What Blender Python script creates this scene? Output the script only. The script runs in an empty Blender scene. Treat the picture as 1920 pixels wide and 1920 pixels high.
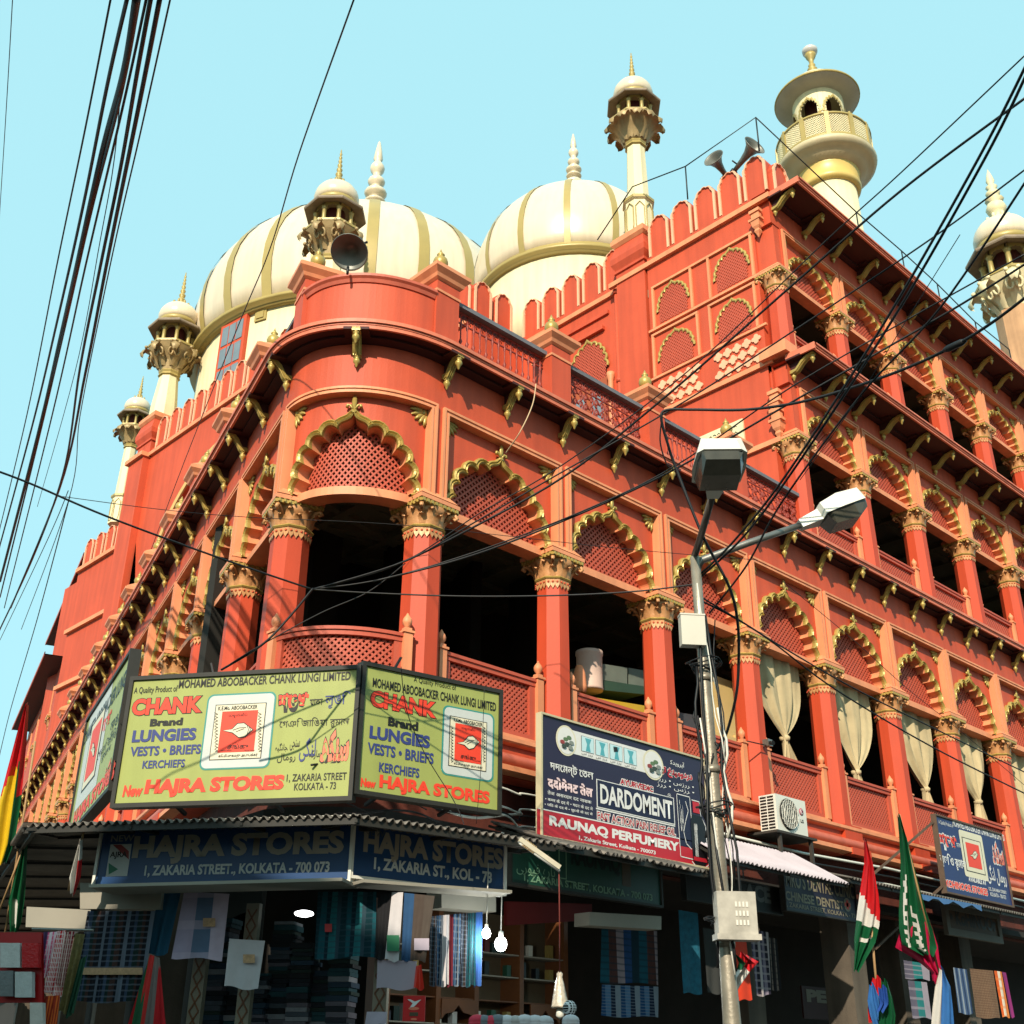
import bpy, bmesh, math, random
from mathutils import Vector, Matrix
random.seed(7)
R = math.radians
SC = bpy.context.scene
COL = SC.collection

# ---------------------------------------------------------------- camera
FPX = 2184.33                      # focal length in photo pixels (photo 1920 x 1920)
YAW, PITCH, ROLL = R(43.6597), R(25.9712), R(0.6014)
CAM = Vector((-8.766, -10.521, 1.6))
fwd = Vector((math.cos(PITCH)*math.sin(YAW), math.cos(PITCH)*math.cos(YAW), math.sin(PITCH)))
r0 = Vector((math.cos(YAW), -math.sin(YAW), 0)); u0 = r0.cross(fwd)
rgt = math.cos(ROLL)*r0 + math.sin(ROLL)*u0
upv = -math.sin(ROLL)*r0 + math.cos(ROLL)*u0
cam = bpy.data.cameras.new('camera'); camo = bpy.data.objects.new('camera', cam); COL.objects.link(camo)
cam.sensor_width = 36; cam.lens = FPX/1920*36; cam.clip_end = 3000; cam.clip_start = 0.05
camo.matrix_world = Matrix(((rgt.x, upv.x, -fwd.x, CAM.x), (rgt.y, upv.y, -fwd.y, CAM.y), (rgt.z, upv.z, -fwd.z, CAM.z), (0, 0, 0, 1)))
SC.camera = camo
# ---------------------------------------------------------------- sky and sun
SUN_EL = R(31); SUN_AZ = math.atan2(-.84, -.55)      # azimuth from +Y towards +X
to_sun = Vector((math.sin(SUN_AZ)*math.cos(SUN_EL), math.cos(SUN_AZ)*math.cos(SUN_EL), math.sin(SUN_EL)))
W = bpy.data.worlds.new('World'); SC.world = W; W.use_nodes = True
nt = W.node_tree; bg = nt.nodes['Background']
sky = nt.nodes.new('ShaderNodeTexSky'); sky.sky_type = 'NISHITA'; sky.sun_disc = False
sky.sun_elevation = SUN_EL; sky.sun_rotation = SUN_AZ
sky.air_density = 1.0; sky.dust_density = 2.2; sky.ozone_density = 1.0
tint = nt.nodes.new('ShaderNodeMix'); tint.data_type = 'RGBA'; tint.blend_type = 'MIX'      # even milky haze over the clear sky
tint.inputs['Factor'].default_value = 0.86; tint.inputs['B'].default_value = (2.5, 4.75, 5.15, 1)
nt.links.new(sky.outputs[0], tint.inputs['A']); nt.links.new(tint.outputs['Result'], bg.inputs[0])
bg.inputs[1].default_value = 0.15
sl = bpy.data.lights.new('sun', 'SUN'); sl.energy = 5.0; sl.angle = R(0.6); sl.color = (1.0, 0.89, 0.72)
so = bpy.data.objects.new('sun', sl); COL.objects.link(so)
so.rotation_euler = to_sun.to_track_quat('Z', 'Y').to_euler(); so.location = (-20, -20, 40)
vs = SC.view_settings; vs.view_transform = 'Standard'; vs.look = 'None'; vs.gamma = 1; vs.exposure = 0.42
vs.use_curve_mapping = False
SC.cycles.max_bounces = 6; SC.cycles.diffuse_bounces = 3

# ---------------------------------------------------------------- pixels to places
def ray(x, y): return fwd + (x-960)/FPX*rgt - (y-960)/FPX*upv
def at(x, y, t): return CAM + t*ray(x, y)
def onX(x, y, X): d = ray(x, y); return CAM + (X-CAM.x)/d.x*d
def onY(x, y, Y): d = ray(x, y); return CAM + (Y-CAM.y)/d.y*d
def onP(x, y, p, n): d = ray(x, y); return CAM + ((Vector(p)-CAM).dot(n)/d.dot(n))*d
def proj(p):
    v = Vector(p)-CAM; z = v.dot(fwd); return 960+FPX*v.dot(rgt)/z, 960-FPX*v.dot(upv)/z
def zat(X, Y, py):
    lo, hi = -5., 90.
    for _ in range(50):
        m = (lo+hi)/2
        if proj((X, Y, m))[1] > py: lo = m
        else: hi = m
    return m

# ---------------------------------------------------------------- materials
def lin(c): return tuple(((v/255)/12.92 if v/255 <= .04045 else ((v/255+.055)/1.055)**2.4) for v in c)
MATS = {}
def mat(name, rgb, rough=.6, metal=0., var=.12, scale=1.5, bump=0., streak=0., emit=0., bscale=40, spec=.4, trans=0.):
    if name in MATS: return MATS[name]
    m = bpy.data.materials.new(name); m.use_nodes = True; MATS[name] = m
    t = m.node_tree; b = t.nodes['Principled BSDF']; L = t.links
    c = lin(rgb) if emit else tuple(.80*v for v in lin(rgb))
    b.inputs['Roughness'].default_value = rough; b.inputs['Metallic'].default_value = metal
    b.inputs['Specular IOR Level'].default_value = spec
    if trans: b.inputs['Transmission Weight'].default_value = trans
    if emit:
        b.inputs['Emission Color'].default_value = (*c, 1); b.inputs['Emission Strength'].default_value = emit
    g = t.nodes.new('ShaderNodeNewGeometry')
    if var or streak:
        n = t.nodes.new('ShaderNodeTexNoise'); n.inputs['Scale'].default_value = scale; n.inputs['Detail'].default_value = 6
        n.inputs['Roughness'].default_value = .62
        L.new(g.outputs['Position'], n.inputs['Vector'])
        mr = t.nodes.new('ShaderNodeMapRange'); mr.inputs[1].default_value = .25; mr.inputs[2].default_value = .75
        mr.inputs[3].default_value = 1-var; mr.inputs[4].default_value = 1+var*.7
        L.new(n.outputs['Fac'], mr.inputs[0]); fac = mr.outputs[0]
        if streak:
            mp = t.nodes.new('ShaderNodeMapping'); mp.inputs['Scale'].default_value = (5, 5, .35)
            L.new(g.outputs['Position'], mp.inputs[0])
            n2 = t.nodes.new('ShaderNodeTexNoise'); n2.inputs['Scale'].default_value = 1.; n2.inputs['Detail'].default_value = 5
            L.new(mp.outputs[0], n2.inputs['Vector'])
            m2 = t.nodes.new('ShaderNodeMapRange'); m2.inputs[1].default_value = .35; m2.inputs[2].default_value = .62
            m2.inputs[3].default_value = 1-streak; m2.inputs[4].default_value = 1.03
            L.new(n2.outputs['Fac'], m2.inputs[0])
            mu = t.nodes.new('ShaderNodeMath'); mu.operation = 'MULTIPLY'
            L.new(fac, mu.inputs[0]); L.new(m2.outputs[0], mu.inputs[1]); fac = mu.outputs[0]
        vm = t.nodes.new('ShaderNodeVectorMath'); vm.operation = 'SCALE'; vm.inputs[0].default_value = c
        L.new(fac, vm.inputs['Scale']); L.new(vm.outputs[0], b.inputs['Base Color'])
    else: b.inputs['Base Color'].default_value = (*c, 1)
    if bump:
        n3 = t.nodes.new('ShaderNodeTexNoise'); n3.inputs['Scale'].default_value = bscale; n3.inputs['Detail'].default_value = 4
        L.new(g.outputs['Position'], n3.inputs['Vector'])
        bp = t.nodes.new('ShaderNodeBump'); bp.inputs['Strength'].default_value = bump; bp.inputs['Distance'].default_value = .02
        L.new(n3.outputs['Fac'], bp.inputs['Height']); L.new(bp.outputs[0], b.inputs['Normal'])
    return m
RED = mat('red_wall_paint', (206, 82, 48), .62, var=.13, scale=.9, bump=.12, streak=.14)
REDC = mat('orange_red_column_paint', (200, 70, 34), .6, var=.10, scale=1.2, bump=.08, streak=.10)
PEACH = mat('peach_trim_paint', (236, 150, 104), .55, var=.12, scale=1.6, bump=.08, streak=.14)
FASC = mat('fascia_peach_paint', (224, 122, 90), .55, var=.12, scale=1.2, bump=.08, streak=.14)
ROSE = mat('rose_fascia_paint', (204, 100, 74), .5, var=.14, scale=1.2, bump=.08, streak=.15)
MAROON = mat('maroon_soffit_paint', (66, 22, 19), .7, var=.15, scale=1.4, bump=.1)  # maroon deepened so the shade under the eaves is part of its colour
GOLD = mat('gold_paint', (186, 158, 84), .38, metal=.25, var=.2, scale=4, bump=.1)
GOLDC = mat('capital_gold_peach_paint', (206, 146, 94), .45, metal=.08, var=.28, scale=7, bump=.25, bscale=24)
JALI = mat('jali_red_paint', (190, 84, 60), .6, var=.12, scale=2, bump=.1)
PALEPEACH = mat('pale_peach_trim_paint', (246, 184, 146), .55, var=.08, scale=2, streak=.1)
CREAM = mat('cream_wall_paint', (236, 222, 178), .55, var=.08, scale=.8, bump=.08, streak=.10)
CREAM2 = mat('cream_dome_paint', (232, 214, 184), .30, var=.10, scale=.45, bump=.05, streak=.07, spec=.55)
OCHRE = mat('ochre_band_paint', (178, 156, 92), .42, metal=.1, var=.12, scale=1.3, bump=.06)
GREYGOLD = mat('weathered_gold_plaster', (176, 150, 104), .5, metal=.15, var=.3, scale=3.2, bump=.2)
DARKSTONE = mat('weathered_eave_plaster', (150, 132, 112), .7, var=.3, scale=2.4, bump=.2)
IRON = mat('rust_red_iron_paint', (150, 52, 34), .5, var=.2, scale=5, bump=.1)
COPING = mat('grey_stone_coping', (112, 112, 118), .8, var=.2, scale=3, bump=.2)
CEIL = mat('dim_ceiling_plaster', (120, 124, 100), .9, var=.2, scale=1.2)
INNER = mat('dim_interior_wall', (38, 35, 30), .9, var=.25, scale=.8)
GLASSY = mat('window_glass', (120, 132, 140), .15, var=.2, scale=2, spec=.6)
BLACK = mat('black_metal', (22, 22, 22), .5, var=.2, scale=6)
WIRE = mat('black_cable_rubber', (14, 15, 18), .55, var=.15, scale=8)
STEEL = mat('galvanised_steel', (150, 146, 138), .38, metal=.75, var=.25, scale=5, bump=.1)
WHITE = mat('white_painted_metal', (222, 220, 208), .4, var=.08, scale=3)

# ---------------------------------------------------------------- mesh builder
class MB:
    def __init__(s): s.v = []; s.f = []; s.m = []; s.s = []
    def add(s, v, f, mi=0, sm=False):
        o = len(s.v); s.v += [tuple(p) for p in v]
        for q in f: s.f.append(tuple(i+o for i in q)); s.m.append(mi); s.s.append(sm)
        return s
    def box(s, x0, x1, y0, y1, z0, z1, mi=0):
        return s.add([(x0,y0,z0),(x1,y0,z0),(x1,y1,z0),(x0,y1,z0),(x0,y0,z1),(x1,y0,z1),(x1,y1,z1),(x0,y1,z1)],
              [(0,3,2,1),(4,5,6,7),(0,1,5,4),(1,2,6,5),(2,3,7,6),(3,0,4,7)], mi)
    def obox(s, c, ax, ay, az, mi=0):      # oriented box: centre and three half-axis vectors
        c, ax, ay, az = map(Vector, (c, ax, ay, az)); v = []
        for k in (-1, 1):
            for i, j in ((-1,-1),(1,-1),(1,1),(-1,1)): v.append(c+i*ax+j*ay+k*az)
        return s.add(v, [(0,3,2,1),(4,5,6,7),(0,1,5,4),(1,2,6,5),(2,3,7,6),(3,0,4,7)], mi)
    def bar(s, a, b, w, d, mi=0, up=(0,0,1)):
        a, b = Vector(a), Vector(b); t = b-a; n = t.normalized(); u = Vector(up)
        if abs(n.dot(u)) > .98: u = Vector((0,1,0))
        x = n.cross(u).normalized(); y = x.cross(n)
        return s.obox((a+b)/2, t/2, x*w/2, y*d/2, mi)
    def tube(s, pts, r, n=8, mi=0, sm=True, cap=True):
        pts = [Vector(p) for p in pts]; N = len(pts); rs = r if isinstance(r, (list, tuple)) else [r]*N
        v = []; ref = None
        for i, p in enumerate(pts):
            t = (pts[min(i+1, N-1)]-pts[max(i-1, 0)]).normalized()
            if ref is None: ref = t.orthogonal().normalized()
            x = (ref-t*ref.dot(t))
            x = x.normalized() if x.length > 1e-6 else t.orthogonal().normalized()
            ref = x; y = t.cross(x)
            for k in range(n):
                a = 2*math.pi*k/n; v.append(p+rs[i]*(math.cos(a)*x+math.sin(a)*y))
        f = [(i*n+k, i*n+(k+1) % n, (i+1)*n+(k+1) % n, (i+1)*n+k) for i in range(N-1) for k in range(n)]
        s.add(v, f, mi, sm)
        if cap: s.add([v[k] for k in range(n)], [tuple(range(n))[::-1]], mi); s.add([v[(N-1)*n+k] for k in range(n)], [tuple(range(n))], mi)
        return s
    def lathe(s, prof, n=16, c=(0,0,0), mi=0, sm=True, ph=0., ripple=None):
        v = []
        for j, (r, z) in enumerate(prof):
            for k in range(n):
                a = ph+2*math.pi*k/n; rr = r*(ripple(a, j) if ripple else 1)
                v.append((c[0]+rr*math.cos(a), c[1]+rr*math.sin(a), c[2]+z))
        N = len(prof)
        s.add(v, [(j*n+k, j*n+(k+1) % n, (j+1)*n+(k+1) % n, (j+1)*n+k) for j in range(N-1) for k in range(n)], mi, sm)
        for j, rev in ((0, True), (N-1, False)):
            if prof[j][0] > 1e-4:
                q = tuple(range(n)); s.add([v[j*n+k] for k in range(n)], [q[::-1] if rev else q], mi)
        return s
    def prism(s, poly, y0, y1, mi=0, ends=True):   # polygon in x,z (counter-clockwise seen from -y) pushed along y
        n = len(poly); v = [(x, y0, z) for x, z in poly]+[(x, y1, z) for x, z in poly]
        f = [(i, i+n, (i+1) % n+n, (i+1) % n) for i in range(n)]
        if ends: f += [tuple(range(n)), tuple(range(n, 2*n))[::-1]]
        return s.add(v, f, mi)
    def ell(s, c, r, nu=10, nv=6, mi=0, M=None):
        v = []; c = Vector(c)
        for j in range(nv+1):
            b = math.pi*j/nv-math.pi/2
            for k in range(nu):
                a = 2*math.pi*k/nu; p = Vector((r[0]*math.cos(b)*math.cos(a), r[1]*math.cos(b)*math.sin(a), r[2]*math.sin(b)))
                v.append(c+(M @ p if M else p))
        return s.add(v, [(j*nu+k, j*nu+(k+1) % nu, (j+1)*nu+(k+1) % nu, (j+1)*nu+k) for j in range(nv) for k in range(nu)], mi, True)
    def sweep(s, path, prof, mi=0, mis=None, closed=True, sm=False):
        # path: [(P, inward)], prof: [(y inward, z)]
        v = [(P.x+N.x*y, P.y+N.y*y, z) for P, N in path for y, z in prof]; n = len(prof); k = n if closed else n-1
        for j in range(k):
            fs = [(i*n+j, i*n+(j+1) % n, (i+1)*n+(j+1) % n, (i+1)*n+j) for i in range(len(path)-1)]
            s.add([], [], 0)
            for q in fs: s.f.append(tuple(x+(len(s.v)) for x in q)); s.m.append(mis[j] if mis else mi); s.s.append(sm)
        s.v += v
        return s
    def mesh(s, name, mats):
        me = bpy.data.meshes.new(name); me.from_pydata(s.v, [], s.f)
        for m in (mats if isinstance(mats, (list, tuple)) else [mats]): me.materials.append(m)
        me.polygons.foreach_set('material_index', s.m); me.polygons.foreach_set('use_smooth', s.s)
        bm = bmesh.new(); bm.from_mesh(me); bmesh.ops.remove_doubles(bm, verts=bm.verts, dist=1e-5)
        bmesh.ops.recalc_face_normals(bm, faces=bm.faces); bm.to_mesh(me); bm.free(); me.update()
        return me
    def obj(s, name, mats, parent=None, M=None, **k): return ob(name, s.mesh(name, mats), parent, M, **k)

def ob(name, data, parent=None, M=None, label=None, cat=None, group=None, kind=None):
    o = bpy.data.objects.new(name, data); COL.objects.link(o)
    if parent is not None: o.parent = parent
    if M is not None: o.matrix_basis = M
    if label: o['label'] = label
    if cat: o['category'] = cat
    if group: o['group'] = group
    if kind: o['kind'] = kind
    return o
def thing(name, label, cat, M=None, group=None): return ob(name, None, None, M, label, cat, group)
T3 = lambda x, y, z: Matrix.Translation((x, y, z))
def frame_matrix(o, ex, ey, ez=(0,0,1)):
    ex, ey, ez = Vector(ex), Vector(ey), Vector(ez)
    return Matrix(((ex.x, ey.x, ez.x, o[0]), (ex.y, ey.y, ez.y, o[1]), (ex.z, ey.z, ez.z, o[2]), (0,0,0,1)))
def copy_tree(o, parent=None, M=None, label=None):
    c = o.copy(); COL.objects.link(c); c.parent = parent
    if M is not None: c.matrix_basis = M
    if label: c['label'] = label
    for ch in KIDS.get(o.name, []): copy_tree(ch, c)
    return c
KIDS = {}
# ================================================================ the mosque
B = 2.3                                        # arcade bay
T2, T3_, T4 = 9.80, 14.22, 18.27               # tops of the arch frames on the three arcaded storeys
AL = R(72.722); dL = Vector((math.cos(AL), math.sin(AL), 0)); L0 = Vector((-1.53, 1.52, 0)); G0 = Vector((-.1, 0, 0))
esL = -dL; inL = Vector((-esL.y, esL.x, 0))    # left street front: direction to the right, direction inward
NR, NL = 11, 17
mosque = thing('mosque', 'red and peach mosque with arcaded street fronts, cream ribbed domes and minarets', 'mosque')

# rounded corner between the two street fronts
K = L0 + dL*(-L0.y/dL.y)
b0, b3 = L0.xy, G0.xy; b1 = b0+(K.xy-b0)*.52; b2 = b3+(K.xy-b3)*.52
_tab = []; _l = 0; _p = None
for i in range(201):
    t = i/200; p = b0*(1-t)**3+b1*3*t*(1-t)**2+b2*3*t*t*(1-t)+b3*t**3
    if _p is not None: _l += (p-_p).length
    _tab.append((_l, p)); _p = p
def corner_at(u):
    i = min(199, max(0, int(u*200))); L = u*_l
    j = 0
    while j < 199 and _tab[j+1][0] < L: j += 1
    a, b = _tab[j], _tab[j+1]; k = (L-a[0])/(b[0]-a[0]); p = a[1].lerp(b[1], k)
    t = (_tab[min(200, j+2)][1]-_tab[max(0, j-1)][1]).normalized()
    return Vector((p.x, p.y, 0)), Vector((-t.y, t.x, 0))
def bend(me, W=B):                              # bend a straight bay mesh onto the rounded corner
    bm = bmesh.new(); bm.from_mesh(me)
    for i in range(1, 24):
        bmesh.ops.bisect_plane(bm, geom=bm.verts[:]+bm.edges[:]+bm.faces[:], plane_co=(W*i/24, 0, 0), plane_no=(1, 0, 0))
    for v in bm.verts:
        u = v.co.x/W; uc = min(1, max(0, u)); P, N = corner_at(uc); T = Vector((N.y, -N.x, 0))
        q = P+N*v.co.y+T*(u-uc)*W; v.co.x, v.co.y = q.x, q.y
    m2 = bpy.data.meshes.new(me.name); bm.to_mesh(m2); bm.free()
    for m in me.materials: m2.materials.append(m)
    return m2
def street_path(kl=NL, kr=NR, d=0):
    p = [(L0+dL*B*kl, inL), (L0+dL*.02, inL)]+[corner_at(i/24) for i in range(25)]+[(Vector((.02, 0, 0)), Vector((0,1,0))), (Vector((B*kr, 0, 0)), Vector((0,1,0)))]
    return p
RPATH = [(Vector((8.9, 0, 0)), Vector((0,1,0))), (Vector((B*NR, 0, 0)), Vector((0,1,0)))]

# ---- the lobed arch curve: half width .86, springing at z=0, tip at z=1.05 (right half, from spring to tip)
def bez(a, b, c, d, n):
    return [tuple(a[k]*(1-t)**3+3*b[k]*t*(1-t)**2+3*c[k]*t*t*(1-t)+d[k]*t**3 for k in (0, 1)) for t in [i/n for i in range(n)]]
def lobes(nl=4, a=.77, b=.72, c=.14, n=7, bulge=.10):
    th = [R(6+69*i/nl) for i in range(nl+1)]; cp = [(a*math.cos(t), c+b*math.sin(t)) for t in th]
    pts = bez((.80, 0), (.93, .03), (.90, .16), cp[0], 8)
    for i in range(nl):
        p, q = Vector(cp[i]), Vector(cp[i+1]); d = q-p; nrm = Vector((d.y, -d.x)).normalized()
        if nrm.dot(p+q) < 0: nrm = -nrm
        for k in range(n):
            t = k/n; w = math.sin(math.pi*t)**.7 if 0 < t < 1 else 0
            pts.append(tuple(p+d*t+nrm*bulge*w))
    pts += bez(cp[-1], (cp[-1][0]*1.02, cp[-1][1]+.13), (.035, .90), (0, 1.05), 9)+[(0, 1.05)]
    return pts
def full_arch(sz=1., sx=1., **k):
    r = [(x*sx, z*sz) for x, z in lobes(**k)]; return r+[(-x, z) for x, z in r[::-1][1:]]   # right spring -> tip -> left spring
def inside(poly, x, z):
    c = False; n = len(poly)
    for i in range(n):
        a, b = poly[i], poly[i-1]
        if (a[1] > z) != (b[1] > z) and x < (b[0]-a[0])*(z-a[1])/(b[1]-a[1])+a[0]: c = not c
    return c
def lattice(mb, poly, pitch, w, y0, y1, mi=0, ang=45):
    xs = [p[0] for p in poly]; zs = [p[1] for p in poly]; cx, cz = (min(xs)+max(xs))/2, (min(zs)+max(zs))/2
    rad = math.hypot(max(xs)-cx, max(zs)-cz)+pitch
    for sgn, dy in ((1, 0), (-1, .004)):
        d = Vector((math.cos(R(ang)), sgn*math.sin(R(ang)))); nn = Vector((-d.y, d.x)); k = -int(rad/pitch)
        while k*pitch < rad:
            o = Vector((cx, cz))+nn*k*pitch; run = None; st = .02; N = int(2*rad/st)
            for i in range(N+1):
                q = o+d*(-rad+i*st); ins = inside(poly, q.x, q.y)
                if ins and run is None: run = q
                if run is not None and (not ins or i == N):
                    if (q-run).length > .03:
                        a, b = run-d*.01, q+d*.005; h = nn*w/2
                        v = [(a.x-h.x, y0+dy, a.y-h.y), (b.x-h.x, y0+dy, b.y-h.y), (b.x+h.x, y0+dy, b.y+h.y), (a.x+h.x, y0+dy, a.y+h.y)]
                        v += [(p[0], y1+dy, p[2]) for p in v]
                        mb.add(v, [(0,1,2,3),(0,4,5,1),(2,6,7,3),(7,6,5,4)], mi)
                    run = None
            k += 1
def arch_plate(mb, curve, x0, x1, zb, zt, y, cx, cz, mi=0):       # flat plate with the arch cut out
    n = len(curve); c = Vector((0, .25))
    out = []
    for (x, z) in curve:
        d = Vector((x, z-.25)); 
        if d.length < 1e-6: d = Vector((0, 1))
        ks = []
        if d.x > 1e-6: ks.append((x1-cx)/d.x)
        if d.x < -1e-6: ks.append((x0-cx)/d.x)
        if d.y > 1e-6: ks.append((zt-cz-.25)/d.y)
        if d.y < -1e-6: ks.append((zb-cz-.25)/d.y)
        k = min(ks); out.append((d.x*k, .25+d.y*k))
    def V(p): return (cx+p[0], y, cz+p[1])
    for i in range(n-1):
        a, b, p, q = curve[i], curve[i+1], out[i], out[i+1]
        vs_ = [V(a), V(b), V(q)]
        if abs(p[0]-q[0]) > 1e-4 and abs(p[1]-q[1]) > 1e-4:       # passes a corner of the frame
            vs_.append(V((x1-cx if p[0] > 0 else x0-cx, zt-cz)))
        vs_.append(V(p)); mb.add(vs_, [tuple(range(len(vs_)))], mi)
def ribbon(mb, curve, cx, cz, prof, mi=0, sm=False):              # prof: [(offset outward, y)]
    n = len(curve); V = []
    for i in range(n):
        a, b = Vector(curve[max(0, i-1)]), Vector(curve[min(n-1, i+1)]); t = (b-a).normalized(); nr = Vector((t.y, -t.x))
        for o, y in prof: V.append((cx+curve[i][0]+nr.x*o, y, cz+curve[i][1]+nr.y*o))
    m = len(prof); mb.add(V, [(i*m+j, i*m+j+1, (i+1)*m+j+1, (i+1)*m+j) for i in range(n-1) for j in range(m-1)], mi, sm)
def fleur(mb, x, y, z, s=1., mi=0):
    mb.ell((x, y, z+.03*s), (.05*s, .03, .03*s), 8, 5, mi); mb.ell((x, y, z+.17*s), (.036*s, .025, .10*s), 8, 6, mi)
    for k in (-1, 1):
        mb.tube([(x+k*.01*s, y, z+.05*s), (x+k*.05*s, y, z+.12*s), (x+k*.085*s, y, z+.125*s), (x+k*.09*s, y, z+.085*s)], [.018*s, .02*s, .02*s, .024*s], 6, mi)
def shell(mb, x, y, z, sx, mi=0, s=1.):
    for k in range(5):
        a = R(8+k*18.5); d = Vector((sx*math.cos(a), 0, -math.sin(a)))
        M = frame_matrix((0,0,0), d, (0,1,0), d.cross(Vector((0,1,0)))).to_3x3()
        mb.ell(Vector((x, y, z))+d*.10*s, (.085*s, .028, .022*s), 6, 5, mi, M)
    mb.ell((x+sx*.03*s, y-.01, z-.03*s), (.035*s, .03, .035*s), 7, 5, mi)
def scroll(mb, x, y, z, sx, mi=0, r=.035):
    pts = [(x+sx*(r*math.cos(a)*(1-a/9)), y, z+r*math.sin(a)*(1-a/9)) for a in [i*.6 for i in range(13)]]
    mb.tube(pts, .016, 6, mi)

def arch_kit(HA, sz):
    """meshes of one arcade bay above the capitals; x 0..B, y inward, z relative to the frame top"""
    k = {}; cx = B/2; cz = -HA; cur = full_arch(sz)
    mb = MB(); mb.box(0, .05, 0, .36, -HA, 0); mb.box(B-.05, B, 0, .36, -HA, 0)
    arch_plate(mb, cur, .12, B-.12, -HA, -.07, .10, cx, cz)
    k['arch_panel'] = mb.mesh('arch_panel', RED)
    mb = MB()                                                        # moulded frame
    for a, b, y in ((.05, .085, -.045), (.085, .115, -.028), (.115, .145, -.04)):
        mb.box(a, b, y, .12, -HA, -a+.05); mb.box(B-b, B-a, y, .12, -HA, -a+.05)
        mb.box(b, B-b, y, .12, -b+.05, -a+.05)
    k['frame'] = mb.mesh('frame', PEACH)
    mb = MB(); ribbon(mb, cur, cx, cz, [(.0, .11), (-.0, .05), (.022, .03), (.040, .055), (.058, .03), (.082, .05), (.085, .10)], 0, False)
    for s_ in (-1, 1): scroll(mb, cx+s_*.875, .05, cz+.035, s_)
    k['archivolt'] = mb.mesh('archivolt', GOLD)
    mb = MB(); ribbon(mb, cur, cx, cz, [(0, .10), (0, .31)]); 
    for s_ in (-1, 1): mb.box(cx+s_*.80-(.0 if s_ > 0 else .36), cx+s_*.80+(.36 if s_ > 0 else 0), .12, .36, -HA-.02, -HA+.02)
    k['intrados'] = mb.mesh('intrados', PEACH)
    mb = MB(); lattice(mb, [(x+cx, z+cz) for x, z in cur], .068, .028, .275, .298); k['jali'] = mb.mesh('jali', JALI)
    mb = MB(); mb.box(.20, B-.20, .12, .37, -HA-.10, -HA-.012); mb.box(.20, B-.20, .13, .36, -HA-.012, -HA+.02); k['lintel'] = mb.mesh('lintel', PEACH)
    mb = MB(); fleur(mb, cx, .05, cz+1.05*sz); k['finial'] = mb.mesh('finial', GOLD)
    for nm, x, s_ in (('a', .145, 1), ('b', B-.145, -1)):
        mb = MB(); shell(mb, x, .085, -.10, s_, 0, 1.45); k['shell_ornament'+nm] = mb.mesh('shell_ornament', GOLD)
    return k
KA, KB = arch_kit(1.42, 1.0), arch_kit(1.14, .83)
def place_kit(kit, M, bent=False):
    g = (lambda m: bend(m)) if bent else (lambda m: m)
    p = ob('arch_panel', g(kit['arch_panel']), mosque, M)
    for n in kit:
        if n != 'arch_panel': ob(n.rstrip('ab') if n.startswith('shell') else n, g(kit[n]), p)
    return p

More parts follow.
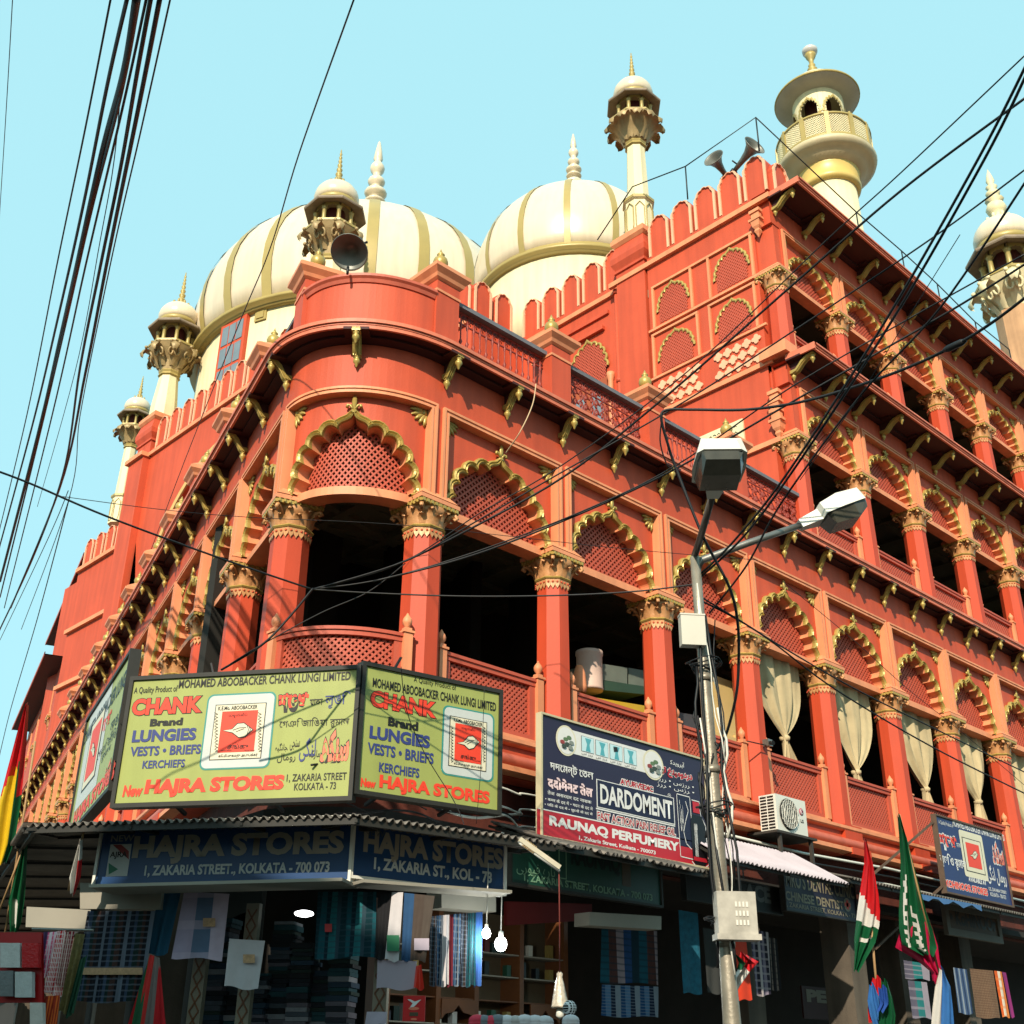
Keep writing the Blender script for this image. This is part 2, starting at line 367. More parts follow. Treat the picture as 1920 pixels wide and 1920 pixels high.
# ---- column (axis at x=0, y=.22), z relative to the frame top
def column_kit(HA, zf, ap0=.215, ap1=.235):
    n = 8; ph = math.pi/8; q = 1/math.cos(ph); c = (0, .22, 0); k = {}
    zt = -HA-.10
    mb = MB(); mb.lathe([(ap1*q*1.12, zf), (ap1*q*1.12, zf+.12), (ap1*q, zf+.16), (ap0*q, zt-.30)], 8, c, 0, False, ph); k['column'] = mb.mesh('column', REDC)
    mb = MB()
    mb.box(-.33, .33, .22-.33, .22+.33, zt+.02, zt+.075); mb.box(-.30, .30, .22-.30, .22+.30, zt+.075, zt+.10)
    v = [(-.31, -.09, zt+.10), (.31, -.09, zt+.10), (.31, .53, zt+.10), (-.31, .53, zt+.10), (-.22, .0, zt+.21), (.22, .0, zt+.21), (.22, .44, zt+.21), (-.22, .44, zt+.21)]
    mb.add(v, [(0,1,5,4), (1,2,6,5), (2,3,7,6), (3,0,4,7), (4,5,6,7)])
    k['abacus'] = mb.mesh('abacus', PEACH)
    mb = MB(); mb.box(-.315, .315, .22-.315, .22+.315, zt-.035, zt+.02, 1)
    for i in range(9):                                                # bead row on the rim
        for ax in range(4):
            t = -.28+i*.07; x, y = ((t, .22-.318), (t, .22+.318), (-.318, .22+t), (.318, .22+t))[ax]
            mb.box(x-.022, x+.022, y-.012, y+.012, zt-.03, zt+.012, 1)
    mb.lathe([(.225, zt-.30), (.235, zt-.2), (.27, zt-.1), (.33, zt-.035)], 16, c, 0, True)
    for row, (z0, h, r_, nn) in enumerate(((zt-.30, .15, .235, 8), (zt-.30, .235, .245, 8))):
        for i in range(nn):
            a = 2*math.pi*(i+row*.5)/nn+ph*0; d = Vector((math.cos(a), math.sin(a), 0)); tt = Vector((-d.y, d.x, 0))
            P0 = Vector(c)+d*r_; wv = .07
            pts = [(0, 0, wv*.7), (.012, h*.35, wv), (.03, h*.7, wv*.9), (.075, h*.97, wv*.6), (.115, h*.93, wv*.35), (.115, h*.84, wv*.2)]
            vv = []
            for o_, zz, w_ in pts:
                for sg, dd in ((-1, -.012), (0, .02), (1, -.012)): vv.append(P0+d*(o_+dd)+tt*w_*sg+Vector((0, 0, z0+zz)))
            mb.add(vv, [(i2*3+j, i2*3+j+1, (i2+1)*3+j+1, (i2+1)*3+j) for i2 in range(len(pts)-1) for j in range(2)], 0, True)
    for sx in (-1, 1):
        for sy in (-1, 1):                                            # corner volutes
            d = Vector((sx, sy, 0)).normalized(); P0 = Vector(c)+Vector((0, 0, zt-.07))
            mb.tube([P0+d*.27+Vector((0,0,-.09)), P0+d*.34+Vector((0,0,.0)), P0+d*.405+Vector((0,0,.015)), P0+d*.43+Vector((0,0,-.03)), P0+d*.40+Vector((0,0,-.055)), P0+d*.385+Vector((0,0,-.025))], [.03, .032, .03, .028, .022, .016], 6)
    k['capital'] = mb.mesh('capital', [GOLDC, GOLD])
    mb = MB(); mb.lathe([((ap0+.03)*q, zt-.325), ((ap0+.045)*q, zt-.305), ((ap0+.03)*q, zt-.285)], 8, c, 1, False, ph)
    mb.lathe([((ap0+.012)*q, zt-.40), ((ap0+.02)*q, zt-.325)], 8, c, 0, False, ph)
    for f_ in range(8):                                               # scalloped skirt
        a = 2*math.pi*f_/8; d = Vector((math.cos(a), math.sin(a), 0)); tt = Vector((-d.y, d.x, 0)); r_ = ap0+.016
        w_ = r_*math.tan(math.pi/8)
        for j in range(3):
            x = -w_+w_*2*(j+.5)/3; hw = w_/3*.98
            pz = [(-hw, 0), (-hw*.9, -.045), (-hw*.45, -.07), (0, -.105), (hw*.45, -.07), (hw*.9, -.045), (hw, 0)]
            mb.add([Vector(c)+d*(r_+.006)+tt*(x+px)+Vector((0, 0, zt-.385+z*.8)) for px, z in pz], [tuple(range(7))], 0)
            P0 = Vector(c)+d*(r_+.008)+tt*x+Vector((0, 0, zt-.37)); mb.ell(P0, (.016, .016, .018), 6, 4, 2)
    k['neck_band'] = mb.mesh('neck_band', [GOLDC, GOLD, RED])
    return k
CA = column_kit(1.42, 5.05-T2); CB3 = column_kit(1.14, 10.55-T3_); CB4 = column_kit(1.14, 14.82-T4)
CC = column_kit(1.42, 5.05-T2, .232, .25)
def place_column(kit, M):
    c = ob('column', kit['column'], mosque, M)
    for n in ('abacus', 'capital', 'neck_band'): ob(n, kit[n], c)

# ---- jali balustrade of one bay, z relative to its base
def balustrade_kit(H, x0=.42):
    k = {}; a, b = x0, B-x0
    mb = MB(); mb.box(a-.10, b+.10, .0, .14, H-.09, H, 0); mb.box(a-.10, b+.10, -.02, .15, H-.03, H+.012, 0)
    mb.box(a-.10, a+.05, .012, .13, .08, H-.09); mb.box(b-.05, b+.10, .012, .13, .08, H-.09); mb.box(a+.05, b-.05, .012, .13, .08, .15)
    k['balustrade_panel'] = mb.mesh('balustrade_panel', JALI)
    mb = MB(); lattice(mb, [(a+.05, .15), (b-.05, .15), (b-.05, H-.09), (a+.05, H-.09)], .058, .028, .05, .085); k['lattice'] = mb.mesh('lattice', JALI)
    mb = MB(); mb.box(a-.13, b+.13, -.035, .16, 0, .08); k['plinth'] = mb.mesh('plinth', PEACH)
    for nm, x in (('a', a-.10), ('b', b+.10)):
        mb = MB(); mb.box(x-.055, x+.055, -.045, .065, .08, H+.02); mb.box(x-.072, x+.072, -.062, .082, H+.02, H+.05); mb.box(x-.045, x+.045, -.035, .055, H+.05, H+.09)
        mb.lathe([(.03, H+.09), (.032, H+.11), (.055, H+.145), (.06, H+.18), (.05, H+.215), (.025, H+.25), (.008, H+.285), (0, H+.29)], 10, (x, .01, 0))
        k['rail_post'+nm] = mb.mesh('rail_post', PEACH)
    return k
BA, BB3, BB4 = balustrade_kit(.92), balustrade_kit(1.0), balustrade_kit(.96)
BY = T3(0, .17, 0)
def place_bal(kit, M, bent=False):
    g = (lambda m: bend(m)) if bent else (lambda m: m)
    p = ob('balustrade_panel', g(kit['balustrade_panel']), mosque, M)
    for n in kit:
        if n != 'balustrade_panel': ob(n.rstrip('ab') if n.startswith('rail') else n, g(kit[n]), p)

# ---- eave bracket: x=0, from the wall (y=0) outwards (y<0), z relative to the soffit
def bracket_mesh(dp=.40, dr=.36, w=.042):
    mb = MB()
    spine = [(-dp-.03, -.035), (-dp*.88, -.05), (-dp*.72, -.075), (-dp*.55, -.13), (-dp*.42, -.20), (-dp*.30, -.255), (-dp*.18, -.275), (-.05, -.29)]
    th = [.05, .06, .08, .095, .095, .085, .07, .06]
    for x0, x1, s_ in ((-w, w, 1.), (-w*1.4, -w, .7), (w, w*1.4, .7)):
        up = [(y, min(-.002, z+t*.5*s_)) for (y, z), t in zip(spine, th)]; dn = [(y, z-t*.5*s_) for (y, z), t in zip(spine, th)]; prof = up+dn[::-1]
        n = len(prof); m = len(spine); v = [(x, y, z) for x in (x0, x1) for y, z in prof]
        mb.add(v, [(i, (i+1) % n, (i+1) % n+n, i+n) for i in range(n)]+[(i+k, i+1+k, n-2-i+k, n-1-i+k) for i in range(m-1) for k in (0, n)])
    for k in range(3): mb.tube([(-.03+.03*k, y, z-t*.5) for (y, z), t in zip(spine, th)], .012, 5)
    def drop(y, z, s_): mb.lathe([(.0, z-.20*s_), (.012*s_, z-.18*s_), (.03*s_, z-.13*s_), (.052*s_, z-.10*s_), (.05*s_, z-.07*s_), (.028*s_, z-.045*s_), (.045*s_, z-.03*s_), (.045*s_, z)], 10, (0, y, 0))
    drop(-dp+.0, -.05, 1.0); drop(-.055, -.28, .95); mb.box(-.05, .05, -.10, -.002, -.29, -.22); mb.box(-.055, .055, -dp-.05, -dp+.05, -.055, -.003)
    return mb.mesh('bracket', GOLD)
BR2, BR3 = bracket_mesh(.29), bracket_mesh(.52, .40, .05)
PLATE = MB().box(-.17, .17, -.34, -.002, -.04, -.001).add([(x, y, z) for x in (-.022, .022) for y, z in ((-.30, -.03), (-.01, -.03), (-.01, -.24), (-.08, -.23), (-.18, -.14))], [(0,1,2,3,4), (9,8,7,6,5), (3,4,9,8), (2,3,8,7)]).mesh('bracket_plate', MAROON)
def place_bracket(me, M):
    p = ob('bracket', me, mosque, M); ob('bracket_plate', PLATE, p)

# ---- street front, first floor
ZS2 = T2+.73
def RM(i, z, sx=1): return T3(B*i, 0, z)
def LM(k, z): o = L0+dL*B*(k+1); return frame_matrix((o.x, o.y, z), esL, inL)
def LMc(k, z): o = L0+dL*B*k; return frame_matrix((o.x, o.y, z), esL, inL)
PED = MB().box(-.27, .27, -.10, .42, 5.10, 5.50).box(-.29, .29, -.215, .42, 4.99, 5.10).mesh('pedestal', REDC)
def pedestal(M): ob('pedestal', PED, mosque, M)
for i in range(NR):
    M = RM(i, T2)
    if i == 0: M = T3(-.1, 0, T2) @ Matrix.Diagonal(((B+.1)/B, 1, 1, 1))
    place_kit(KA, M)
    M2 = M.copy(); M2[2][3] = 5.52; place_bal(BA, M2 @ BY)
    place_column(CC if i == 0 else CA, T3(-.1 if i == 0 else B*i, 0, T2)); pedestal(T3(-.1 if i == 0 else B*i, 0, 0))
for k in range(NL):
    place_kit(KA, LM(k, T2)); place_bal(BA, LM(k, 5.52) @ BY); place_column(CC if k == 0 else CA, LMc(k, T2)); pedestal(LMc(k, 0))
place_kit(KA, T3(0, 0, T2), True); place_bal(BA, T3(0, 0, 5.52), True)
SP = street_path()
mb = MB(); mb.sweep(SP, [(0, T2), (0, ZS2+.05), (.36, ZS2+.05), (.36, T2)]); mb.obj('frieze', RED, mosque)
mb = MB()
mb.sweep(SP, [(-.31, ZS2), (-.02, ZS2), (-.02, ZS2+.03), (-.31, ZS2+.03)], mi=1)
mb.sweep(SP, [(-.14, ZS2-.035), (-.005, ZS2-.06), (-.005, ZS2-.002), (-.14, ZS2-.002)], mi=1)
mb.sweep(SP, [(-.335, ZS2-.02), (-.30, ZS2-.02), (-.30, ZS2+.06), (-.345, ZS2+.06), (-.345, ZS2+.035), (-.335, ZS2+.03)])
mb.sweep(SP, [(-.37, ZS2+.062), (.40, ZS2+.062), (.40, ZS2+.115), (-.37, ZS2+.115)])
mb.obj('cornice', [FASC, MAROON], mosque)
# ledges under the balustrade
mb = MB(); mb.sweep(SP, [(-.03, 4.99), (-.03, 5.44), (.45, 5.44), (.45, 4.99)])
mb.obj('base_wall', RED, mosque)
mb = MB(); mb.sweep(SP, [(.26, 4.2), (.26, 4.985), (.45, 4.985), (.45, 4.2)]); mb.obj('recessed_wall', mat('grimy_red_plaster', (104, 48, 34), .8, var=.4, scale=1.6, bump=.2, streak=.35), mosque)  # red plaster darkened in its colour for the shade under the ledge
mb = MB(); mb.sweep(SP, [(-.10, 5.40), (-.035, 5.38), (-.035, 5.468), (-.12, 5.468), (-.12, 5.42)])
mb.sweep(SP, [(-.20, 5.02), (-.032, 5.0), (-.032, 5.085), (-.20, 5.085)])
mb.obj('sill_course', PEACH, mosque)
mb = MB(); mb.sweep(SP, [(-.032, 5.09), (-.13, 5.10), (-.17, 5.15), (-.17, 5.20), (-.13, 5.25), (-.06, 5.27), (-.032, 5.27)], sm=True)
mb.obj('torus_course', ROSE, mosque)
# brackets: two to a bay
for i in range(2*NR):
    place_bracket(BR2, T3(-.04+i*B/2, 0, ZS2))
for k in range(2*NL):
    o = L0+dL*(B/2)*k; place_bracket(BR2, frame_matrix((o.x, o.y, ZS2), esL, inL))
P_, N_ = corner_at(.5); place_bracket(BR2, frame_matrix((P_.x, P_.y, ZS2), (N_.y, -N_.x, 0), N_))

# ---- rooms behind the arcades
def room(x0, x1, y1, zf, zc, name):
    mb = MB(); mb.box(x0, x1, .45, y1, zc, zc+.1)
    for i in range(int((x1-x0)/1.15)+1): mb.box(x0+i*1.15, x0+i*1.15+.14, .45, y1, zc-.12, zc)
    for j in range(int((y1-.5)/1.1)): mb.box(x0, x1, .9+j*1.1, 1.02+j*1.1, zc-.09, zc)
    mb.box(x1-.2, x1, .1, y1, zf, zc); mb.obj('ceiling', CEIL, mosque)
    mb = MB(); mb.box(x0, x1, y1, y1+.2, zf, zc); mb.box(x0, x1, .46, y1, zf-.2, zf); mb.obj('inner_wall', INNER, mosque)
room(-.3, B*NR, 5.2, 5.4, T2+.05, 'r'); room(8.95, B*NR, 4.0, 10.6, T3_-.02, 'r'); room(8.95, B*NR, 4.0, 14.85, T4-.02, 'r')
poly = [(-.3, .45), (-.3, 5.2), (3.2, 5.2)]
mb = MB()
q0 = L0+inL*.45; q1 = L0+dL*B*NL+inL*.45; q2 = q1+inL*4.5; q3 = Vector((-.3, 5.2, 0)); q4 = Vector((-.3, .45, 0)); q5 = L0+inL*4.5
def flat(mb, pts, z0, z1, mi=0):
    n = len(pts); mb.add([(p.x, p.y, z0) for p in pts]+[(p.x, p.y, z1) for p in pts], [tuple(range(n))[::-1], tuple(range(n, 2*n))]+[(i, (i+1) % n, (i+1) % n+n, i+n) for i in range(n)], mi)
cpts = [corner_at(u)[0]+corner_at(u)[1]*.40 for u in (0, .2, .4, .6, .8, 1)]
flat(mb, [q0, q1, q2, L0+dL*3.5+inL*4.5, q3, q4]+cpts[::-1], T2+.06, T2+.16)
for i in range(16): mb.bar(L0+dL*(1.1*i)+inL*.45+Vector((0,0,T2)), L0+dL*(1.1*i)+inL*4.5+Vector((0,0,T2)), .14, .12)
for j in range(4): mb.bar(Vector((-.55+j*.3, .75+j*.9, T2)), Vector((2.6, .75+j*.9+.6, T2)), .12, .1)
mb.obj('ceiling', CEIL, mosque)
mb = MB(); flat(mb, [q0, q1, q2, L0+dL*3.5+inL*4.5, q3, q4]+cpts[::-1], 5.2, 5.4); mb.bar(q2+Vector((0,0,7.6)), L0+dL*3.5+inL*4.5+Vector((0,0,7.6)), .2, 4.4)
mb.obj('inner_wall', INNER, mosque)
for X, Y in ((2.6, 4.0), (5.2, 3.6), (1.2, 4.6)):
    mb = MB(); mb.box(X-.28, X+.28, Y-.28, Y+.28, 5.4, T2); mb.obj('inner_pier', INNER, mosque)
# ---- right wing, upper two storeys
for i in range(4, NR):
    place_kit(KB, RM(i, T3_)); place_bal(BB3, RM(i, 10.54) @ BY); place_column(CB3, RM(i, T3_))
    place_kit(KB, RM(i, T4)); place_bal(BB4, RM(i, 14.80) @ BY); place_column(CB4, RM(i, T4))
ZS3, ZS4 = 14.72, 18.92
XW = 8.92                                                         # side wall of the wing, facing -X
for zs, pj, T in ((ZS3, .66, T3_), (ZS4, .76, T4)):
    mb = MB(); mb.sweep(RPATH, [(0, T), (0, zs+.02), (.36, zs+.02), (.36, T)]); mb.obj('frieze', RED, mosque)
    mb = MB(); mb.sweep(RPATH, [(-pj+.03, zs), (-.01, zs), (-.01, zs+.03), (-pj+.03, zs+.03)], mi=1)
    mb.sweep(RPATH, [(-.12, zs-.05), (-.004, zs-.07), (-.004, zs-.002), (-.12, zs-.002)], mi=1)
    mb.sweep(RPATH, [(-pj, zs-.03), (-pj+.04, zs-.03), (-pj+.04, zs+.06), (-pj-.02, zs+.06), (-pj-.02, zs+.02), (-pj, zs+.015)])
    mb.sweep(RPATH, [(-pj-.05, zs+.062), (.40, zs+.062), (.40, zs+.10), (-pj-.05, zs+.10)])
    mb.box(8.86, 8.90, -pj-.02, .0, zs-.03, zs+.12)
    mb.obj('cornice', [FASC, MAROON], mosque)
    for i in range(2*(NR-4)): place_bracket(BR3, T3(9.02+i*B/2, 0, zs))
    place_bracket(BR3, T3(8.96, 0, zs)) if False else None

# ---- merlons: (matrix: x along the wall, y inward)
def merlon_kit(w=.60, h=1.08, d=.30):
    def outline(s_):
        a = w/2*s_; pts = [(-a, 0), (-a, h*.66)]
        n = 5
        for j in range(n):
            t0, t1 = math.pi*(1-j/n), math.pi*(1-(j+1)/n)
            for q in range(3):
                t = t0+(t1-t0)*q/3; rr = 1+.09*math.sin(math.pi*q/3)
                pts.append((a*math.cos(t)*rr*.96, h*.66+h*.34*math.sin(t)*rr*.97*(1 if s_ == 1 else .96)))
        return pts+[(a, h*.66), (a, 0)]
    o = outline(1.); i_ = outline(.80)
    mb = MB(); mb.prism(o[::-1], .02, d); body = mb.mesh('merlon', RED)
    mb = MB(); n = len(o)
    v = [(x, -.022, z) for x, z in o]+[(x, -.022, z) for x, z in i_]+[(x, .025, z) for x, z in o]+[(x, .025, z) for x, z in i_]
    mb.add(v, [(k, k+1, n+k+1, n+k) for k in range(n-1)]+[(k, 2*n+k, 2*n+k+1, k+1) for k in range(n-1)]+[(n+k, n+k+1, 3*n+k+1, 3*n+k) for k in range(n-1)])
    return body, mb.mesh('trim', PALEPEACH)
ME, MT = merlon_kit()
def merlons(o, ex, ey, n, pitch, z, start=0.):
    o, ex, ey = Vector(o), Vector(ex), Vector(ey)
    for k in range(n):
        p = o+ex*(start+(k+.5)*pitch); m = ob('merlon', ME, mosque, frame_matrix((p.x, p.y, z), ex, ey)); ob('trim', MT, m)
Z_P = 19.22
# ---- side wall of the wing (faces -X): local frame x = -Y direction seen from the left (to the right = towards -Y)
def SW(X, Y, z): return frame_matrix((X, Y, z), (0, -1, 0), (1, 0, 0))
def side_arch_window(Y0, Y1, z0, z1, X):       # small jali window with gold lobed arch, frame in peach
    w = Y1-Y0; c = w/2; M = SW(X, Y1, z0); h = z1-z0
    cur = [(x*w*.41/.93, z*(h*.90-.34)/1.05+.34) for x, z in lobes(4, n=5)]; cur = [(cur[0][0], .06)]+cur; cur = cur+[(-x, z) for x, z in cur[::-1][1:]]
    mb = MB(); lattice(mb, [(x+c, z) for x, z in cur], .062, .032, -.012, .012); p = mb.obj('side_window', JALI, mosque, M)
    mb = MB(); mb.prism([(x+c, z) for x, z in cur][::-1], .02, .06); mb.obj('backing', INNER, p)
    mb = MB(); ribbon(mb, cur[3:-3], c, 0, [(-.005, .0), (0, -.03), (.025, -.04), (.055, -.03), (.06, 0)]); mb.obj('archivolt', GOLD, p)
    return p
def moulding(pts, X, w=.06, d=.05, name='moulding', mt=PEACH):   # straight mouldings on the side wall: (Y0,z0,Y1,z1)
    for k, (a, za, b, zb_) in enumerate(pts):
        mb = MB()
        if abs(a-b) < 1e-6: mb.box(X-d, X, a-w/2, a+w/2, za, zb_)
        else: mb.box(X-d-.004, X, min(a, b), max(a, b), za-w/2, za+w/2)
        mb.obj(name, mt, mosque)
mb = MB(); mb.box(XW, XW+.3, .46, 3.45, 10.5, 19.2); mb.box(XW+.06, XW+.3, .02, .46, 17.0, 19.0); mb.box(XW+.06, XW+.3, .02, .46, 13.0, 14.7); mb.obj('side_wall', RED, mosque)
for (a, b, c_, d_) in ((.55, 1.68, 17.16, 18.28), (2.2, 3.3, 17.16, 18.28), (.60, 1.74, 15.84, 16.94), (2.12, 3.35, 15.84, 16.94)):
    side_arch_window(a, b, c_, d_, XW-.004)
moulding([(.55, 17.14, .55, 18.24), (1.70, 17.14, 1.70, 18.24), (2.2, 17.14, 2.2, 18.24), (3.3, 17.14, 3.3, 18.24), (.50, 18.27, 3.33, 18.27), (.40, 17.10, 3.46, 17.10)], XW)
moulding([(.58, 15.84, .58, 16.94), (1.76, 15.84, 1.76, 16.94), (.55, 16.96, 1.79, 16.96), (2.10, 15.84, 2.10, 16.94), (3.36, 15.84, 3.36, 16.94), (2.07, 16.96, 3.39, 16.96), (.36, 15.80, 3.46, 15.80)], XW, .055)
moulding([(.30, 14.86, 3.46, 14.86), (.3, 13.02, 3.46, 13.02), (.30, 10.9, 3.46, 10.9)], XW, .11, .07)
moulding([(-.05, 18.98, 4.6, 18.98)], XW, .13, .09)
mb = MB()                                                          # cream quatrefoil panels
def quatre(mb, y, z, r):
    pts = []
    for q in range(4):
        a0 = q*math.pi/2; cx_, cz_ = r*.56*math.cos(a0), r*.56*math.sin(a0)
        for j in range(6):
            a = a0-R(95)+R(190)*j/5; pts.append((cx_+r*.44*math.cos(a), cz_+r*.44*math.sin(a)))
    mb.prism([(y+a, z+b) for a, b in pts], -.03, .0)
mb = MB(); quatre(mb, 0, 0, .118); QF = mb.mesh('quatrefoil', PALEPEACH)
for Yc in (1.18, 2.72):
    mb = MB(); mb.box(XW-.008, XW, Yc-.58, Yc+.58, 14.93, 15.76); qp = mb.obj('quatrefoil_panel', RED, mosque)
    for j in range(3):
        for i in range(5):
            x = -.45+(i+.5*(j % 2))*.245
            if x < .56: ob('quatrefoil', QF, qp, SW(XW-.008, Yc-x, 15.09+j*.235))
for zc_, s_ in ((18.25, 1.), (13.62, 1.), (13.2, .8)):              # moulded corbels beside the corner
    mb = MB(); mb.box(XW-.14, XW, .20, .46, zc_+.42, zc_+.50); mb.box(XW-.11, XW, .23, .43, zc_+.26, zc_+.42); mb.box(XW-.16, XW, .18, .48, zc_+.20, zc_+.26)
    mb.lathe([(.0, zc_-.22), (.05, zc_-.12), (.09, zc_-.06), (.07, zc_), (.12, zc_+.06), (.16, zc_+.20)], 4, (XW-.03, .33, 0), 0, False, math.pi/4); mb.obj('corbel', PEACH, mosque)
mb = MB(); mb.box(XW-.2, XW+.2, -.12, .52, 14.86, 15.12); mb.obj('corner_block', PEACH, mosque)
mb = MB(); mb.box(XW-.05, XW, 1.15, 2.3, 13.30, 13.84, 0); p = mb.obj('inscription_plaque', CREAM, mosque)
mb = MB()
for j in range(3):
    for i in range(9): 
        y = 1.3+i*.105; mb.tube([(XW-.055, y, 13.42+j*.14), (XW-.055, y+.03, 13.45+j*.14), (XW-.055, y+.07, 13.42+j*.14+.02*(i % 2))], .008, 4)
mb.obj('lettering', BLACK, p)
merlons((XW+.02, 0, 0), (0, -1, 0), (1, 0, 0), 5, .69, Z_P, -3.42)
merlons((8.95, -.12, 0), (1, 0, 0), (0, 1, 0), 21, .74, Z_P-.25, 0)
mb = MB(); mb.box(XW, 25.3, -.5, .4, 19.02, 19.1); mb.box(XW+.3, 25.3, .3, 3.4, 18.9, 19.02); mb.obj('roof_slab', RED, mosque)
# pier under the slim minaret
def bulge_pier(X, Y, zb_, zt, w=.5):
    mb = MB(); c = (X, Y, 0); q = math.sqrt(2); a = math.pi/4
    mb.lathe([(w*q*.84, zb_), (w*q*.84, zt-1.05), (w*q*.92, zt-1.04), (w*q*.92, zt-.97), (w*q*.86, zt-.95), (w*q*1.02, zt-.78), (w*q*1.04, zt-.62), (w*q*.90, zt-.34), (w*q*.86, zt-.26)], 4, c, 0, False, a)
    p = mb.obj('pier', RED, mosque)
    mb = MB(); mb.lathe([(w*q*.88, zt-.26), (w*q*1.0, zt-.18), (w*q*1.0, zt-.06), (w*q*.94, zt-.055), (w*q*.94, zt)], 4, c, 0, False, a); mb.obj('pier_cap', PEACH, p)
bulge_pier(XW+.38, 3.93, 10.5, 20.25, .52)
# ---- hall wall behind the terrace
XH = 9.12
mb = MB(); mb.box(XH, XH+.5, 4.35, 8.0, 10.5, 19.2); mb.box(7.35, XH, 7.92, 8.2, 10.5, 19.2); mb.box(7.35, 7.65, 8.2, 13., 10.5, 19.2); mb.obj('hall_wall', RED, mosque)
moulding([(4.45, 18.95, 7.95, 18.95)], XH, .13, .08)
mb = MB(); mb.box(7.27, 9.0, 7.84, 7.92, 18.89, 19.02); mb.obj('moulding', PEACH, mosque); mb = MB(); mb.box(7.27, 7.35, 7.84, 13, 18.885, 19.015); mb.obj('moulding', PEACH, mosque)
merlons((XH+.02, 0, 0), (0, -1, 0), (1, 0, 0), 5, .72, Z_P, -7.95)
merlons((7.37, 7.94, 0), (1, 0, 0), (0, 1, 0), 2, .74, Z_P, 0); merlons((7.37, 0, 0), (0, -1, 0), (1, 0, 0), 6, .74, Z_P, -12.4)
for a, b, c_, d_, dp in ((4.85, 6.6, 18.45, .10, .06), (5.0, 6.45, 18.05, .10, .1)):
    mb = MB(); mb.box(XH-dp, XH, a, b, c_, c_+d_); mb.obj('moulding', RED, mosque)
p = side_arch_window(4.75, 6.35, 16.6, 18.1, XH-.04)
mb = MB(); mb.box(XH-.05, XH, 4.95, 6.15, 14.4, 16.68, 0); door = mb.obj('door', mat('brown_door_wood', (168, 84, 48), .5, var=.2, scale=3), mosque)
for a in (5.02, 5.6):
    mb = MB(); mb.box(XH-.056, XH-.05, a+.06, a+.44, 15.3, 16.4); mb.obj('pane', GLASSY, door)
for y in (4.82, 6.28): mb = MB(); mb.lathe([(.09, 14.4), (.075, 14.6), (.07, 16.5), (.10, 16.6), (.10, 16.7)], 10, (XH-.06, y, 0)); mb.obj('door_column', PEACH, mosque)
mb = MB(); mb.tube([(XH-.1, 4.52, 18.9), (XH-.1, 4.52, 10.6)], .055, 8); mb.tube([(XH-.1, 4.52, 16.4), (XH-.1, 4.52, 16.28)], .075, 8); mb.tube([(XH-.1, 4.52, 18.92), (XH-.1, 4.52, 18.8)], .09, 8); mb.obj('downpipe', RED, mosque)

# ---- terrace over the street fronts: pillars, railings, curved corner parapet
ZT0 = ZS2+.115
def terrace_pillar(M):
    mb = MB(); mb.box(-.21, .21, .0, .42, 0, 1.22); p = mb.obj('terrace_pillar', RED, mosque, M)
    mb = MB(); mb.box(-.225, .225, -.015, .435, 1.02, 1.06); v = []
    for h_, z_ in ((.215, 1.22), (.25, 1.25), (.27, 1.30), (.33, 1.37), (.33, 1.43), (.30, 1.43), (.30, 1.46), (.05, 1.66)):
        v += [(-h_, .21-h_, z_), (h_, .21-h_, z_), (h_, .21+h_, z_), (-h_, .21+h_, z_)]
    n = 8; mb.add(v, [(j*4+k, j*4+(k+1) % 4, (j+1)*4+(k+1) % 4, (j+1)*4+k) for j in range(n-1) for k in range(4)]); mb.obj('pillar_cap', PEACH, p)
    mb = MB(); mb.lathe([(.05, 1.60), (.10, 1.66), (.115, 1.73), (.10, 1.79), (.05, 1.83), (.045, 1.86), (.06, 1.875), (.03, 1.91), (0, 1.99)], 12, (0, .21, 0)); mb.obj('finial', GOLD, p)
def railing_kit(kind, L):
    k = {}; mb = MB(); mb.box(.21, L-.21, .10, .32, 1.06, 1.13); k['coping'] = mb.mesh('coping', COPING)
    mb = MB(); mb.bar((.21, .2, .12), (L-.21, .2, .12), .03, .03); mb.bar((.21, .2, 1.04), (L-.21, .2, 1.04), .03, .03); mb.bar((.21, .2, .86), (L-.21, .2, .86), .02, .02)
    n = 15
    for i in range(n):
        x = .27+(L-.54)*i/(n-1)
        if kind == 0:
            mb.lathe([(.012, .12), (.03, .16), (.014, .22), (.012, .5), (.03, .55), (.012, .6), (.012, .78), (.026, .84), (.012, .9), (.012, 1.04)], 6, (x, .2, 0))
            mb.tube([(x, .2, .88), (x+.035, .2, .96), (x+.06, .2, .9)], .010, 4); mb.tube([(x, .2, 1.02), (x-.035, .2, .95), (x-.06, .2, 1.0)], .010, 4)
        else:
            for z in (.20, .38, .56, .74, .92):
                s_ = 1 if (i+int(z*10)) % 2 else -1
                mb.tube([(x+s_*.05*math.cos(a), .2, z+.085*math.sin(a)) for a in [q*.75 for q in range(7)]], .013, 5)
                mb.ell((x, .2, z), (.025, .02, .035), 6, 4)
            mb.tube([(x, .2, .12), (x, .2, 1.04)], .009, 4)
    k['railing'] = mb.mesh('railing', IRON)
    return k
RK = [railing_kit(0, B), railing_kit(1, B)]
def place_railing(kind, M): r_ = ob('railing', RK[kind]['railing'], mosque, M); ob('coping', RK[kind]['coping'], r_)
for i in range(5):
    if i < 4: place_railing(i % 2, RM(i, ZT0))
    if i < 4: terrace_pillar(T3(B*i-(.03 if i == 0 else 0), .0, ZT0))
for k in range(NL-5):
    terrace_pillar(LMc(k, ZT0)); place_railing((k+1) % 2, LM(k, ZT0))
CPp = [corner_at(.06+.88*i/24) for i in range(25)]
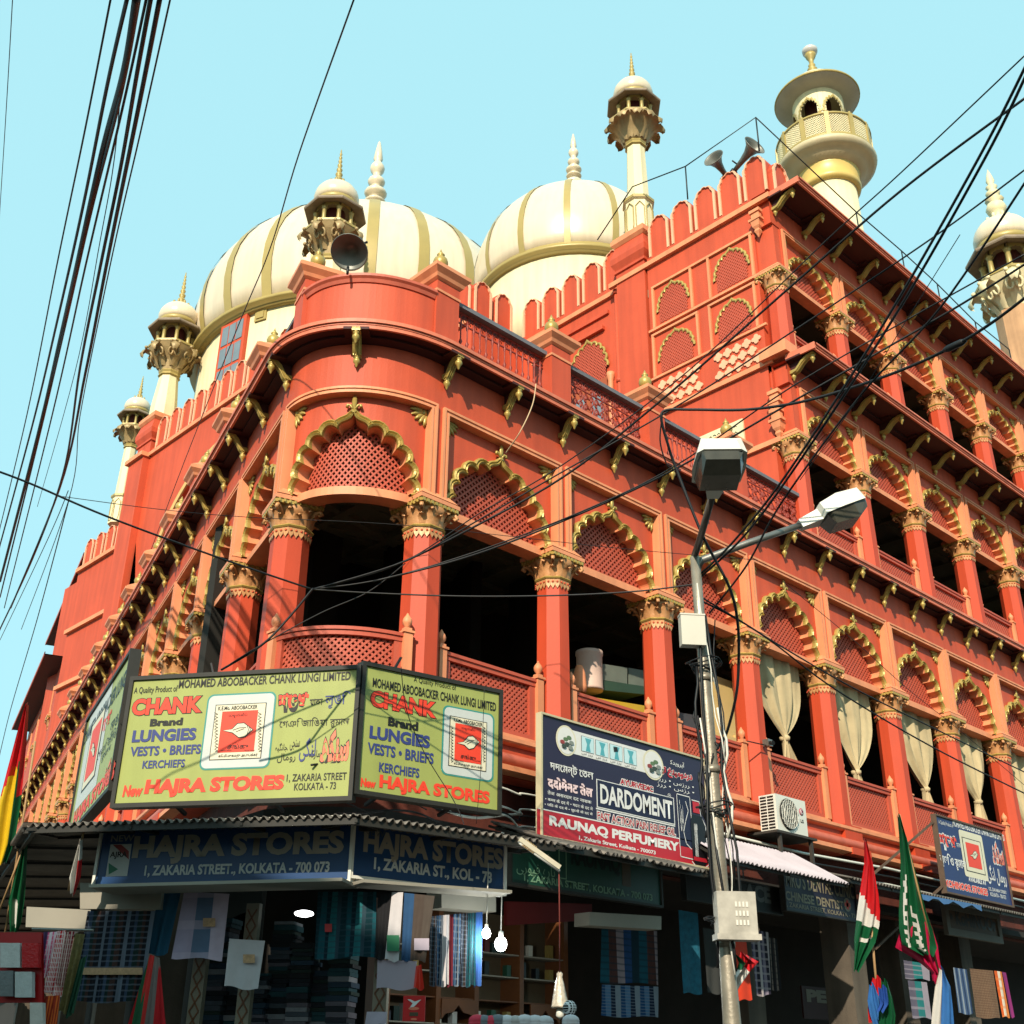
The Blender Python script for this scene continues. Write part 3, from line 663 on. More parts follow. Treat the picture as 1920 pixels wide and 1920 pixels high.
mb = MB(); mb.sweep(CPp, [(.04, ZT0-.05), (.04, ZT0+.9), (.30, ZT0+.9), (.30, ZT0-.05)]); par = mb.obj('corner_parapet', RED, mosque)
mb = MB(); mb.sweep(CPp, [(.02, ZT0+.88), (.0, ZT0+.93), (-.03, ZT0+.96), (-.03, ZT0+1.0), (.05, ZT0+1.03), (.34, ZT0+1.03), (.34, ZT0+.88)]); mb.obj('coping', ROSE, par)
mb = MB(); flat(mb, [L0+dL*B*NL+inL*.3, L0+dL*B*NL+inL*9, Vector((9.2, 22, 0)), Vector((9.2, .3, 0)), Vector((0, .3, 0))]+cpts[::-1]+[L0+inL*.3], ZT0-.16, ZT0-.06); mb.obj('terrace_floor', COPING, mosque)

# ---- left hall block with the great arch (faces -X)
XA = 5.1
mb = MB()
arc = [(3.75*math.cos(R(180*i/40)), 2.22+3.9*math.sin(R(180*i/40))) for i in range(41)]; arc = [(3.75, 0), (3.75, 1.2)]+arc+[(-3.75, 1.2), (-3.75, 0)]
M = SW(XA, 15.4, 11.5)
mb = MB(); arch_plate(mb, arc, -5.8, 3.78, 0, 7.7, 0, 0, 0); mb.obj('great_arch_wall', RED, mosque, M)
mb = MB(); ribbon(mb, arc, 0, 0, [(0, .0), (0, -.05), (.12, -.07), (.2, -.03), (.2, 0)]); mb.obj('archivolt', mat('pale_gold_paint', (214, 178, 110), .45, var=.15), mosque, M)
mb = MB(); ribbon(mb, arc, 0, 0, [(0, 0), (0, 1.5)]); mb.box(-3.9, 3.9, 1.5, 1.7, -1, 6.3); mb.obj('arch_recess', RED, mosque, M)
for bx_ in ((XA+.02, XA+9, 11.7, 11.9, 10.5, 19.2), (XA+.02, XA+9, 20.9, 21.2, 10.5, 19.2), (XA-.22, XA, 20.35, 21.3, 10.5, 18.9), (XA-.22, XA, 11.65, 12.5, 10.5, 18.9)): mb = MB(); mb.box(*bx_); mb.obj('hall_wall', RED, mosque)
mb = MB(); mb.box(XA-.09, XA-.0, 12.0, 20.3, 18.9, 19.03); mb.obj('moulding', PEACH, mosque); mb = MB(); mb.box(XA-.32, XA-.0, 20.3, 21.4, 18.88, 19.02); mb.obj('moulding', PEACH, mosque)
merlons((XA+.02, 0, 0), (0, -1, 0), (1, 0, 0), 11, .74, Z_P-.15, -20.2)
bulge_pier(XA+.35, 20.7, 18.9, 20.5, .52); bulge_pier(XA+.6, 12.1, 18.9, 20.5, .52)
# stepped blocks beyond, towards the far end of the left street
mb = MB(); mb.box(6.4, 12, 21.3, 27.5, 10.5, 17.6); mb.obj('far_hall_wall', RED, mosque); mb = MB(); mb.box(7.4, 14, 27.5, 31, 10.5, 18.2); mb.obj('far_hall_wall', RED, mosque)
mb = MB()
for z in (13.2, 15.2, 17.5): mb = MB(); mb.box(6.28, 6.4, 21.3, 27.5, z, z+.14); mb.obj('moulding', PEACH, mosque)
merlons((6.42, 0, 0), (0, -1, 0), (1, 0, 0), 7, .8, 17.6, -27.4)
bulge_pier(7.9, 28.3, 17.5, 19.6, .55)
kf = 12.2
far = [(L0+dL*B*kf, inL), (L0+dL*B*NL, inL)]
for zs, pj, inn in ((14.7, .66, .0), (18.6, .9, .9)):
    mb = MB(); mb.sweep(far, [(inn, zs-4.1), (inn, zs), (4, zs), (4, zs-4.1)]); mb.sweep([(far[0][0], inL), (far[0][0]+dL*.3, inL)], [(inn+.001, zs-4.1), (inn+.001, zs), (3.9, zs), (3.9, zs-4.1)])
    mb.obj('far_wing_wall', RED, mosque)
    mb = MB(); mb.sweep(far, [(inn-pj, zs), (inn, zs), (inn, zs+.03), (inn-pj, zs+.03)], mi=1); mb.sweep(far, [(inn-pj-.03, zs-.02), (inn-pj, zs-.02), (inn-pj, zs+.1), (inn-pj-.03, zs+.1)])
    mb.obj('cornice', [ROSE, MAROON], mosque)
for k in range(int(kf)+1, NL):
    place_kit(KB, LM(k, T3_)); place_column(CB3, LMc(k, T3_))
# tall block that carries the domes
mb = MB(); mb.box(9.7, 24, 4.0, 28, 18.7, 19.3); mb.obj('main_roof', COPING, mosque)

# ---- domes
def dome(X, Y, Rr, zr, hz, fin, nrib, ph, zb_):
    c = (X, Y, 0); prof = []
    for i in range(15):
        t = i/14; a = R(-16)+R(106)*t
        r_ = Rr*math.cos(a) if a < 0 else Rr*math.cos(a)
        prof.append((max(r_, 0), zr+Rr*.2757*.9+ (Rr*math.sin(a)*.9 if a < 0 else hz*math.sin(a))))
    prof.append((0, zr+Rr*.248+hz))
    mb = MB(); mb.lathe(prof, 64, c, 0, True); d = mb.obj('dome', CREAM2, mosque)
    rd = prof[0][0]
    mb = MB(); mb.lathe([(rd*.97, zb_), (rd*.97, zr-.25)], 64, c); mb.obj('drum', CREAM, d)
    mb = MB(); mb.lathe([(rd*.965, zr-.30), (rd*1.0, zr-.26), (rd*1.0, zr-.18), (rd*1.03, zr-.14), (rd*1.035, zr-.04), (rd*1.0, zr), (rd*1.01, zr+.06), (rd*.96, zr+.10)], 64, c); mb.obj('ring', OCHRE, d)
    for k in range(nrib):
        a = ph+2*math.pi*k/nrib; hw = .18*Rr/6; v = []
        for r_, z in prof:
            for s_ in (-1, 0, 1):
                aa = a+s_*min(hw/max(r_, .3), .3); o = 1.004; v.append((X+(r_*o+.012)*math.cos(aa), Y+(r_*o+.012)*math.sin(aa), z+.012))
        mb = MB(); mb.add(v, [(j*3+q, j*3+q+1, (j+1)*3+q+1, (j+1)*3+q) for j in range(len(prof)-2) for q in range(2)], 0, True); mb.obj('rib', OCHRE, d)
    zt = prof[-1][1]; f = fin/5.6; p = [(.55, -.25), (.60, .0), (.50, .1), (.42, .18)]
    z = .18
    for r_, h_ in ((.50, .9), (.40, .8), (.33, .35), (.34, .55), (.26, .6), (.22, .75)):
        for q in range(1, 6): p.append((.16*r_/.5+r_*math.sin(math.pi*q/6)*.82, z+h_*q/6))
        z += h_; p.append((.14*r_/.5+.04, z))
    p += [(.16, z+.1), (.12, z+.5), (.05, z+.95), (0, z+1.1)]
    k_ = fin/(z+1.1)
    mb = MB(); mb.lathe([(r_*k_*1.15, zt+zz*k_) for r_, zz in p], 16, c); mb.obj('finial', CREAM2, d)
    return d
def ring_z(X, Y, Rr, py): v = Vector((CAM.x-X, CAM.y-Y, 0)).normalized()*Rr; return zat(X+v.x, Y+v.y, py)
D1 = at(690, 545, 43); D2 = at(1078, 440, 36.2)
zr1 = ring_z(D1.x, D1.y, 5.75, 545); zr2 = ring_z(D2.x, D2.y, 2.95, 458)
ca = lambda D: math.atan2(CAM.y-D.y, CAM.x-D.x)
dm = dome(D1.x, D1.y, 5.95, zr1, 4.85, 5.2, 22, ca(D1), 19.0)
dome(D2.x, D2.y, 3.10, zr2, 3.15, 3.0, 14, ca(D2)-R(4), 19.0)
def on_drum(px, py, D, rr):
    d = ray(px, py); ox, oy = CAM.x-D.x, CAM.y-D.y; A = d.x**2+d.y**2; Bq = 2*(ox*d.x+oy*d.y); Cq = ox*ox+oy*oy-rr*rr; t = (-Bq-math.sqrt(max(0, Bq*Bq-4*A*Cq)))/(2*A); return CAM+t*d
rdr = 5.95*math.cos(R(16))*.97
p = on_drum(432, 690, D1, rdr); e = Vector((p.x-D1.x, p.y-D1.y, 0)).normalized(); M = frame_matrix((p.x, p.y, p.z-1.75), (-e.y, e.x, 0), -e)
mb = MB(); mb.box(-.62, .62, -.10, .15, 0, 3.5); w = mb.obj('drum_window', RED, dm, M)
for i in range(3):
    for j in range(4): mb = MB(); mb.box(-.50+i*.35, -.20+i*.35, -.12, -.09, .2+j*.82, .9+j*.82); mb.obj('pane', GLASSY, w)
p = on_drum(490, 592, D1, rdr); e = Vector((p.x-D1.x, p.y-D1.y, 0)).normalized(); mb = MB(); mb.box(-.22, .22, -.05, .1, -.2, .2); mb.box(-.14, .14, -.08, .0, -.12, .12); mb.obj('vent', OCHRE, dm, frame_matrix(p, (-e.y, e.x, 0), -e))
# ---- minarets
def minaret(X, Y, zb_, sh, s=1., lotus=False, sq=False, shaft_mat=CREAM):
    """octagonal shaft, flared capital, arched pavilion, eave, cupola and finial"""
    c = (X, Y, 0); ph = math.pi/8; z = zb_
    mb = MB()
    if sq: mb.lathe([(.42*s*1.3, z-8), (.40*s*1.3, z+sh)], 8, c, 0, False, ph)
    elif lotus: mb.lathe([(.46*s, z), (.44*s, z+1.35*s), (.50*s, z+1.38*s), (.50*s, z+1.5*s), (.36*s, z+1.56*s), (.29*s, z+sh)], 8, c, 0, False, ph)
    else: mb.lathe([(.44*s, z-.3), (.42*s, z+sh*.25), (.28*s, z+sh)], 8, c, 0, False, ph)
    m = mb.obj('minaret', shaft_mat, mosque)
    if lotus:
        mb = MB()
        for k in range(8):
            a0, a1 = ph+k*math.pi/4, ph+(k+1)*math.pi/4; mid = (a0+a1)/2; r_ = .47*s*math.cos(ph); d = Vector((math.cos(mid), math.sin(mid), 0)); t_ = Vector((-d.y, d.x, 0)); P0 = Vector(c)+d*r_
            for pts in ([(-.09, .1), (.09, .1), (.13, .3), (.13, .9), (0, 1.05), (-.13, .9), (-.13, .3), (-.09, .1)],):
                mb.tube([P0+t_*x*s*1.05+Vector((0, 0, z+y*s*1.2)) for x, y in pts], .018*s, 4)
        mb.lathe([(.49*s, z+1.38*s), (.52*s, z+1.40*s), (.52*s, z+1.5*s), (.40*s, z+1.55*s)], 8, c, 0, False, ph); mb.obj('shaft_ornament', OCHRE, m)
    z += sh
    mb = MB(); mb.lathe([(.30*s, z-.22*s), (.36*s, z-.18*s), (.33*s, z-.1*s), (.36*s, z-.04*s), (.34*s, z)], 8, c, 0, False, ph); mb.obj('necking', OCHRE, m)
    mb = MB(); H = .85*s                                            # flared capital with leaves
    mb.lathe([(.34*s, z), (.44*s, z+.35*H), (.70*s, z+.75*H), (.80*s, z+.95*H), (.80*s, z+H)], 16 if lotus else 8, c, 0, lotus, ph)
    nl_ = 12 if lotus else 8
    for k in range(nl_):
        a = 2*math.pi*(k+.5)/nl_; d = Vector((math.cos(a), math.sin(a), 0)); t_ = Vector((-d.y, d.x, 0)); P0 = Vector((X, Y, z))
        if lotus: prof = [(.36, .05, .09), (.46, .35, .14), (.66, .72, .19), (.86, .86, .2), (.95, .74, .16), (.93, .6, .08)]
        else: prof = [(.38, .1, .08), (.52, .4, .13), (.74, .74, .17), (.90, .80, .15), (.98, .62, .11), (.93, .48, .06)]
        v = []
        for r_, zz, w_ in prof:
            for q, dd in ((-1, -.04), (0, .05), (1, -.04)): v.append(P0+d*(r_+dd)*s+t_*w_*q*s+Vector((0, 0, zz*H)))
        mb.add(v, [(j*3+q, j*3+q+1, (j+1)*3+q+1, (j+1)*3+q) for j in range(len(prof)-1) for q in range(2)], 0, True)
        if not lotus:
            for q in (-1, 1):                                       # curled scrolls between the leaves
                mb.tube([P0+d*(.66+.05*math.cos(x_))*s+t_*(q*(.10+.07*math.sin(x_)))*s+Vector((0, 0, (.55+.13*math.cos(x_))*H)) for x_ in [i*.7 for i in range(8)]], .035*s, 5)
                mb.ell(P0+d*.86*s+t_*q*.13*s+Vector((0, 0, .86*H)), (.06*s,)*3, 6, 4)
    mb.obj('leaf_capital', CREAM if sq else GREYGOLD, m)
    z += H
    mb = MB(); mb.lathe([(.82*s, z-.03*s), (.82*s, z+.04*s), (.62*s, z+.05*s)], 8, c, 0, False, ph)
    hp = .82*s
    for k in range(8):
        a = ph+k*math.pi/4; P0 = Vector((X+.55*s*math.cos(a), Y+.55*s*math.sin(a), 0))
        mb.lathe([(.085*s, z+.04*s), (.07*s, z+.12*s), (.062*s, z+hp*.68), (.09*s, z+hp*.72), (.09*s, z+hp*.78)], 6, P0)
        a2 = a+math.pi/8; d = Vector((math.cos(a2), math.sin(a2), 0)); t_ = Vector((-d.y, d.x, 0)); rr = .53*s; hw = .20*s
        ar = [(hw*x/.86, hp*.60+z_*hp*.3/1.05) for x, z_ in [(q[0], q[1]) for q in full_arch(nl=3, n=4)]]
        o = [(hw*1.03, hp), (-hw*1.03, hp)]
        pl = ar+[( -hw*1.03, hp*.6), (-hw*1.03, hp), (hw*1.03, hp), (hw*1.03, hp*.6)]
        n_ = len(ar); V = [Vector((X, Y, z))+d*rr+t_*x+Vector((0, 0, zz)) for x, zz in ar]+[Vector((X, Y, z))+d*rr+t_*x+Vector((0, 0, hp)) for x, zz in ar]
        mb.add(V, [(i, i+1, n_+i+1, n_+i) for i in range(n_-1)])
    mb.lathe([(.30*s, z+.04*s), (.30*s, z+hp)], 8, c, 1, False, ph)
    mb.obj('pavilion', [OCHRE, mat('dark_red_interior', (90, 34, 30), .8)], m)
    z += hp
    mb = MB(); mb.lathe([(.56*s, z-.02*s), (.90*s, z-.13*s), (.92*s, z-.10*s), (.92*s, z-.05*s), (.64*s, z+.14*s), (.60*s, z+.18*s)], 8, c, 0, False, ph); mb.obj('eave', DARKSTONE, m)
    mb = MB(); mb.lathe([(.58*s, z+.12*s), (.63*s, z+.18*s), (.63*s, z+.26*s), (.60*s, z+.30*s)], 24, c, 0, True); mb.obj('cupola_ring', OCHRE, m)
    z += .28*s
    mb = MB(); mb.lathe([(.585*s, z), (.64*s, z+.10*s), (.66*s, z+.22*s), (.62*s, z+.40*s), (.52*s, z+.56*s), (.36*s, z+.69*s), (.2*s, z+.76*s), (0, z+.80*s)], 24, c); mb.obj('cupola', CREAM2, m)
    z += .76*s
    mb = MB(); p = [(.24*s, z-.03*s), (.17*s, z+.06*s), (.08*s, z+.12*s)]; r_ = .13*s; zz = z+.12*s
    for k in range(7):
        h_ = .20*s*(1-.06*k); p += [(r_*.55, zz), (r_, zz+h_*.35), (r_, zz+h_*.6), (r_*.5, zz+h_)]; zz += h_; r_ *= .82
    p += [(.02*s, zz+.08*s), (0, zz+.14*s)]
    if sq: p = [(.16*s, z-.05*s), (.20*s, z+.05*s), (.10*s, z+.14*s), (.20*s, z+.24*s), (.24*s, z+.36*s), (.20*s, z+.48*s), (.08*s, z+.56*s), (.22*s, z+.62*s), (.08*s, z+.68*s), (.15*s, z+.76*s), (.17*s, z+.84*s), (.07*s, z+.94*s), (.14*s, z+1.02*s), (.06*s, z+1.1*s), (.10*s, z+1.2*s), (.07*s, z+1.35*s), (0, z+1.6*s)]
    mb.lathe(p, 10, c)
    for k in range(8):
        a = k*math.pi/4; mb.ell((X+.25*s*math.cos(a), Y+.25*s*math.sin(a), z+.03*s), (.05*s, .05*s, .09*s), 6, 4)
    mb.obj('finial', CREAM if sq else OCHRE, m)
    return m
minaret(XA+.35, 20.7, 20.45, 1.85)                                   # on the far pier of the left hall
M1 = at(625, 440, 33.5); minaret(M1.x, M1.y, zat(M1.x, M1.y, 560), zat(M1.x, M1.y, 487)-zat(M1.x, M1.y, 560), 1.0)
minaret(XW+.38, 3.93, 20.22, 3.15, .80, True)
M3 = at(240, 870, 46); minaret(M3.x, M3.y, zat(M3.x, M3.y, 985), zat(M3.x, M3.y, 836)-zat(M3.x, M3.y, 985), .80, True)
M5 = at(1908, 575, 41); minaret(M5.x, M5.y, zat(M5.x, M5.y, 730), zat(M5.x, M5.y, 592)-zat(M5.x, M5.y, 730), 1.55, False, True, mat('weathered_tower_plaster', (206, 160, 118), .7, var=.2, scale=1.2, streak=.2))
# great round minaret
MX, MY = at(1540, 250, 40).xy
zz = lambda py: zat(MX, MY, py)
c = (MX, MY, 0); zev = zz(188)
mb = MB(); mb.lathe([(1.0, 17), (.86, zz(352))], 40, c); gm = mb.obj('great_minaret', CREAM, mosque)
z0 = zz(362)
mb = MB(); mb.lathe([(.86, z0-.15), (1.0, z0-.1), (1.04, z0+.02), (1.0, z0+.1), (1.02, z0+.5), (1.08, z0+.62)], 40, c); mb.obj('gold_ring', mat('pale_ochre_band', (222, 190, 108), .4, var=.1), gm)
mb = MB(); mb.lathe([(1.05, z0+.55), (1.12, z0+.62), (1.28, z0+.68), (1.34, z0+.78), (1.50, z0+.82), (1.62, z0+.90), (1.66, z0+1.02), (1.62, z0+1.09), (.8, z0+1.10)], 48, c); mb.obj('balcony', mat('pale_gold_grey_plaster', (206, 190, 152), .5, var=.15, scale=2), gm); zf = z0+1.09
mb = MB(); rb = 1.54
for k in range(12):
    a = k*math.pi/6+.1; mb.obox((MX+rb*math.cos(a), MY+rb*math.sin(a), zf+.5), Vector((-math.sin(a), math.cos(a), 0))*.075, Vector((math.cos(a), math.sin(a), 0))*.06, (0, 0, .5))
    mb.ell((MX+rb*math.cos(a), MY+rb*math.sin(a), zf+1.04), (.06, .06, .06), 6, 4)
mb.lathe([(rb-.04, zf+.92), (rb+.05, zf+.92), (rb+.05, zf+.99), (rb-.04, zf+.99), (rb-.04, zf+.92)], 48, c); mb.lathe([(rb-.04, zf), (rb+.06, zf), (rb+.06, zf+.10), (rb-.04, zf+.10)], 48, c); mb.obj('balcony_rail', OCHRE, gm)
mb = MB(); n_ = 110
for sg in (-1, 1):
    for k in range(n_):
        a0 = 2*math.pi*k/n_; da = sg*2*math.pi*9/n_
        mb.tube([(MX+rb*math.cos(a0+da*q/3), MY+rb*math.sin(a0+da*q/3), zf+.1+.82*q/3) for q in range(4)], .018, 4, cap=False)
mb.obj('balcony_lattice', CREAM, gm)
mb = MB(); ru = .86; hu = zev-zf
for k in range(6):                                                     # arched lantern wall
    a0 = k*math.pi/3+R(6)
    N = 16; Wd = ru*math.pi/3
    ar = [(x*.36/.86, 1.72+z*.72/1.05) for x, z in full_arch(nl=4, n=4)]; ar = [(.30, .0)]+ar+[(-.30, .0)]
    top = [(x*1., hu) for x, z in ar]
    out = []
    for x, z in ar: 
        out.append((max(-Wd/2, min(Wd/2, x*1.0)), hu))
    def V(x, z): a = a0-x/ru; return (MX+ru*math.cos(a), MY+ru*math.sin(a), zf+z)
    for i in range(len(ar)-1): mb.add([V(*ar[i]), V(*ar[i+1]), V(*out[i+1]), V(*out[i])], [(0, 1, 2, 3)])
    for sx in (-1, 1):
        xs = [sx*(.30+(Wd/2-.30)*q/3) for q in range(4)]
        for q in range(3): mb.add([V(xs[q], 0), V(xs[q+1], 0), V(xs[q+1], hu), V(xs[q], hu)], [(0, 1, 2, 3)])
        for q in range(2): pass
    rb_ = [(x, z) for x, z in ar[1:-1]]
    for i in range(len(rb_)-1):
        p_, q_ = rb_[i], rb_[i+1]
        def V2(x, z, o): a = a0-x/ru; return (MX+(ru+o)*math.cos(a), MY+(ru+o)*math.sin(a), zf+z)
        mb.add([V2(*p_, .03), V2(*q_, .03), V2(q_[0]*1.22, (q_[1]-1.72)*1.15+1.72, .03), V2(p_[0]*1.22, (p_[1]-1.72)*1.15+1.72, .03)], [(0, 1, 2, 3)], 1)
    for x in (.36, -.36): mb.tube([V(x, 0), V(x, 1.72)], .06, 6, 1)
mb.lathe([(.45, zf), (.45, zf+hu)], 16, c, 2)
mb.obj('lantern', [CREAM, OCHRE, mat('dark_red_interior', (90, 34, 30), .8)], gm)
mb = MB(); mb.lathe([(.84, zev-.28), (1.1, zev-.22), (1.40, zev-.14), (1.44, zev-.10), (1.44, zev-.04), (1.2, zev+.04), (.9, zev+.1)], 48, c); mb.obj('eave', DARKSTONE if False else mat('pale_grey_plaster', (190, 180, 164), .6, var=.15, scale=1.5), gm)
mb = MB(); mb.lathe([(1.44, zev-.12), (1.46, zev-.08), (1.44, zev-.03)], 48, c); mb.obj('eave_edge', OCHRE, gm)
mb = MB(); mb.lathe([(.90, zev+.04), (.94, zev+.2), (.90, zev+.45), (.78, zev+.68), (.58, zev+.85), (.30, zev+.96), (0, zev+1.0)], 32, c); mb.obj('cupola', CREAM2, gm)
mb = MB(); zt = zev+.97; mb.lathe([(.12, zt), (.20, zt+.12), (.10, zt+.22), (.14, zt+.28), (.08, zt+.34), (.18, zt+.48), (.09, zt+.6), (.13, zt+.68), (.07, zt+.75), (.10, zt+.95), (.18, zt+1.1), (.20, zt+1.2), (.12, zt+1.22)], 12, c); mb.obj('finial', OCHRE, gm)
mb = MB(); mb.lathe([(.12, zt+1.2), (.26, zt+1.3), (.28, zt+1.42), (.2, zt+1.52), (.0, zt+1.56)], 14, c); mb.obj('lamp_globe', mat('frosted_lamp_glass', (205, 200, 195), .3, var=.05), gm)
# ================================================================ ground
mb = MB(); mb.box(-300, 300, -300, 300, -.5, -.14); mb.obj('ground', mat('dusty_ground', (120, 112, 100), .9, var=.2, scale=.3), kind='structure')
ASPH = mat('asphalt', (62, 60, 58), .9, var=.25, scale=2, bump=.3)
mb = MB(); mb.box(-60, 80, -14, -2.6, -.13, 0); mb.obj('street', ASPH, kind='structure')
mb = MB(); mb.box(-14, -4.6, -2.6, 60, -.134, -.004); mb.obj('side_street', ASPH, kind='structure')
mb = MB(); mb.box(-4.2, 80, -2.2, 6, -.12, .14); mb.box(-4.2, 80, -2.35, -2.2, -.12, .152); mb.obj('pavement', mat('paving_concrete', (132, 128, 120), .9, var=.2, scale=1.5, bump=.2), kind='structure')

# houses added out of view; the tall one is sized to shade the corner
HOUSE = mat('house_plaster', (170, 150, 120), .85, var=.2, scale=.6, streak=.2); DIM = mat('house_window_void', (40, 42, 44), .4)
def unseen_house(x0, x1, y0, y1, h, label):
    mb = MB(); mb.box(x0, x1, y0, y1, -.1, h); e = mb.obj('street_house', HOUSE, label=label, cat='house', kind='structure')
    mb = MB(); mb.box(x0-.15, x1+.15, y0-.15, y1+.15, h, h+.25); mb.obj('parapet', HOUSE, e)
    for k in range(int(h/3.4)):
        for i in range(int((x1-x0)/2.6)):
            mb = MB(); a = x0+.8+i*2.6; mb.box(a, a+1.1, y1, y1+.03, 1.2+k*3.4, 3.0+k*3.4); mb.obj('window', DIM, e)
for x0, x1, h, lb in ((-9, 3, 8.0, 'broad'), (3, 16, 7.4, 'far')): unseen_house(x0, x1-.05, -26, -15, h, lb+' plain plastered house on the far side of the street')
for y0, y1, h, lb in ((-13.2, -7.4, 12.4, 'tall'), (-7.4, 6, 4.2, 'low'), (6, 24, 5.0, 'second low'), (24, 40, 6, 'third low')): unseen_house(-27, -15.2, y0, y1-.05, h, lb+' plastered house on the far side of the side street')
# ================================================================ text
def text_mesh(body, off=0., shear=0.):
    cu = bpy.data.curves.new('lettering', 'FONT'); cu.body = body; cu.offset = off; cu.shear = shear; cu.resolution_u = 3
    o = bpy.data.objects.new('lettering', cu); me = bpy.data.meshes.new_from_object(o)
    bpy.data.objects.remove(o); bpy.data.curves.remove(cu)
    return me
def ink(name, rgb): return mat('ink_'+name, rgb, .5, var=.06, scale=6)
class Sign:
    """a flat board: P0 a point of its face, ex to the right, outward normal towards the street"""
    def __init__(s, name, label, P0, ex, px, mt, frame=None, fw=.05, thick=.05, cat='sign', group=None, lean=0.):
        s.ex = Vector(ex).normalized(); s.ez = Vector((0, 0, 1)); s.ey = Vector((-s.ex.y, s.ex.x, 0))
        if lean: s.ez = (s.ez-s.ey*math.tan(lean)).normalized(); s.ey = s.ex.cross(s.ez)*-1
        s.ey = s.ez.cross(s.ex); s.P0 = Vector(P0)
        c = [s.loc(*p) for p in px]                                   # TL TR BR BL
        x0 = (c[0][0]+c[3][0])/2; x1 = (c[1][0]+c[2][0])/2; z0 = (c[2][1]+c[3][1])/2; z1 = (c[0][1]+c[1][1])/2
        s.o = s.P0+s.ex*x0+s.ez*z0; s.w = x1-x0; s.h = z1-z0; s.x0 = x0; s.z0 = z0
        s.e = thing(name, label, cat, frame_matrix(s.o, s.ex, s.ey, s.ez), group)
        mb = MB(); mb.box(0, s.w, 0, thick, 0, s.h); mb.obj('panel', mt, s.e)
        if frame:
            mb = MB(); f = fw
            mb.box(-f, s.w+f, -.025, thick+.01, -f, 0); mb.box(-f, s.w+f, -.025, thick+.01, s.h, s.h+f); mb.box(-f, 0, -.024, thick+.01, 0, s.h); mb.box(s.w, s.w+f, -.024, thick+.01, 0, s.h); mb.obj('frame', frame, s.e)
    def loc(s, px, py):
        q = onP(px, py, s.P0, s.ey)-s.P0; return q.dot(s.ex), q.dot(s.ez)
    def L(s, px, py): a, b = s.loc(px, py); return a-s.x0, b-s.z0
    def fit(s, box):
        a, b, c, d = box; x0 = s.L(a, (b+d)/2)[0]; x1 = s.L(c, (b+d)/2)[0]; z1 = s.L((a+c)/2, b)[1]; z0 = s.L((a+c)/2, d)[1]
        return x0, x1, z0, z1
    def txt(s, body, box, ik, off=0.0, outline=None, oo=.03, shear=0., lay=1, name='lettering'):
        x0, x1, z0, z1 = s.fit(box); base = text_mesh(body, off, shear)
        if not len(base.vertices): return
        xs = [v.co.x for v in base.vertices]; ys = [v.co.y for v in base.vertices]; a, b, c, d = min(xs), max(xs), min(ys), max(ys)
        sx, sz = (x1-x0)/(b-a), (z1-z0)/max(d-c, .01)
        for me, m, ly in ([(text_mesh(body, off+oo, shear), outline, lay)] if outline else [])+[(base, ik, lay+1)]:
            for v in me.vertices: v.co = (x0+(v.co.x-a)*sx, -.0022*ly-.001, z0+(v.co.y-c)*sz)
            me.materials.clear(); me.materials.append(m); ob(name, me, s.e)
    def rect(s, box, m, lay=1, name='printed_patch', r=0., ell=False):
        x0, x1, z0, z1 = s.fit(box); pts = []
        if ell: pts = [((x0+x1)/2+(x1-x0)/2*math.cos(a), (z0+z1)/2+(z1-z0)/2*math.sin(a)) for a in [2*math.pi*i/28 for i in range(28)]]
        elif r:
            for cx_, cz_, a0 in ((x1-r, z0+r, -90), (x1-r, z1-r, 0), (x0+r, z1-r, 90), (x0+r, z0+r, 180)):
                pts += [(cx_+r*math.cos(R(a0+q*18)), cz_+r*math.sin(R(a0+q*18))) for q in range(6)]
        else: pts = [(x0, z0), (x1, z0), (x1, z1), (x0, z1)]
        mb = MB(); mb.add([(x, -.0022*lay-.001, z) for x, z in pts], [tuple(range(len(pts)))]); return mb.obj(name, m, s.e)
    def poly(s, pts, m, lay=1, name='printed_drawing'):
        mb = MB(); mb.add([(*((lambda q: (q[0], -.0022*lay-.001, q[1]))(s.L(*p))),) for p in pts], [tuple(range(len(pts)))]); return mb.obj(name, m, s.e)
    def line(s, pts, w, m, lay=1, name='printed_line'):
        mb = MB(); q = [Vector(s.L(*p)) for p in pts]
        for a, b in zip(q[:-1], q[1:]):
            d = (b-a).normalized(); n = Vector((-d.y, d.x))*w/2; a = a-d*w*.3; b = b+d*w*.3
            mb.add([(v.x, -.0022*lay-.001, v.y) for v in (a-n, b-n, b+n, a+n)], [(0, 1, 2, 3)])
        return mb.obj(name, m, s.e)
    def strut(s, x, dz, back=.6):
        mb = MB(); mb.bar((x, .05, dz), (x, back, dz-.1), .035, .035); mb.obj('strut', BLACK, s.e)
I_RED, I_BLK, I_NAVY = ink('red', (232, 66, 40)), ink('black', (26, 24, 20)), ink('navy', (52, 62, 122))
I_WHT, I_CREAM, I_GREY = ink('white', (226, 224, 220)), ink('cream', (222, 214, 186)), ink('grey', (196, 200, 196))
I_TEAL, I_ORNG, I_DKB = ink('teal', (58, 140, 130)), ink('salmon', (232, 122, 92)), ink('deep_navy', (26, 26, 56))
LIME = mat('lime_vinyl', (158, 165, 90), .45, var=.07, scale=1.5, streak=.06)
BLUE = mat('blue_vinyl', (18, 62, 110), .4, var=.12, scale=2); SILV = ink('silver', (150, 142, 128))
AR = lambda *c: ''.join(c)[::-1]
URDU_SANKH = '\uFEB3\uFEE8\uFB91\uFBAA'[::-1]; URDU_LUNGI = '\uFEDF\uFEE8\uFB95\uFBFD'[::-1]; URDU_MARKA = '\uFEE3\uFE8E\uFEAD\uFB90\uFBA7'[::-1]; URDU_RUMAL = '\uFEAD\uFEED\uFEE3\uFE8E\uFEDD'[::-1]
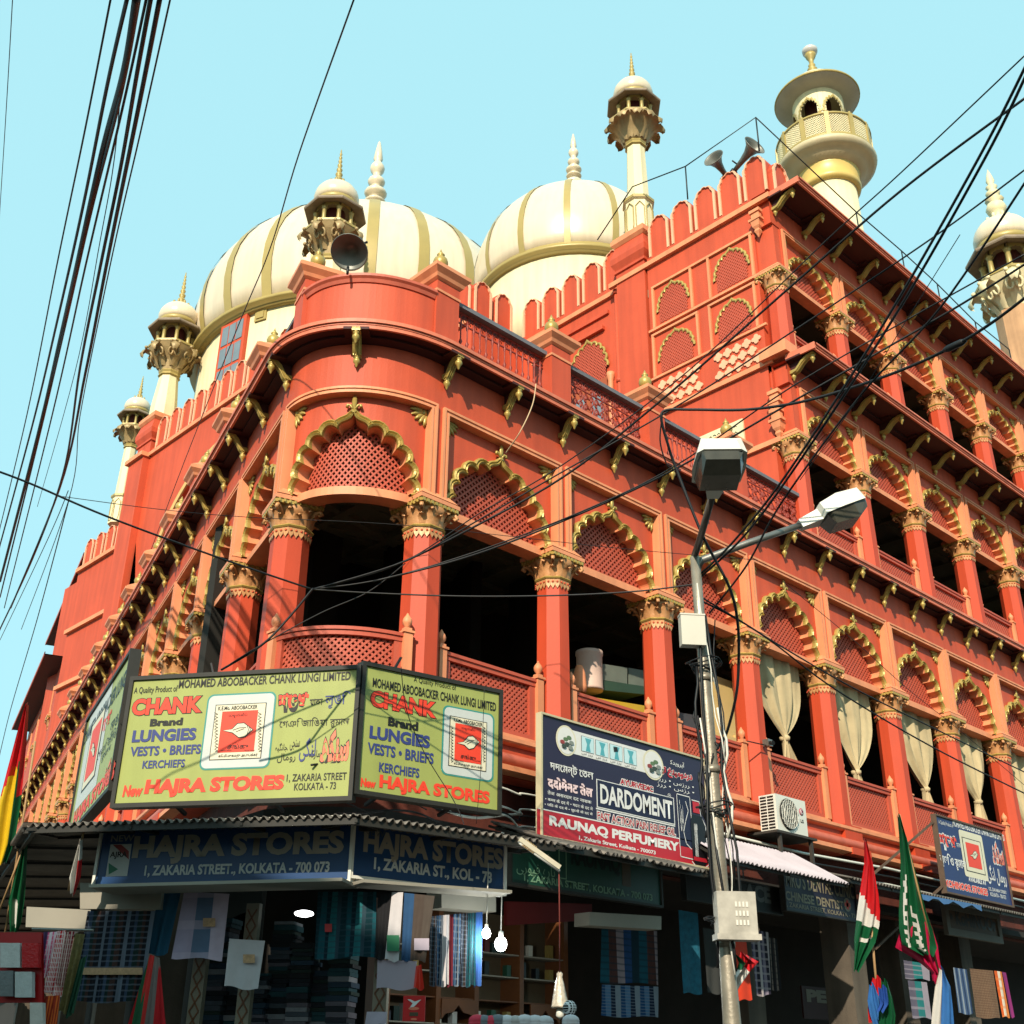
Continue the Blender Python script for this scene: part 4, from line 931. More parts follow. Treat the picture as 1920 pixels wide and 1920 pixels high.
URDU_BAN = '\uFEB3\uFEE8\uFEA0\uFBFD'[::-1]; URDU_JAN = '\uFEA0\uFE8E\uFEE7\uFB95\uFBFF\uFBA7'[::-1]
def conch(S, x, y, w, h, lay=5):
    P = lambda u, v: (x+u*w, y+v*h)
    S.poly([P(-.5, .05), P(-.2, -.05), P(-.02, -.38), P(.2, -.42), P(.36, -.2), P(.5, 0), P(.36, .2), P(.24, .42), P(.02, .48), P(-.18, .2)], I_BLK, lay)
    S.poly([P(-.46, .05), P(-.18, -.02), P(0, -.33), P(.19, -.36), P(.33, -.18), P(.46, 0), P(.33, .17), P(.22, .36), P(.03, .42), P(-.16, .16)], I_CREAM, lay+1)
    for a, b, c in (((.30, -.22), (.34, 0), (.30, .22)), ((.36, -.15), (.40, 0), (.36, .15)), ((-.15, .03), (.05, -.1), (.26, -.12)), ((-.05, .12), (.08, .02), (.2, -.05))): S.line([P(*a), P(*b), P(*c)], .006, I_BLK, lay+2)
def emblem(S, g, fr):           # pixel boxes: grey panel, framed label
    S.rect(g, I_TEAL, 1, 'printed_border', r=.07); a, b, c, d = g; S.rect((a+3, b+3, c-3, d-3), I_GREY, 2, 'printed_border', r=.06)
    a, b, c, d = fr; S.rect(fr, I_BLK, 3); S.rect((a+1.4, b+1.4, c-1.4, d-1.4), I_CREAM, 4); w, h = c-a, d-b
    for k in range(12):
        for xx in (a+w*.075, c-w*.075):
            yy = b+h*(.16+.06*k); S.line([(xx-w*.03, yy), (xx+w*.03, yy+h*.03), (xx-w*.02, yy+h*.045)], .006, I_BLK, 5)
    S.rect((a+w*.15, b+h*.13, c-w*.15, d-h*.13), I_RED, 5)
    S.txt('K.E.Mo. ABOOBACKER', (a+w*.12, b+h*.035, c-w*.12, b+h*.105), I_BLK, .01, lay=5); S.txt('கே.மி.முகமது அபுபக்கர்', (a+w*.12, d-h*.10, c-w*.12, d-h*.03), I_BLK, .01, lay=5)
    S.txt('သရုတံဆိပ်', (a+w*.32, b+h*.17, c-w*.32, b+h*.25), I_BLK, .0, lay=6); S.txt('சங்கு', (a+w*.30, d-h*.28, c-w*.30, d-h*.19), I_BLK, .01, lay=6)
    S.txt('REGISTERED', (a+w*.17, d-h*.17, a+w*.38, d-h*.145), I_BLK, .0, lay=6); S.txt('TRADE MARK', (c-w*.38, d-h*.17, c-w*.17, d-h*.145), I_BLK, .0, lay=6)
    conch(S, (a+c)/2, (b+d)/2-h*.03, w*.62, h*.32, 6)
# ---- the three lime boards round the corner
J = Vector((-1.84, -.98, 4.79)); h2 = Vector((.58, -.815, 0)); h3 = Vector((.985, -.17, 0))
FR = mat('dark_sign_frame', (40, 38, 32), .6, var=.3, scale=5)
S = Sign('lime_signboard', 'long lime green signboard with the red words New Hajra Stores, between two smaller lime boards', J, h2, [(245, 1278), (668, 1254), (656, 1492), (223, 1508)], LIME, FR, .045, .09)
S.txt('A Quality Product of', (252, 1287, 333, 1302), I_BLK, .005); S.txt('MOHAMED ABOOBACKER CHANK LUNGI LIMITED', (337, 1267, 657, 1283), I_BLK, .02)
S.txt('CHANK', (249, 1308, 379, 1339), I_RED, .05, I_BLK, .035); S.txt('Brand', (282, 1347, 343, 1361), I_BLK, .05)
S.txt('LUNGIES', (249, 1367, 368, 1390), I_NAVY, .045); S.txt('VESTS • BRIEFS', (245, 1398, 377, 1416), I_NAVY, .03); S.txt('KERCHIEFS', (268, 1425, 347, 1440), I_NAVY, .025)
emblem(S, (382, 1300, 512, 1442), (399, 1320, 495, 1424))
S.txt('শঙখ', (522, 1300, 578, 1334), I_RED, .05, I_BLK, .04); S.txt('মাকা', (581, 1310, 605, 1322), I_BLK, .01); S.txt('লুঙি', (610, 1296, 657, 1328), I_NAVY, .01)
S.txt('েগঞি জািঙয়া রুমাল', (524, 1345, 655, 1366), I_BLK, .0)
S.txt(URDU_SANKH, (602, 1368, 655, 1428), I_ORNG, .05, I_BLK, .04); S.txt(URDU_LUNGI, (562, 1383, 592, 1428), I_NAVY, .01); S.txt(URDU_MARKA, (580, 1406, 600, 1424), I_BLK); S.txt(URDU_BAN, (544, 1387, 562, 1407), I_BLK); S.txt(URDU_JAN, (517, 1393, 540, 1410), I_BLK); S.txt(URDU_RUMAL, (520, 1412, 554, 1430), I_BLK)
S.txt('New', (231, 1472, 268, 1494), I_RED, .05, shear=.1); S.txt('HAJRA STORES', (272, 1457, 532, 1492), I_RED, .06, shear=.05)
S.txt('1, ZAKARIA STREET', (538, 1450, 650, 1466), I_BLK, .012); S.txt('KOLKATA - 73', (552, 1467.5, 630, 1481), I_BLK, .012)
for x in (.5, 1.6): S.strut(x, .1); 
mb = MB(); mb.bar((.9, .02, S.h+.04), (.86, .02, S.h+.16), .03, .02); mb.obj('hook', BLACK, S.e)
S = Sign('lime_signboard', 'squarish lime green signboard beside the dark pain oil hoarding, cable hanging across its face', J+h3*.03, h3, [(692, 1250), (938, 1301), (929, 1513), (664, 1487)], LIME, FR, .045, .09)
S.txt('A Quality Product of', (775, 1277, 855, 1289), I_BLK, .0); S.txt('MOHAMED ABOOBACKER CHANK LUNGI LIMITED', (697, 1294, 930, 1311), I_BLK, .02)
S.txt('CHANK', (694, 1305, 818, 1336), I_RED, .05, I_BLK, .03); S.txt('Brand', (727, 1349, 784, 1366), I_BLK, .05); S.txt('LUNGIES', (692, 1370, 806, 1394), I_NAVY, .045)
S.txt('VESTS • BRIEFS', (688, 1402, 813, 1423), I_NAVY, .03); S.txt('KERCHIEFS', (710, 1435, 786, 1453), I_NAVY, .025)
emblem(S, (828, 1330, 926, 1460), (841, 1348, 912, 1442))
S.txt('New', (676, 1460, 704, 1477), I_RED, .05); S.txt('HAJRA STORES', (710, 1468, 918, 1499), I_RED, .05)
mb = MB(); mb.bar((.35, .02, S.h+.04), (.42, .02, S.h+.18), .04, .02); mb.obj('hook', BLACK, S.e)
for x in (.4, 1.3): S.strut(x, .1)
E0 = J-h2*2.60; h1 = Vector((-dL.x, -dL.y, 0))
S = Sign('lime_signboard', 'crumpled lime green signboard turned along the side street, a sheet peeling at its top', E0-h1*.03, h1, [(165, 1325), (231, 1283), (208, 1510), (141, 1522)], LIME, FR, .045, .09)
S.rect((160, 1330, 192, 1478), I_GREY, 1); S.rect((166, 1358, 186, 1458), I_BLK, 2); S.rect((167, 1361, 185, 1455), I_CREAM, 3); S.rect((169, 1370, 183, 1445), I_RED, 4); conch(S, 176, 1405, 9, 30, 5)
S.txt('MOHAMED ABOOBACKER LUNGI', (166, 1318, 228, 1340), I_BLK, .02); S.txt('শঙখ', (192, 1345, 206, 1372), I_RED, .05); S.txt('লুঙি', (210, 1335, 228, 1365), I_BLK); S.txt('েগঞি জািঙয়া', (188, 1380, 222, 1400), I_BLK); S.txt('রুমাল', (192, 1407, 206, 1420), I_BLK)
S.txt(URDU_SANKH, (198, 1425, 214, 1460), I_ORNG, .05, I_BLK); S.txt('HAJRA STORES', (146, 1478, 208, 1508), I_RED, .05)
# ---- blue fascia of the corner shop, below the tin awning
S = Sign('blue_fascia', 'shaded blue shop fascia with large silver letters and long address line', J+Vector((.12, .10, 0)), h2, [(190, 1552), (659, 1530), (655, 1648), (184, 1660)], BLUE, WHITE, .03, .1)
S.txt('NEW', (209, 1566, 252, 1578), SILV, .02); S.txt('HAJRA STORES', (250, 1562, 645, 1617), SILV, .05); S.txt('1, ZAKARIA STREET., KOLKATA - 700 073', (272, 1619, 618, 1642), I_GREY, .035)
S.rect((203, 1583, 243, 1643), I_GREY, 1); S.poly([(212, 1584), (242, 1612), (242, 1596), (228, 1584)], ink('dull_red', (150, 60, 56)), 2); S.poly([(204, 1618), (222, 1630), (204, 1640)], ink('dull_green', (50, 120, 90)), 2); S.txt('AJRA', (207, 1597, 239, 1611), I_BLK, .02, lay=3)
S = Sign('blue_fascia', 'shorter shaded blue shop fascia with dim letters, meeting the long one at the corner', J+Vector((.15, .10, 0))+h3*.02, Vector((.992, -.126, 0)), [(664, 1540), (946, 1575), (942, 1666), (661, 1650)], BLUE, WHITE, .03, .1)
S.txt('NEW', (681, 1556, 722, 1568), ink('dim', (70, 80, 90)), .01); S.txt('HAJRA STORES', (680, 1573, 943, 1626), SILV, .05); S.txt('1, ZAKARIA ST., KOL - 73', (700, 1621, 922, 1647), I_GREY, .035)
# ---- green fascia of the perfume shop
GRN = mat('green_vinyl', (20, 66, 52), .45, var=.15, scale=2)
S = Sign('green_fascia', 'dark green shop fascia in deep shade behind the hanging tube light', Vector((0, -.55, 0)), (1, 0, 0), [(960, 1572), (1238, 1612), (1236, 1692), (957, 1660)], GRN, FR, .03, .08)
S.txt('1, ZAKARIA STREET, KOLKATA - 700 073', (982, 1657, 1222, 1673), ink('pale_green', (110, 150, 120)), .03); S.txt('RAUNAQ', (1070, 1592, 1162, 1636), ink('dark_letter', (14, 30, 26)), .04)
S.txt('\uFE91\uFE8E\uFEAD\uFEE9 \uFED3\uFBFF\uFEEE\uFEAE\uFBFD'[::-1], (968, 1620, 1040, 1645), ink('pale_green', (110, 150, 120)), .0); S.rect((1047, 1590, 1062, 1648), ink('pale_green', (110, 150, 120)), 1); S.rect((1049, 1592, 1060, 1646), GRN, 2)
S.rect((1166, 1612, 1182, 1662), ink('ochre_patch', (80, 66, 44)), 1)
# ---- hoarding of the pain oil
PURP = mat('purple_vinyl', (40, 30, 58), .4, var=.1, scale=2); CRIM = ink('crimson', (186, 34, 48))
S = Sign('oil_hoarding', 'dark purple and crimson hoarding advertising pain relief oil beside the lamp post', Vector((0, -.9, 0)), (1, 0, 0), [(1026, 1342), (1316, 1426), (1334, 1634), (1004, 1557)], PURP, mat('pale_batten', (196, 184, 150), .7), .025, .06)
def q4(u, v):   # bilinear in the hoarding
    a, b, c_, d = (1026, 1342), (1316, 1426), (1334, 1634), (1004, 1557)
    return tuple((a[i]*(1-u)+b[i]*u)*(1-v)+(d[i]*(1-u)+c_[i]*u)*v for i in (0, 1))
def qb(u0, v0, u1, v1): (x0, y0) = q4(u0, (v0+v1)/2); (x1, y1) = q4(u1, (v0+v1)/2); xm = (u0+u1)/2; return (x0, q4(xm, v0)[1], x1, q4(xm, v1)[1])
S.rect(qb(0, .79, 1, 1), CRIM, 1); S.rect(qb(0, .78, 1, .79), I_WHT, 2)
S.rect(qb(.10, .06, .68, .26), I_WHT, 1, r=.03)
for u in (.07, .62): S.rect(qb(u-.005, .035, u+.125, .30), I_CREAM, 2, ell=True); S.rect(qb(u+.005, .05, u+.115, .285), I_WHT, 3, ell=True); [S.rect(qb(u+.02+a_, .12+b_, u+.02+a_+.03, .12+b_+.035), ink(n_, c_), 4+k_, ell=True) for k_, (a_, b_, n_, c_) in enumerate(((.02, .02, 'herb', (96, 120, 84)), (.04, .0, 'herb', (96, 120, 84)), (.0, .05, 'dull_red', (150, 60, 56)), (.03, .06, 'herb_dark', (60, 70, 60)), (.055, .04, 'herb_grey', (130, 136, 128)), (.01, .085, 'herb_dark', (60, 70, 60)), (.05, .085, 'herb_grey', (130, 136, 128))))]
for k in range(4):
    u = .225+k*.09; S.rect(qb(u, .085, u+.08, .22), I_BLK, 2); S.rect(qb(u+.002, .088, u+.078, .217), ink('ice', (196, 226, 230)), 3)
    S.poly([q4(u+.02, .10), q4(u+.06, .10), q4(u+.05, .15), q4(u+.06, .21), q4(u+.03, .21), q4(u+.035, .15)], ink('aqua', (86, 168, 178)), 4); S.txt('\uFEAE\uFEAD\uFEAF \uFEB1'[::-1], qb(u+.005, .225, u+.075, .25), I_BLK, lay=3)
S.poly([q4(.425, .11), q4(.45, .10), q4(.455, .14), q4(.43, .15)], I_BLK, 5)
S.txt('দদেমন্ট েতল', qb(.045, .36, .31, .47), I_WHT, .02); S.txt('ददोमेनट तेल', qb(.04, .50, .31, .61), ink('pink_white', (238, 206, 206)), .045)
S.txt('तेज असरदार दद नाशक', qb(.045, .625, .305, .665), I_WHT, .01); S.txt('• कमर के दद में • गदन के दद में', qb(.035, .685, .315, .72), I_WHT, .01); S.txt('• पिठ के दद में • घुटनो के दद में', qb(.035, .735, .315, .77), I_WHT, .01)
S.rect(qb(.335, .42, .80, .665), I_WHT, 1); S.rect(qb(.34, .427, .795, .655), I_DKB, 2); S.rect(qb(.335, .67, .80, .682), I_WHT, 1)
S.txt('DARDOMENT', qb(.355, .455, .785, .625), I_WHT, .03, lay=3); S.txt('®', qb(.765, .385, .785, .42), I_WHT)
S.txt('AYURVEDIC', qb(.475, .365, .675, .415), CRIM, .03, I_WHT, .09); S.txt('FAST ACTION PAIN RELIEF OIL', qb(.345, .70, .80, .765), CRIM, .01, I_WHT, .09)
S.txt('RAUNAQ PERFUMERY', qb(.07, .825, .815, .925), I_WHT, .05); S.txt('1, Zakaria Street, Kolkata - 700073', qb(.245, .945, .68, .985), I_WHT, .03)
S.txt('\uFEA9\uFEAD\uFEA9\uFEED\uFEE3\uFBFF\uFEE8\uFEA6 \uFE97\uFBFF\uFEDE'[::-1], qb(.70, .145, .925, .24), CRIM, .05, I_WHT, .05); S.txt('\uFE81\uFBFE\uFEAE\uFEED\uFBFE\uFEAA\uFB90'[::-1], qb(.79, .07, .88, .125), I_WHT, .01)
S.txt('• \uFEAE\uFEAD\uFEAF\uFEB1 • \uFEAE\uFEAD\uFEAF'[::-1], qb(.71, .26, .93, .30), I_WHT); S.txt('• \uFEAE\uFEAF\uFEB1 • \uFEAE\uFEAD\uFEAF'[::-1], qb(.70, .31, .93, .35), I_WHT)
S.line([q4(.82, .37), q4(.90, .37), q4(.905, .93), q4(.825, .93), q4(.82, .37)], .012, I_WHT, 3); S.rect(qb(.825, .38, .90, .83), I_DKB, 2); S.rect(qb(.825, .83, .902, .925), CRIM, 2)
S.line([q4(.872, .42), q4(.885, .50), q4(.865, .60), q4(.85, .70), q4(.862, .80), q4(.89, .84)], .012, I_WHT, 4); S.txt('\uFEA9\uFEAD\uFEE3\uFEE6\uFE97'[::-1], qb(.832, .42, .852, .70), I_WHT, .02, lay=4)
S.poly([q4(.915, .40), q4(.955, .40), q4(.955, .50), q4(.915, .50)], CRIM, 4); S.poly([q4(.905, .52), q4(.965, .52), q4(.98, .60), q4(.98, .93), q4(.96, .97), q4(.905, .97), q4(.895, .93), q4(.895, .60)], ink('bottle_black', (16, 14, 20)), 4)
S.line([q4(.912, .39), q4(.958, .39), q4(.96, .51), q4(.985, .60), q4(.985, .95), q4(.96, .985), q4(.91, .985), q4(.89, .95)], .012, I_WHT, 3); S.txt('DARDOMENT', qb(.912, .60, .93, .90), I_WHT, .02, lay=5); S.rect(qb(.90, .90, .975, .935), CRIM, 5)
for x in (.3, 1.5, 2.7): S.strut(x, .2, .85)
# ---- dentist's board, the board over the next shop and the projecting blue board
NAVYB = mat('navy_board', (30, 32, 52), .5, var=.15, scale=2)
S = Sign('dentist_board', 'dark navy dentist board with cream letters tucked under the tin awning', Vector((0, -.45, 0)), (1, 0, 0), [(1470, 1628), (1603, 1652), (1603, 1724), (1471, 1708)], NAVYB, FR, .02, .06)
GLD2 = ink('aged_gold', (138, 128, 104))
S.txt('MRO\'S DENTAL CLINIC', (1474, 1644, 1599, 1674), GLD2, .02); S.txt('CHINESE DENTIST', (1473, 1680, 1580, 1697), GLD2, .03); S.txt('1, ZAKARIA STREET, KOLKATA - 73', (1473, 1702, 1602, 1712), GLD2, .02)
S.rect((1582, 1684, 1595, 1709), GLD2, 1, ell=True); S.rect((1586.5, 1688, 1590.5, 1705), I_RED, 2); S.rect((1583.5, 1693, 1593.5, 1700), I_RED, 2)
S = Sign('faded_shop_board', 'dark faded shop board half hidden behind the lamp post', Vector((0, -.30, 0)), (1, 0, 0), [(1285, 1640), (1462, 1662), (1462, 1706), (1287, 1694)], mat('dark_board', (24, 24, 24), .6), FR, .02, .06)
S.txt('HT', (1376, 1626, 1398, 1648), ink('dim_grey', (90, 90, 84)), .03); S.txt('LACE', (1386, 1658, 1444, 1690), ink('dim_grey', (90, 90, 84)), .05)
S = Sign('blue_signboard', 'deep blue signboard on angle iron stays, white lettering and a red conch label', Vector((0, -.8, 0)), (1, 0, 0), [(1758, 1536), (1883, 1563), (1889, 1690), (1771, 1678)], mat('deep_blue_vinyl', (34, 44, 96), .45, var=.1, scale=2), mat('rusty_angle_iron', (92, 74, 60), .7, var=.3, scale=6), .03, .06)
S.txt('A Quality Product of', (1760, 1541, 1786, 1550), I_WHT, .0); S.txt('MOHAMED ABOOBACKER CHANK LUNGI LIMITED', (1788, 1551, 1880, 1563), I_WHT, .02)
S.txt('শঙখ', (1762, 1566, 1793, 1594), I_RED, .05, I_WHT, .05); S.txt('মাকা', (1793, 1581, 1802, 1589), I_WHT); S.txt('লুঙি ও রুমাল', (1763, 1603, 1810, 1630), I_WHT, .02)
S.rect((1804, 1563, 1846, 1646), I_CREAM, 1, r=.05); S.rect((1808, 1575, 1842, 1636), I_BLK, 2); S.rect((1809, 1576.5, 1841, 1634.5), I_CREAM, 3); S.rect((1813, 1583, 1837, 1627), I_RED, 4); conch(S, 1825, 1603, 16, 18, 5)
S.txt(URDU_SANKH, (1860, 1580, 1880, 1620), I_ORNG, .05, I_WHT, .05); S.txt(URDU_LUNGI+' '+URDU_RUMAL, (1851, 1625, 1885, 1660), I_WHT, .01); S.txt('AVAILABLE AT', (1816, 1647, 1848, 1656), I_WHT, .03)
S.txt('KOHINOOR STORES', (1774, 1658, 1850, 1671), I_RED, .04, I_WHT, .05); S.txt('125, ZAKARIA STREET', (1854, 1667, 1886, 1674), I_WHT, .01); S.txt('KOLKATA - 700 073', (1857, 1676, 1885, 1683), I_WHT, .01)
for z in (.1, S.h-.1):
    mb = MB(); mb.bar((-.02, .03, z), (-1.6, .55, z-1.1), .035, .035); mb.obj('stay', MATS['rusty_angle_iron'], S.e)
S = Sign('brown_shop_board', 'brown board lettered Kohinoor in a pale frame above the hanging mats', Vector((0, -.2, 0)), (1, 0, 0), [(1778, 1708), (1869, 1722), (1870, 1752), (1780, 1744)], mat('brown_board', (96, 70, 44), .6, var=.15), mat('pale_grey_frame', (120, 116, 106), .7), .12, .05)
S.txt('• KoHINOOr', (1782, 1713, 1866, 1740), I_BLK, .03)
# ================================================================ ground floor of the mosque and the shops in it
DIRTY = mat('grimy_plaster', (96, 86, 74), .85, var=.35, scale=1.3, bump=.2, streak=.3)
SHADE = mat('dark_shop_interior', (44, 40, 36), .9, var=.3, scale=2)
WOOD = mat('varnished_brown_wood', (110, 66, 36), .45, var=.25, scale=4); 
for i in (3, 5, 6, 8):
    mb = MB(); mb.box(B*i-.22, B*i+.22, .5, .9, 0, 4.28); mb.obj('ground_pier', DIRTY, mosque)
for k in (2, 4, 6, 8, 10):
    o = L0+dL*B*k; mb = MB(); mb.box(-.22, .22, .02, .5, 0, 4.28); mb.obj('ground_pier', DIRTY, mosque, frame_matrix((o.x, o.y, 0), esL, inL))
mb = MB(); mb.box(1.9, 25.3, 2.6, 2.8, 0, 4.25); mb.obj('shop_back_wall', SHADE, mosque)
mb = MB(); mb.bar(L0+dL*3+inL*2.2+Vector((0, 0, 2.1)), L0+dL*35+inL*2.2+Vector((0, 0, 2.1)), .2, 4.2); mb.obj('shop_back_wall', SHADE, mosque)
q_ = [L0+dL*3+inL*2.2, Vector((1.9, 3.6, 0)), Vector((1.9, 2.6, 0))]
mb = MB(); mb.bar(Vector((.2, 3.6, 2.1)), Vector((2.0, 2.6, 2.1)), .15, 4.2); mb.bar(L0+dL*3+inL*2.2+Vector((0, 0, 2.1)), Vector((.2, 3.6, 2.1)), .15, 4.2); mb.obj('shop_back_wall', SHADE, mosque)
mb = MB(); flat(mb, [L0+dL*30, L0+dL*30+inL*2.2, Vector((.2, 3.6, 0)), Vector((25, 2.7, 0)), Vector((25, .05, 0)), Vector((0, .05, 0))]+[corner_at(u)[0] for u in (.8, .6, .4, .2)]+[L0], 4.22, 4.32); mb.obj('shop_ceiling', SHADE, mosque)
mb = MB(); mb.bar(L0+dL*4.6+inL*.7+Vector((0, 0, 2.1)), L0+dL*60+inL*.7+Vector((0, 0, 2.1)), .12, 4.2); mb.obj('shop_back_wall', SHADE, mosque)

# ---- corrugated awnings
TIN = mat('rusty_tin_sheet', (112, 104, 96), .55, metal=.3, var=.4, scale=2.5, bump=.15)
TIN2 = mat('lilac_plastic_sheet', (196, 184, 190), .4, var=.12, scale=2)
def awning(label, A, Bp, back, mt=TIN, amp=.022, pitch=.09, jag=0.):
    A, Bp, back = Vector(A), Vector(Bp), Vector(back); n = max(8, int((Bp-A).length/pitch*6)); up = (Bp-A).cross(back).normalized()
    if up.z < 0: up = -up
    v = []; e = (Bp-A)
    for i in range(n+1):
        t = i/n; h = amp*math.sin(2*math.pi*t*e.length/pitch); jj = jag*math.sin(t*9)*math.sin(t*23+1)
        for b_ in (0, .33, .66, 1): v.append(A+e*t+back*(b_-(jj if b_ == 0 else 0))+up*h)
    m = len(v); v += [p-up*.006 for p in v]; f = []
    for i in range(n):
        for j in range(3):
            a, b, c_, d = i*4+j, i*4+j+1, (i+1)*4+j+1, (i+1)*4+j; f += [(a, b, c_, d), (m+d, m+c_, m+b, m+a)]
        f += [(i*4, (i+1)*4, m+(i+1)*4, m+i*4)]
    mb = MB(); mb.add(v, f, 0, True); a = mb.obj('awning', mt, label=label, cat='awning')
    mb = MB(); mb.bar(A+back*.06-up*.05, Bp+back*.06-up*.05, .035, .06); mb.bar(A+back*.9-up*.05, Bp+back*.9-up*.05, .035, .05)
    k = max(2, int(e.length/1.1))
    for i in range(k+1): mb.bar(A+e*(i/k)+back*.02-up*.05, A+e*(i/k)+back-up*.05, .03, .03)
    mb.obj('awning_frame', FR, a); return a
o2 = Vector((-.815, -.58, 0)); o3 = Vector((-.17, -.985, 0))
A0 = onP(42, 1549, J+o2*.45, o2); A1 = onP(667, 1526, J+o2*.45, o2); A0.z = A1.z = (A0.z+A1.z)/2
awning('rusty tin awning running under the long lime signboard', A0, A1, -o2*.75+Vector((0, 0, .06)))
C0 = onP(671, 1526, J+o3*.45, o3); C1 = onP(1046, 1584, J+o3*.45, o3); C0.z = C1.z = (C0.z+C1.z)/2
awning('patched tin awning running down the side street from the corner', A0+dL*24, A0-dL*.05, inL*1.9+Vector((0, 0, .12)))
awning('rusty tin awning under the squarish lime signboard, bent at one end', C0, C1, -o3*.75+Vector((0, 0, .06)))
c0, c1 = onY(1062, 1573, -1.42), onY(1332, 1646, -1.42); c0.z = c1.z = (c0.z+c1.z)/2
awning('torn tin awning below the pain oil hoarding', c0, c1, (0, 1.25, .42), jag=.06)
c0, c1 = onY(1368, 1622, -1.35), onY(1592, 1647, -1.35); c0.z = c1.z = (c0.z+c1.z)/2
awning('pale lilac corrugated awning over the dentist board', c0, c1, (0, .9, .52), TIN2, .018, .085, .02)
c0, c1 = onY(1600, 1664, -1.0), onY(1990, 1716, -1.0); c0.z = c1.z = (c0.z+c1.z)/2
awning('grey tin awning with a blue tarpaulin edge beneath the deep blue signboard', c0, c1, (0, .9, .25))
mb = MB(); n = 16
a, b = onY(1690, 1672, -1.04), onY(1840, 1700, -1.04)
mb.add([a.lerp(b, i/n)+Vector((0, -.004*(i % 2), .02-j*.10*(.6+.4*math.sin(i*1.7)))) for i in range(n+1) for j in range(2)], [(i*2, i*2+2, i*2+3, i*2+1) for i in range(n)])
mb.obj('tarpaulin', mat('blue_tarpaulin', (70, 110, 160), .5, var=.2, scale=5), label='ragged strip of blue tarpaulin hanging on the grey tin awning', cat='tarpaulin')
# soffit strips under the fascias
mb = MB(); a, b = onP(190, 1668, J, o2), onP(657, 1656, J, o2); mb.bar(a, b, .5, .03); mb.obj('fascia_soffit', mat('pale_soffit_board', (150, 144, 130), .7), label='pale soffit board under the long blue fascia', cat='board')
mb = MB(); a, b = onP(664, 1656, J, o3), onP(940, 1676, J, o3); mb.bar(a, b, .4, .03); mb.obj('fascia_soffit', MATS['pale_soffit_board'], label='pale soffit board under the shorter blue fascia', cat='board')

# ================================================================ goods
def stripes(name, cols, nx, nz=0, rough=.85, w=.5):
    """woven cloth: vertical colour bands and an optional check, in the cloth's own coordinates"""
    if name in MATS: return MATS[name]
    m = bpy.data.materials.new(name); m.use_nodes = True; MATS[name] = m; t = m.node_tree; L = t.links; b = t.nodes['Principled BSDF']; b.inputs['Roughness'].default_value = rough
    b.inputs['Specular IOR Level'].default_value = .15
    tc = t.nodes.new('ShaderNodeTexCoord'); sp = t.nodes.new('ShaderNodeSeparateXYZ'); L.new(tc.outputs['Generated'], sp.inputs[0])
    def M(op, a, v): q = t.nodes.new('ShaderNodeMath'); q.operation = op; L.new(a, q.inputs[0]); q.inputs[1].default_value = v; return q.outputs[0]
    u = M('FRACT', M('MULTIPLY', sp.outputs[0], nx), 0)
    cr = t.nodes.new('ShaderNodeValToRGB'); cr.color_ramp.interpolation = 'CONSTANT'; el = cr.color_ramp.elements
    for i, c_ in enumerate(cols):
        e = el[i] if i < 2 else el.new(i/len(cols)); e.position = i/len(cols); e.color = (*lin(c_), 1)
    L.new(u, cr.inputs[0]); out = cr.outputs[0]
    if nz:
        f = M('LESS_THAN', M('FRACT', M('MULTIPLY', sp.outputs[2], nz), 0), .28); mx = t.nodes.new('ShaderNodeMix'); mx.data_type = 'RGBA'
        L.new(M('MULTIPLY', f, w), mx.inputs['Factor']); L.new(out, mx.inputs['A']); mx.inputs['B'].default_value = (*lin(cols[-1]), 1); out = mx.outputs['Result']
    n = t.nodes.new('ShaderNodeTexNoise'); n.inputs['Scale'].default_value = 9; g = t.nodes.new('ShaderNodeNewGeometry'); L.new(g.outputs['Position'], n.inputs['Vector'])
    mr = t.nodes.new('ShaderNodeMapRange'); mr.inputs[3].default_value = .8; mr.inputs[4].default_value = 1.15; L.new(n.outputs['Fac'], mr.inputs[0])
    vm = t.nodes.new('ShaderNodeVectorMath'); vm.operation = 'SCALE'; L.new(out, vm.inputs[0]); L.new(mr.outputs[0], vm.inputs['Scale']); L.new(vm.outputs[0], b.inputs['Base Color'])
    return m
def hang(name, label, cat, P, N, quad, mt, amp=.018, folds=3, group=None, nx=18, nz=10, tag=None):
    """a hanging cloth in the vertical plane (P, N): quad = TL TR BR BL in photo pixels"""
    N = Vector(N).normalized(); q = [onP(*p, P, N) for p in quad]; o = q[3].copy(); mb = MB(); v = []; ph = random.random()*6
    for j in range(nz+1):
        t = j/nz
        for i in range(nx+1):
            s_ = i/nx; a = q[0].lerp(q[1], s_); b = q[3].lerp(q[2], s_); p = a.lerp(b, t)
            v.append(p+N*amp*(.35+t)*math.sin(s_*folds*2*math.pi+ph+t*.7)+Vector((0, 0, .012*math.sin(s_*7+ph)*t)))
    mb.add(v, [(j*(nx+1)+i, j*(nx+1)+i+1, (j+1)*(nx+1)+i+1, (j+1)*(nx+1)+i) for j in range(nz) for i in range(nx)], 0, True)
    e = thing(name, label, cat, None, group)
    mb.obj('cloth', mt, e)
    if tag:
        a, b, c_, d = tag[0]; z = [onP(*p, Vector(P)-N*0, N)+N*(.03 if N.dot(fwd) < 0 else -.03) for p in ((a, b), (c_, b), (c_, d), (a, d))]; mb = MB(); mb.add(z, [(0, 1, 2, 3)]); mb.obj('paper_tag', tag[1], e)
    return e
def rq(a, b, c_, d, sl=0, lean=0): return [(a, b), (c_, b+sl), (c_+lean, d+sl), (a+lean, d)]
n2 = o2.copy(); PF = J+Vector((.2, .25, 0)); n3 = Vector((0, -1, 0)); PR = Vector((0, .15, 0))
RWT = stripes('red_white_check', [(190, 30, 40), (220, 200, 196), (190, 30, 40), (230, 214, 210)], 5, 14, w=.7)
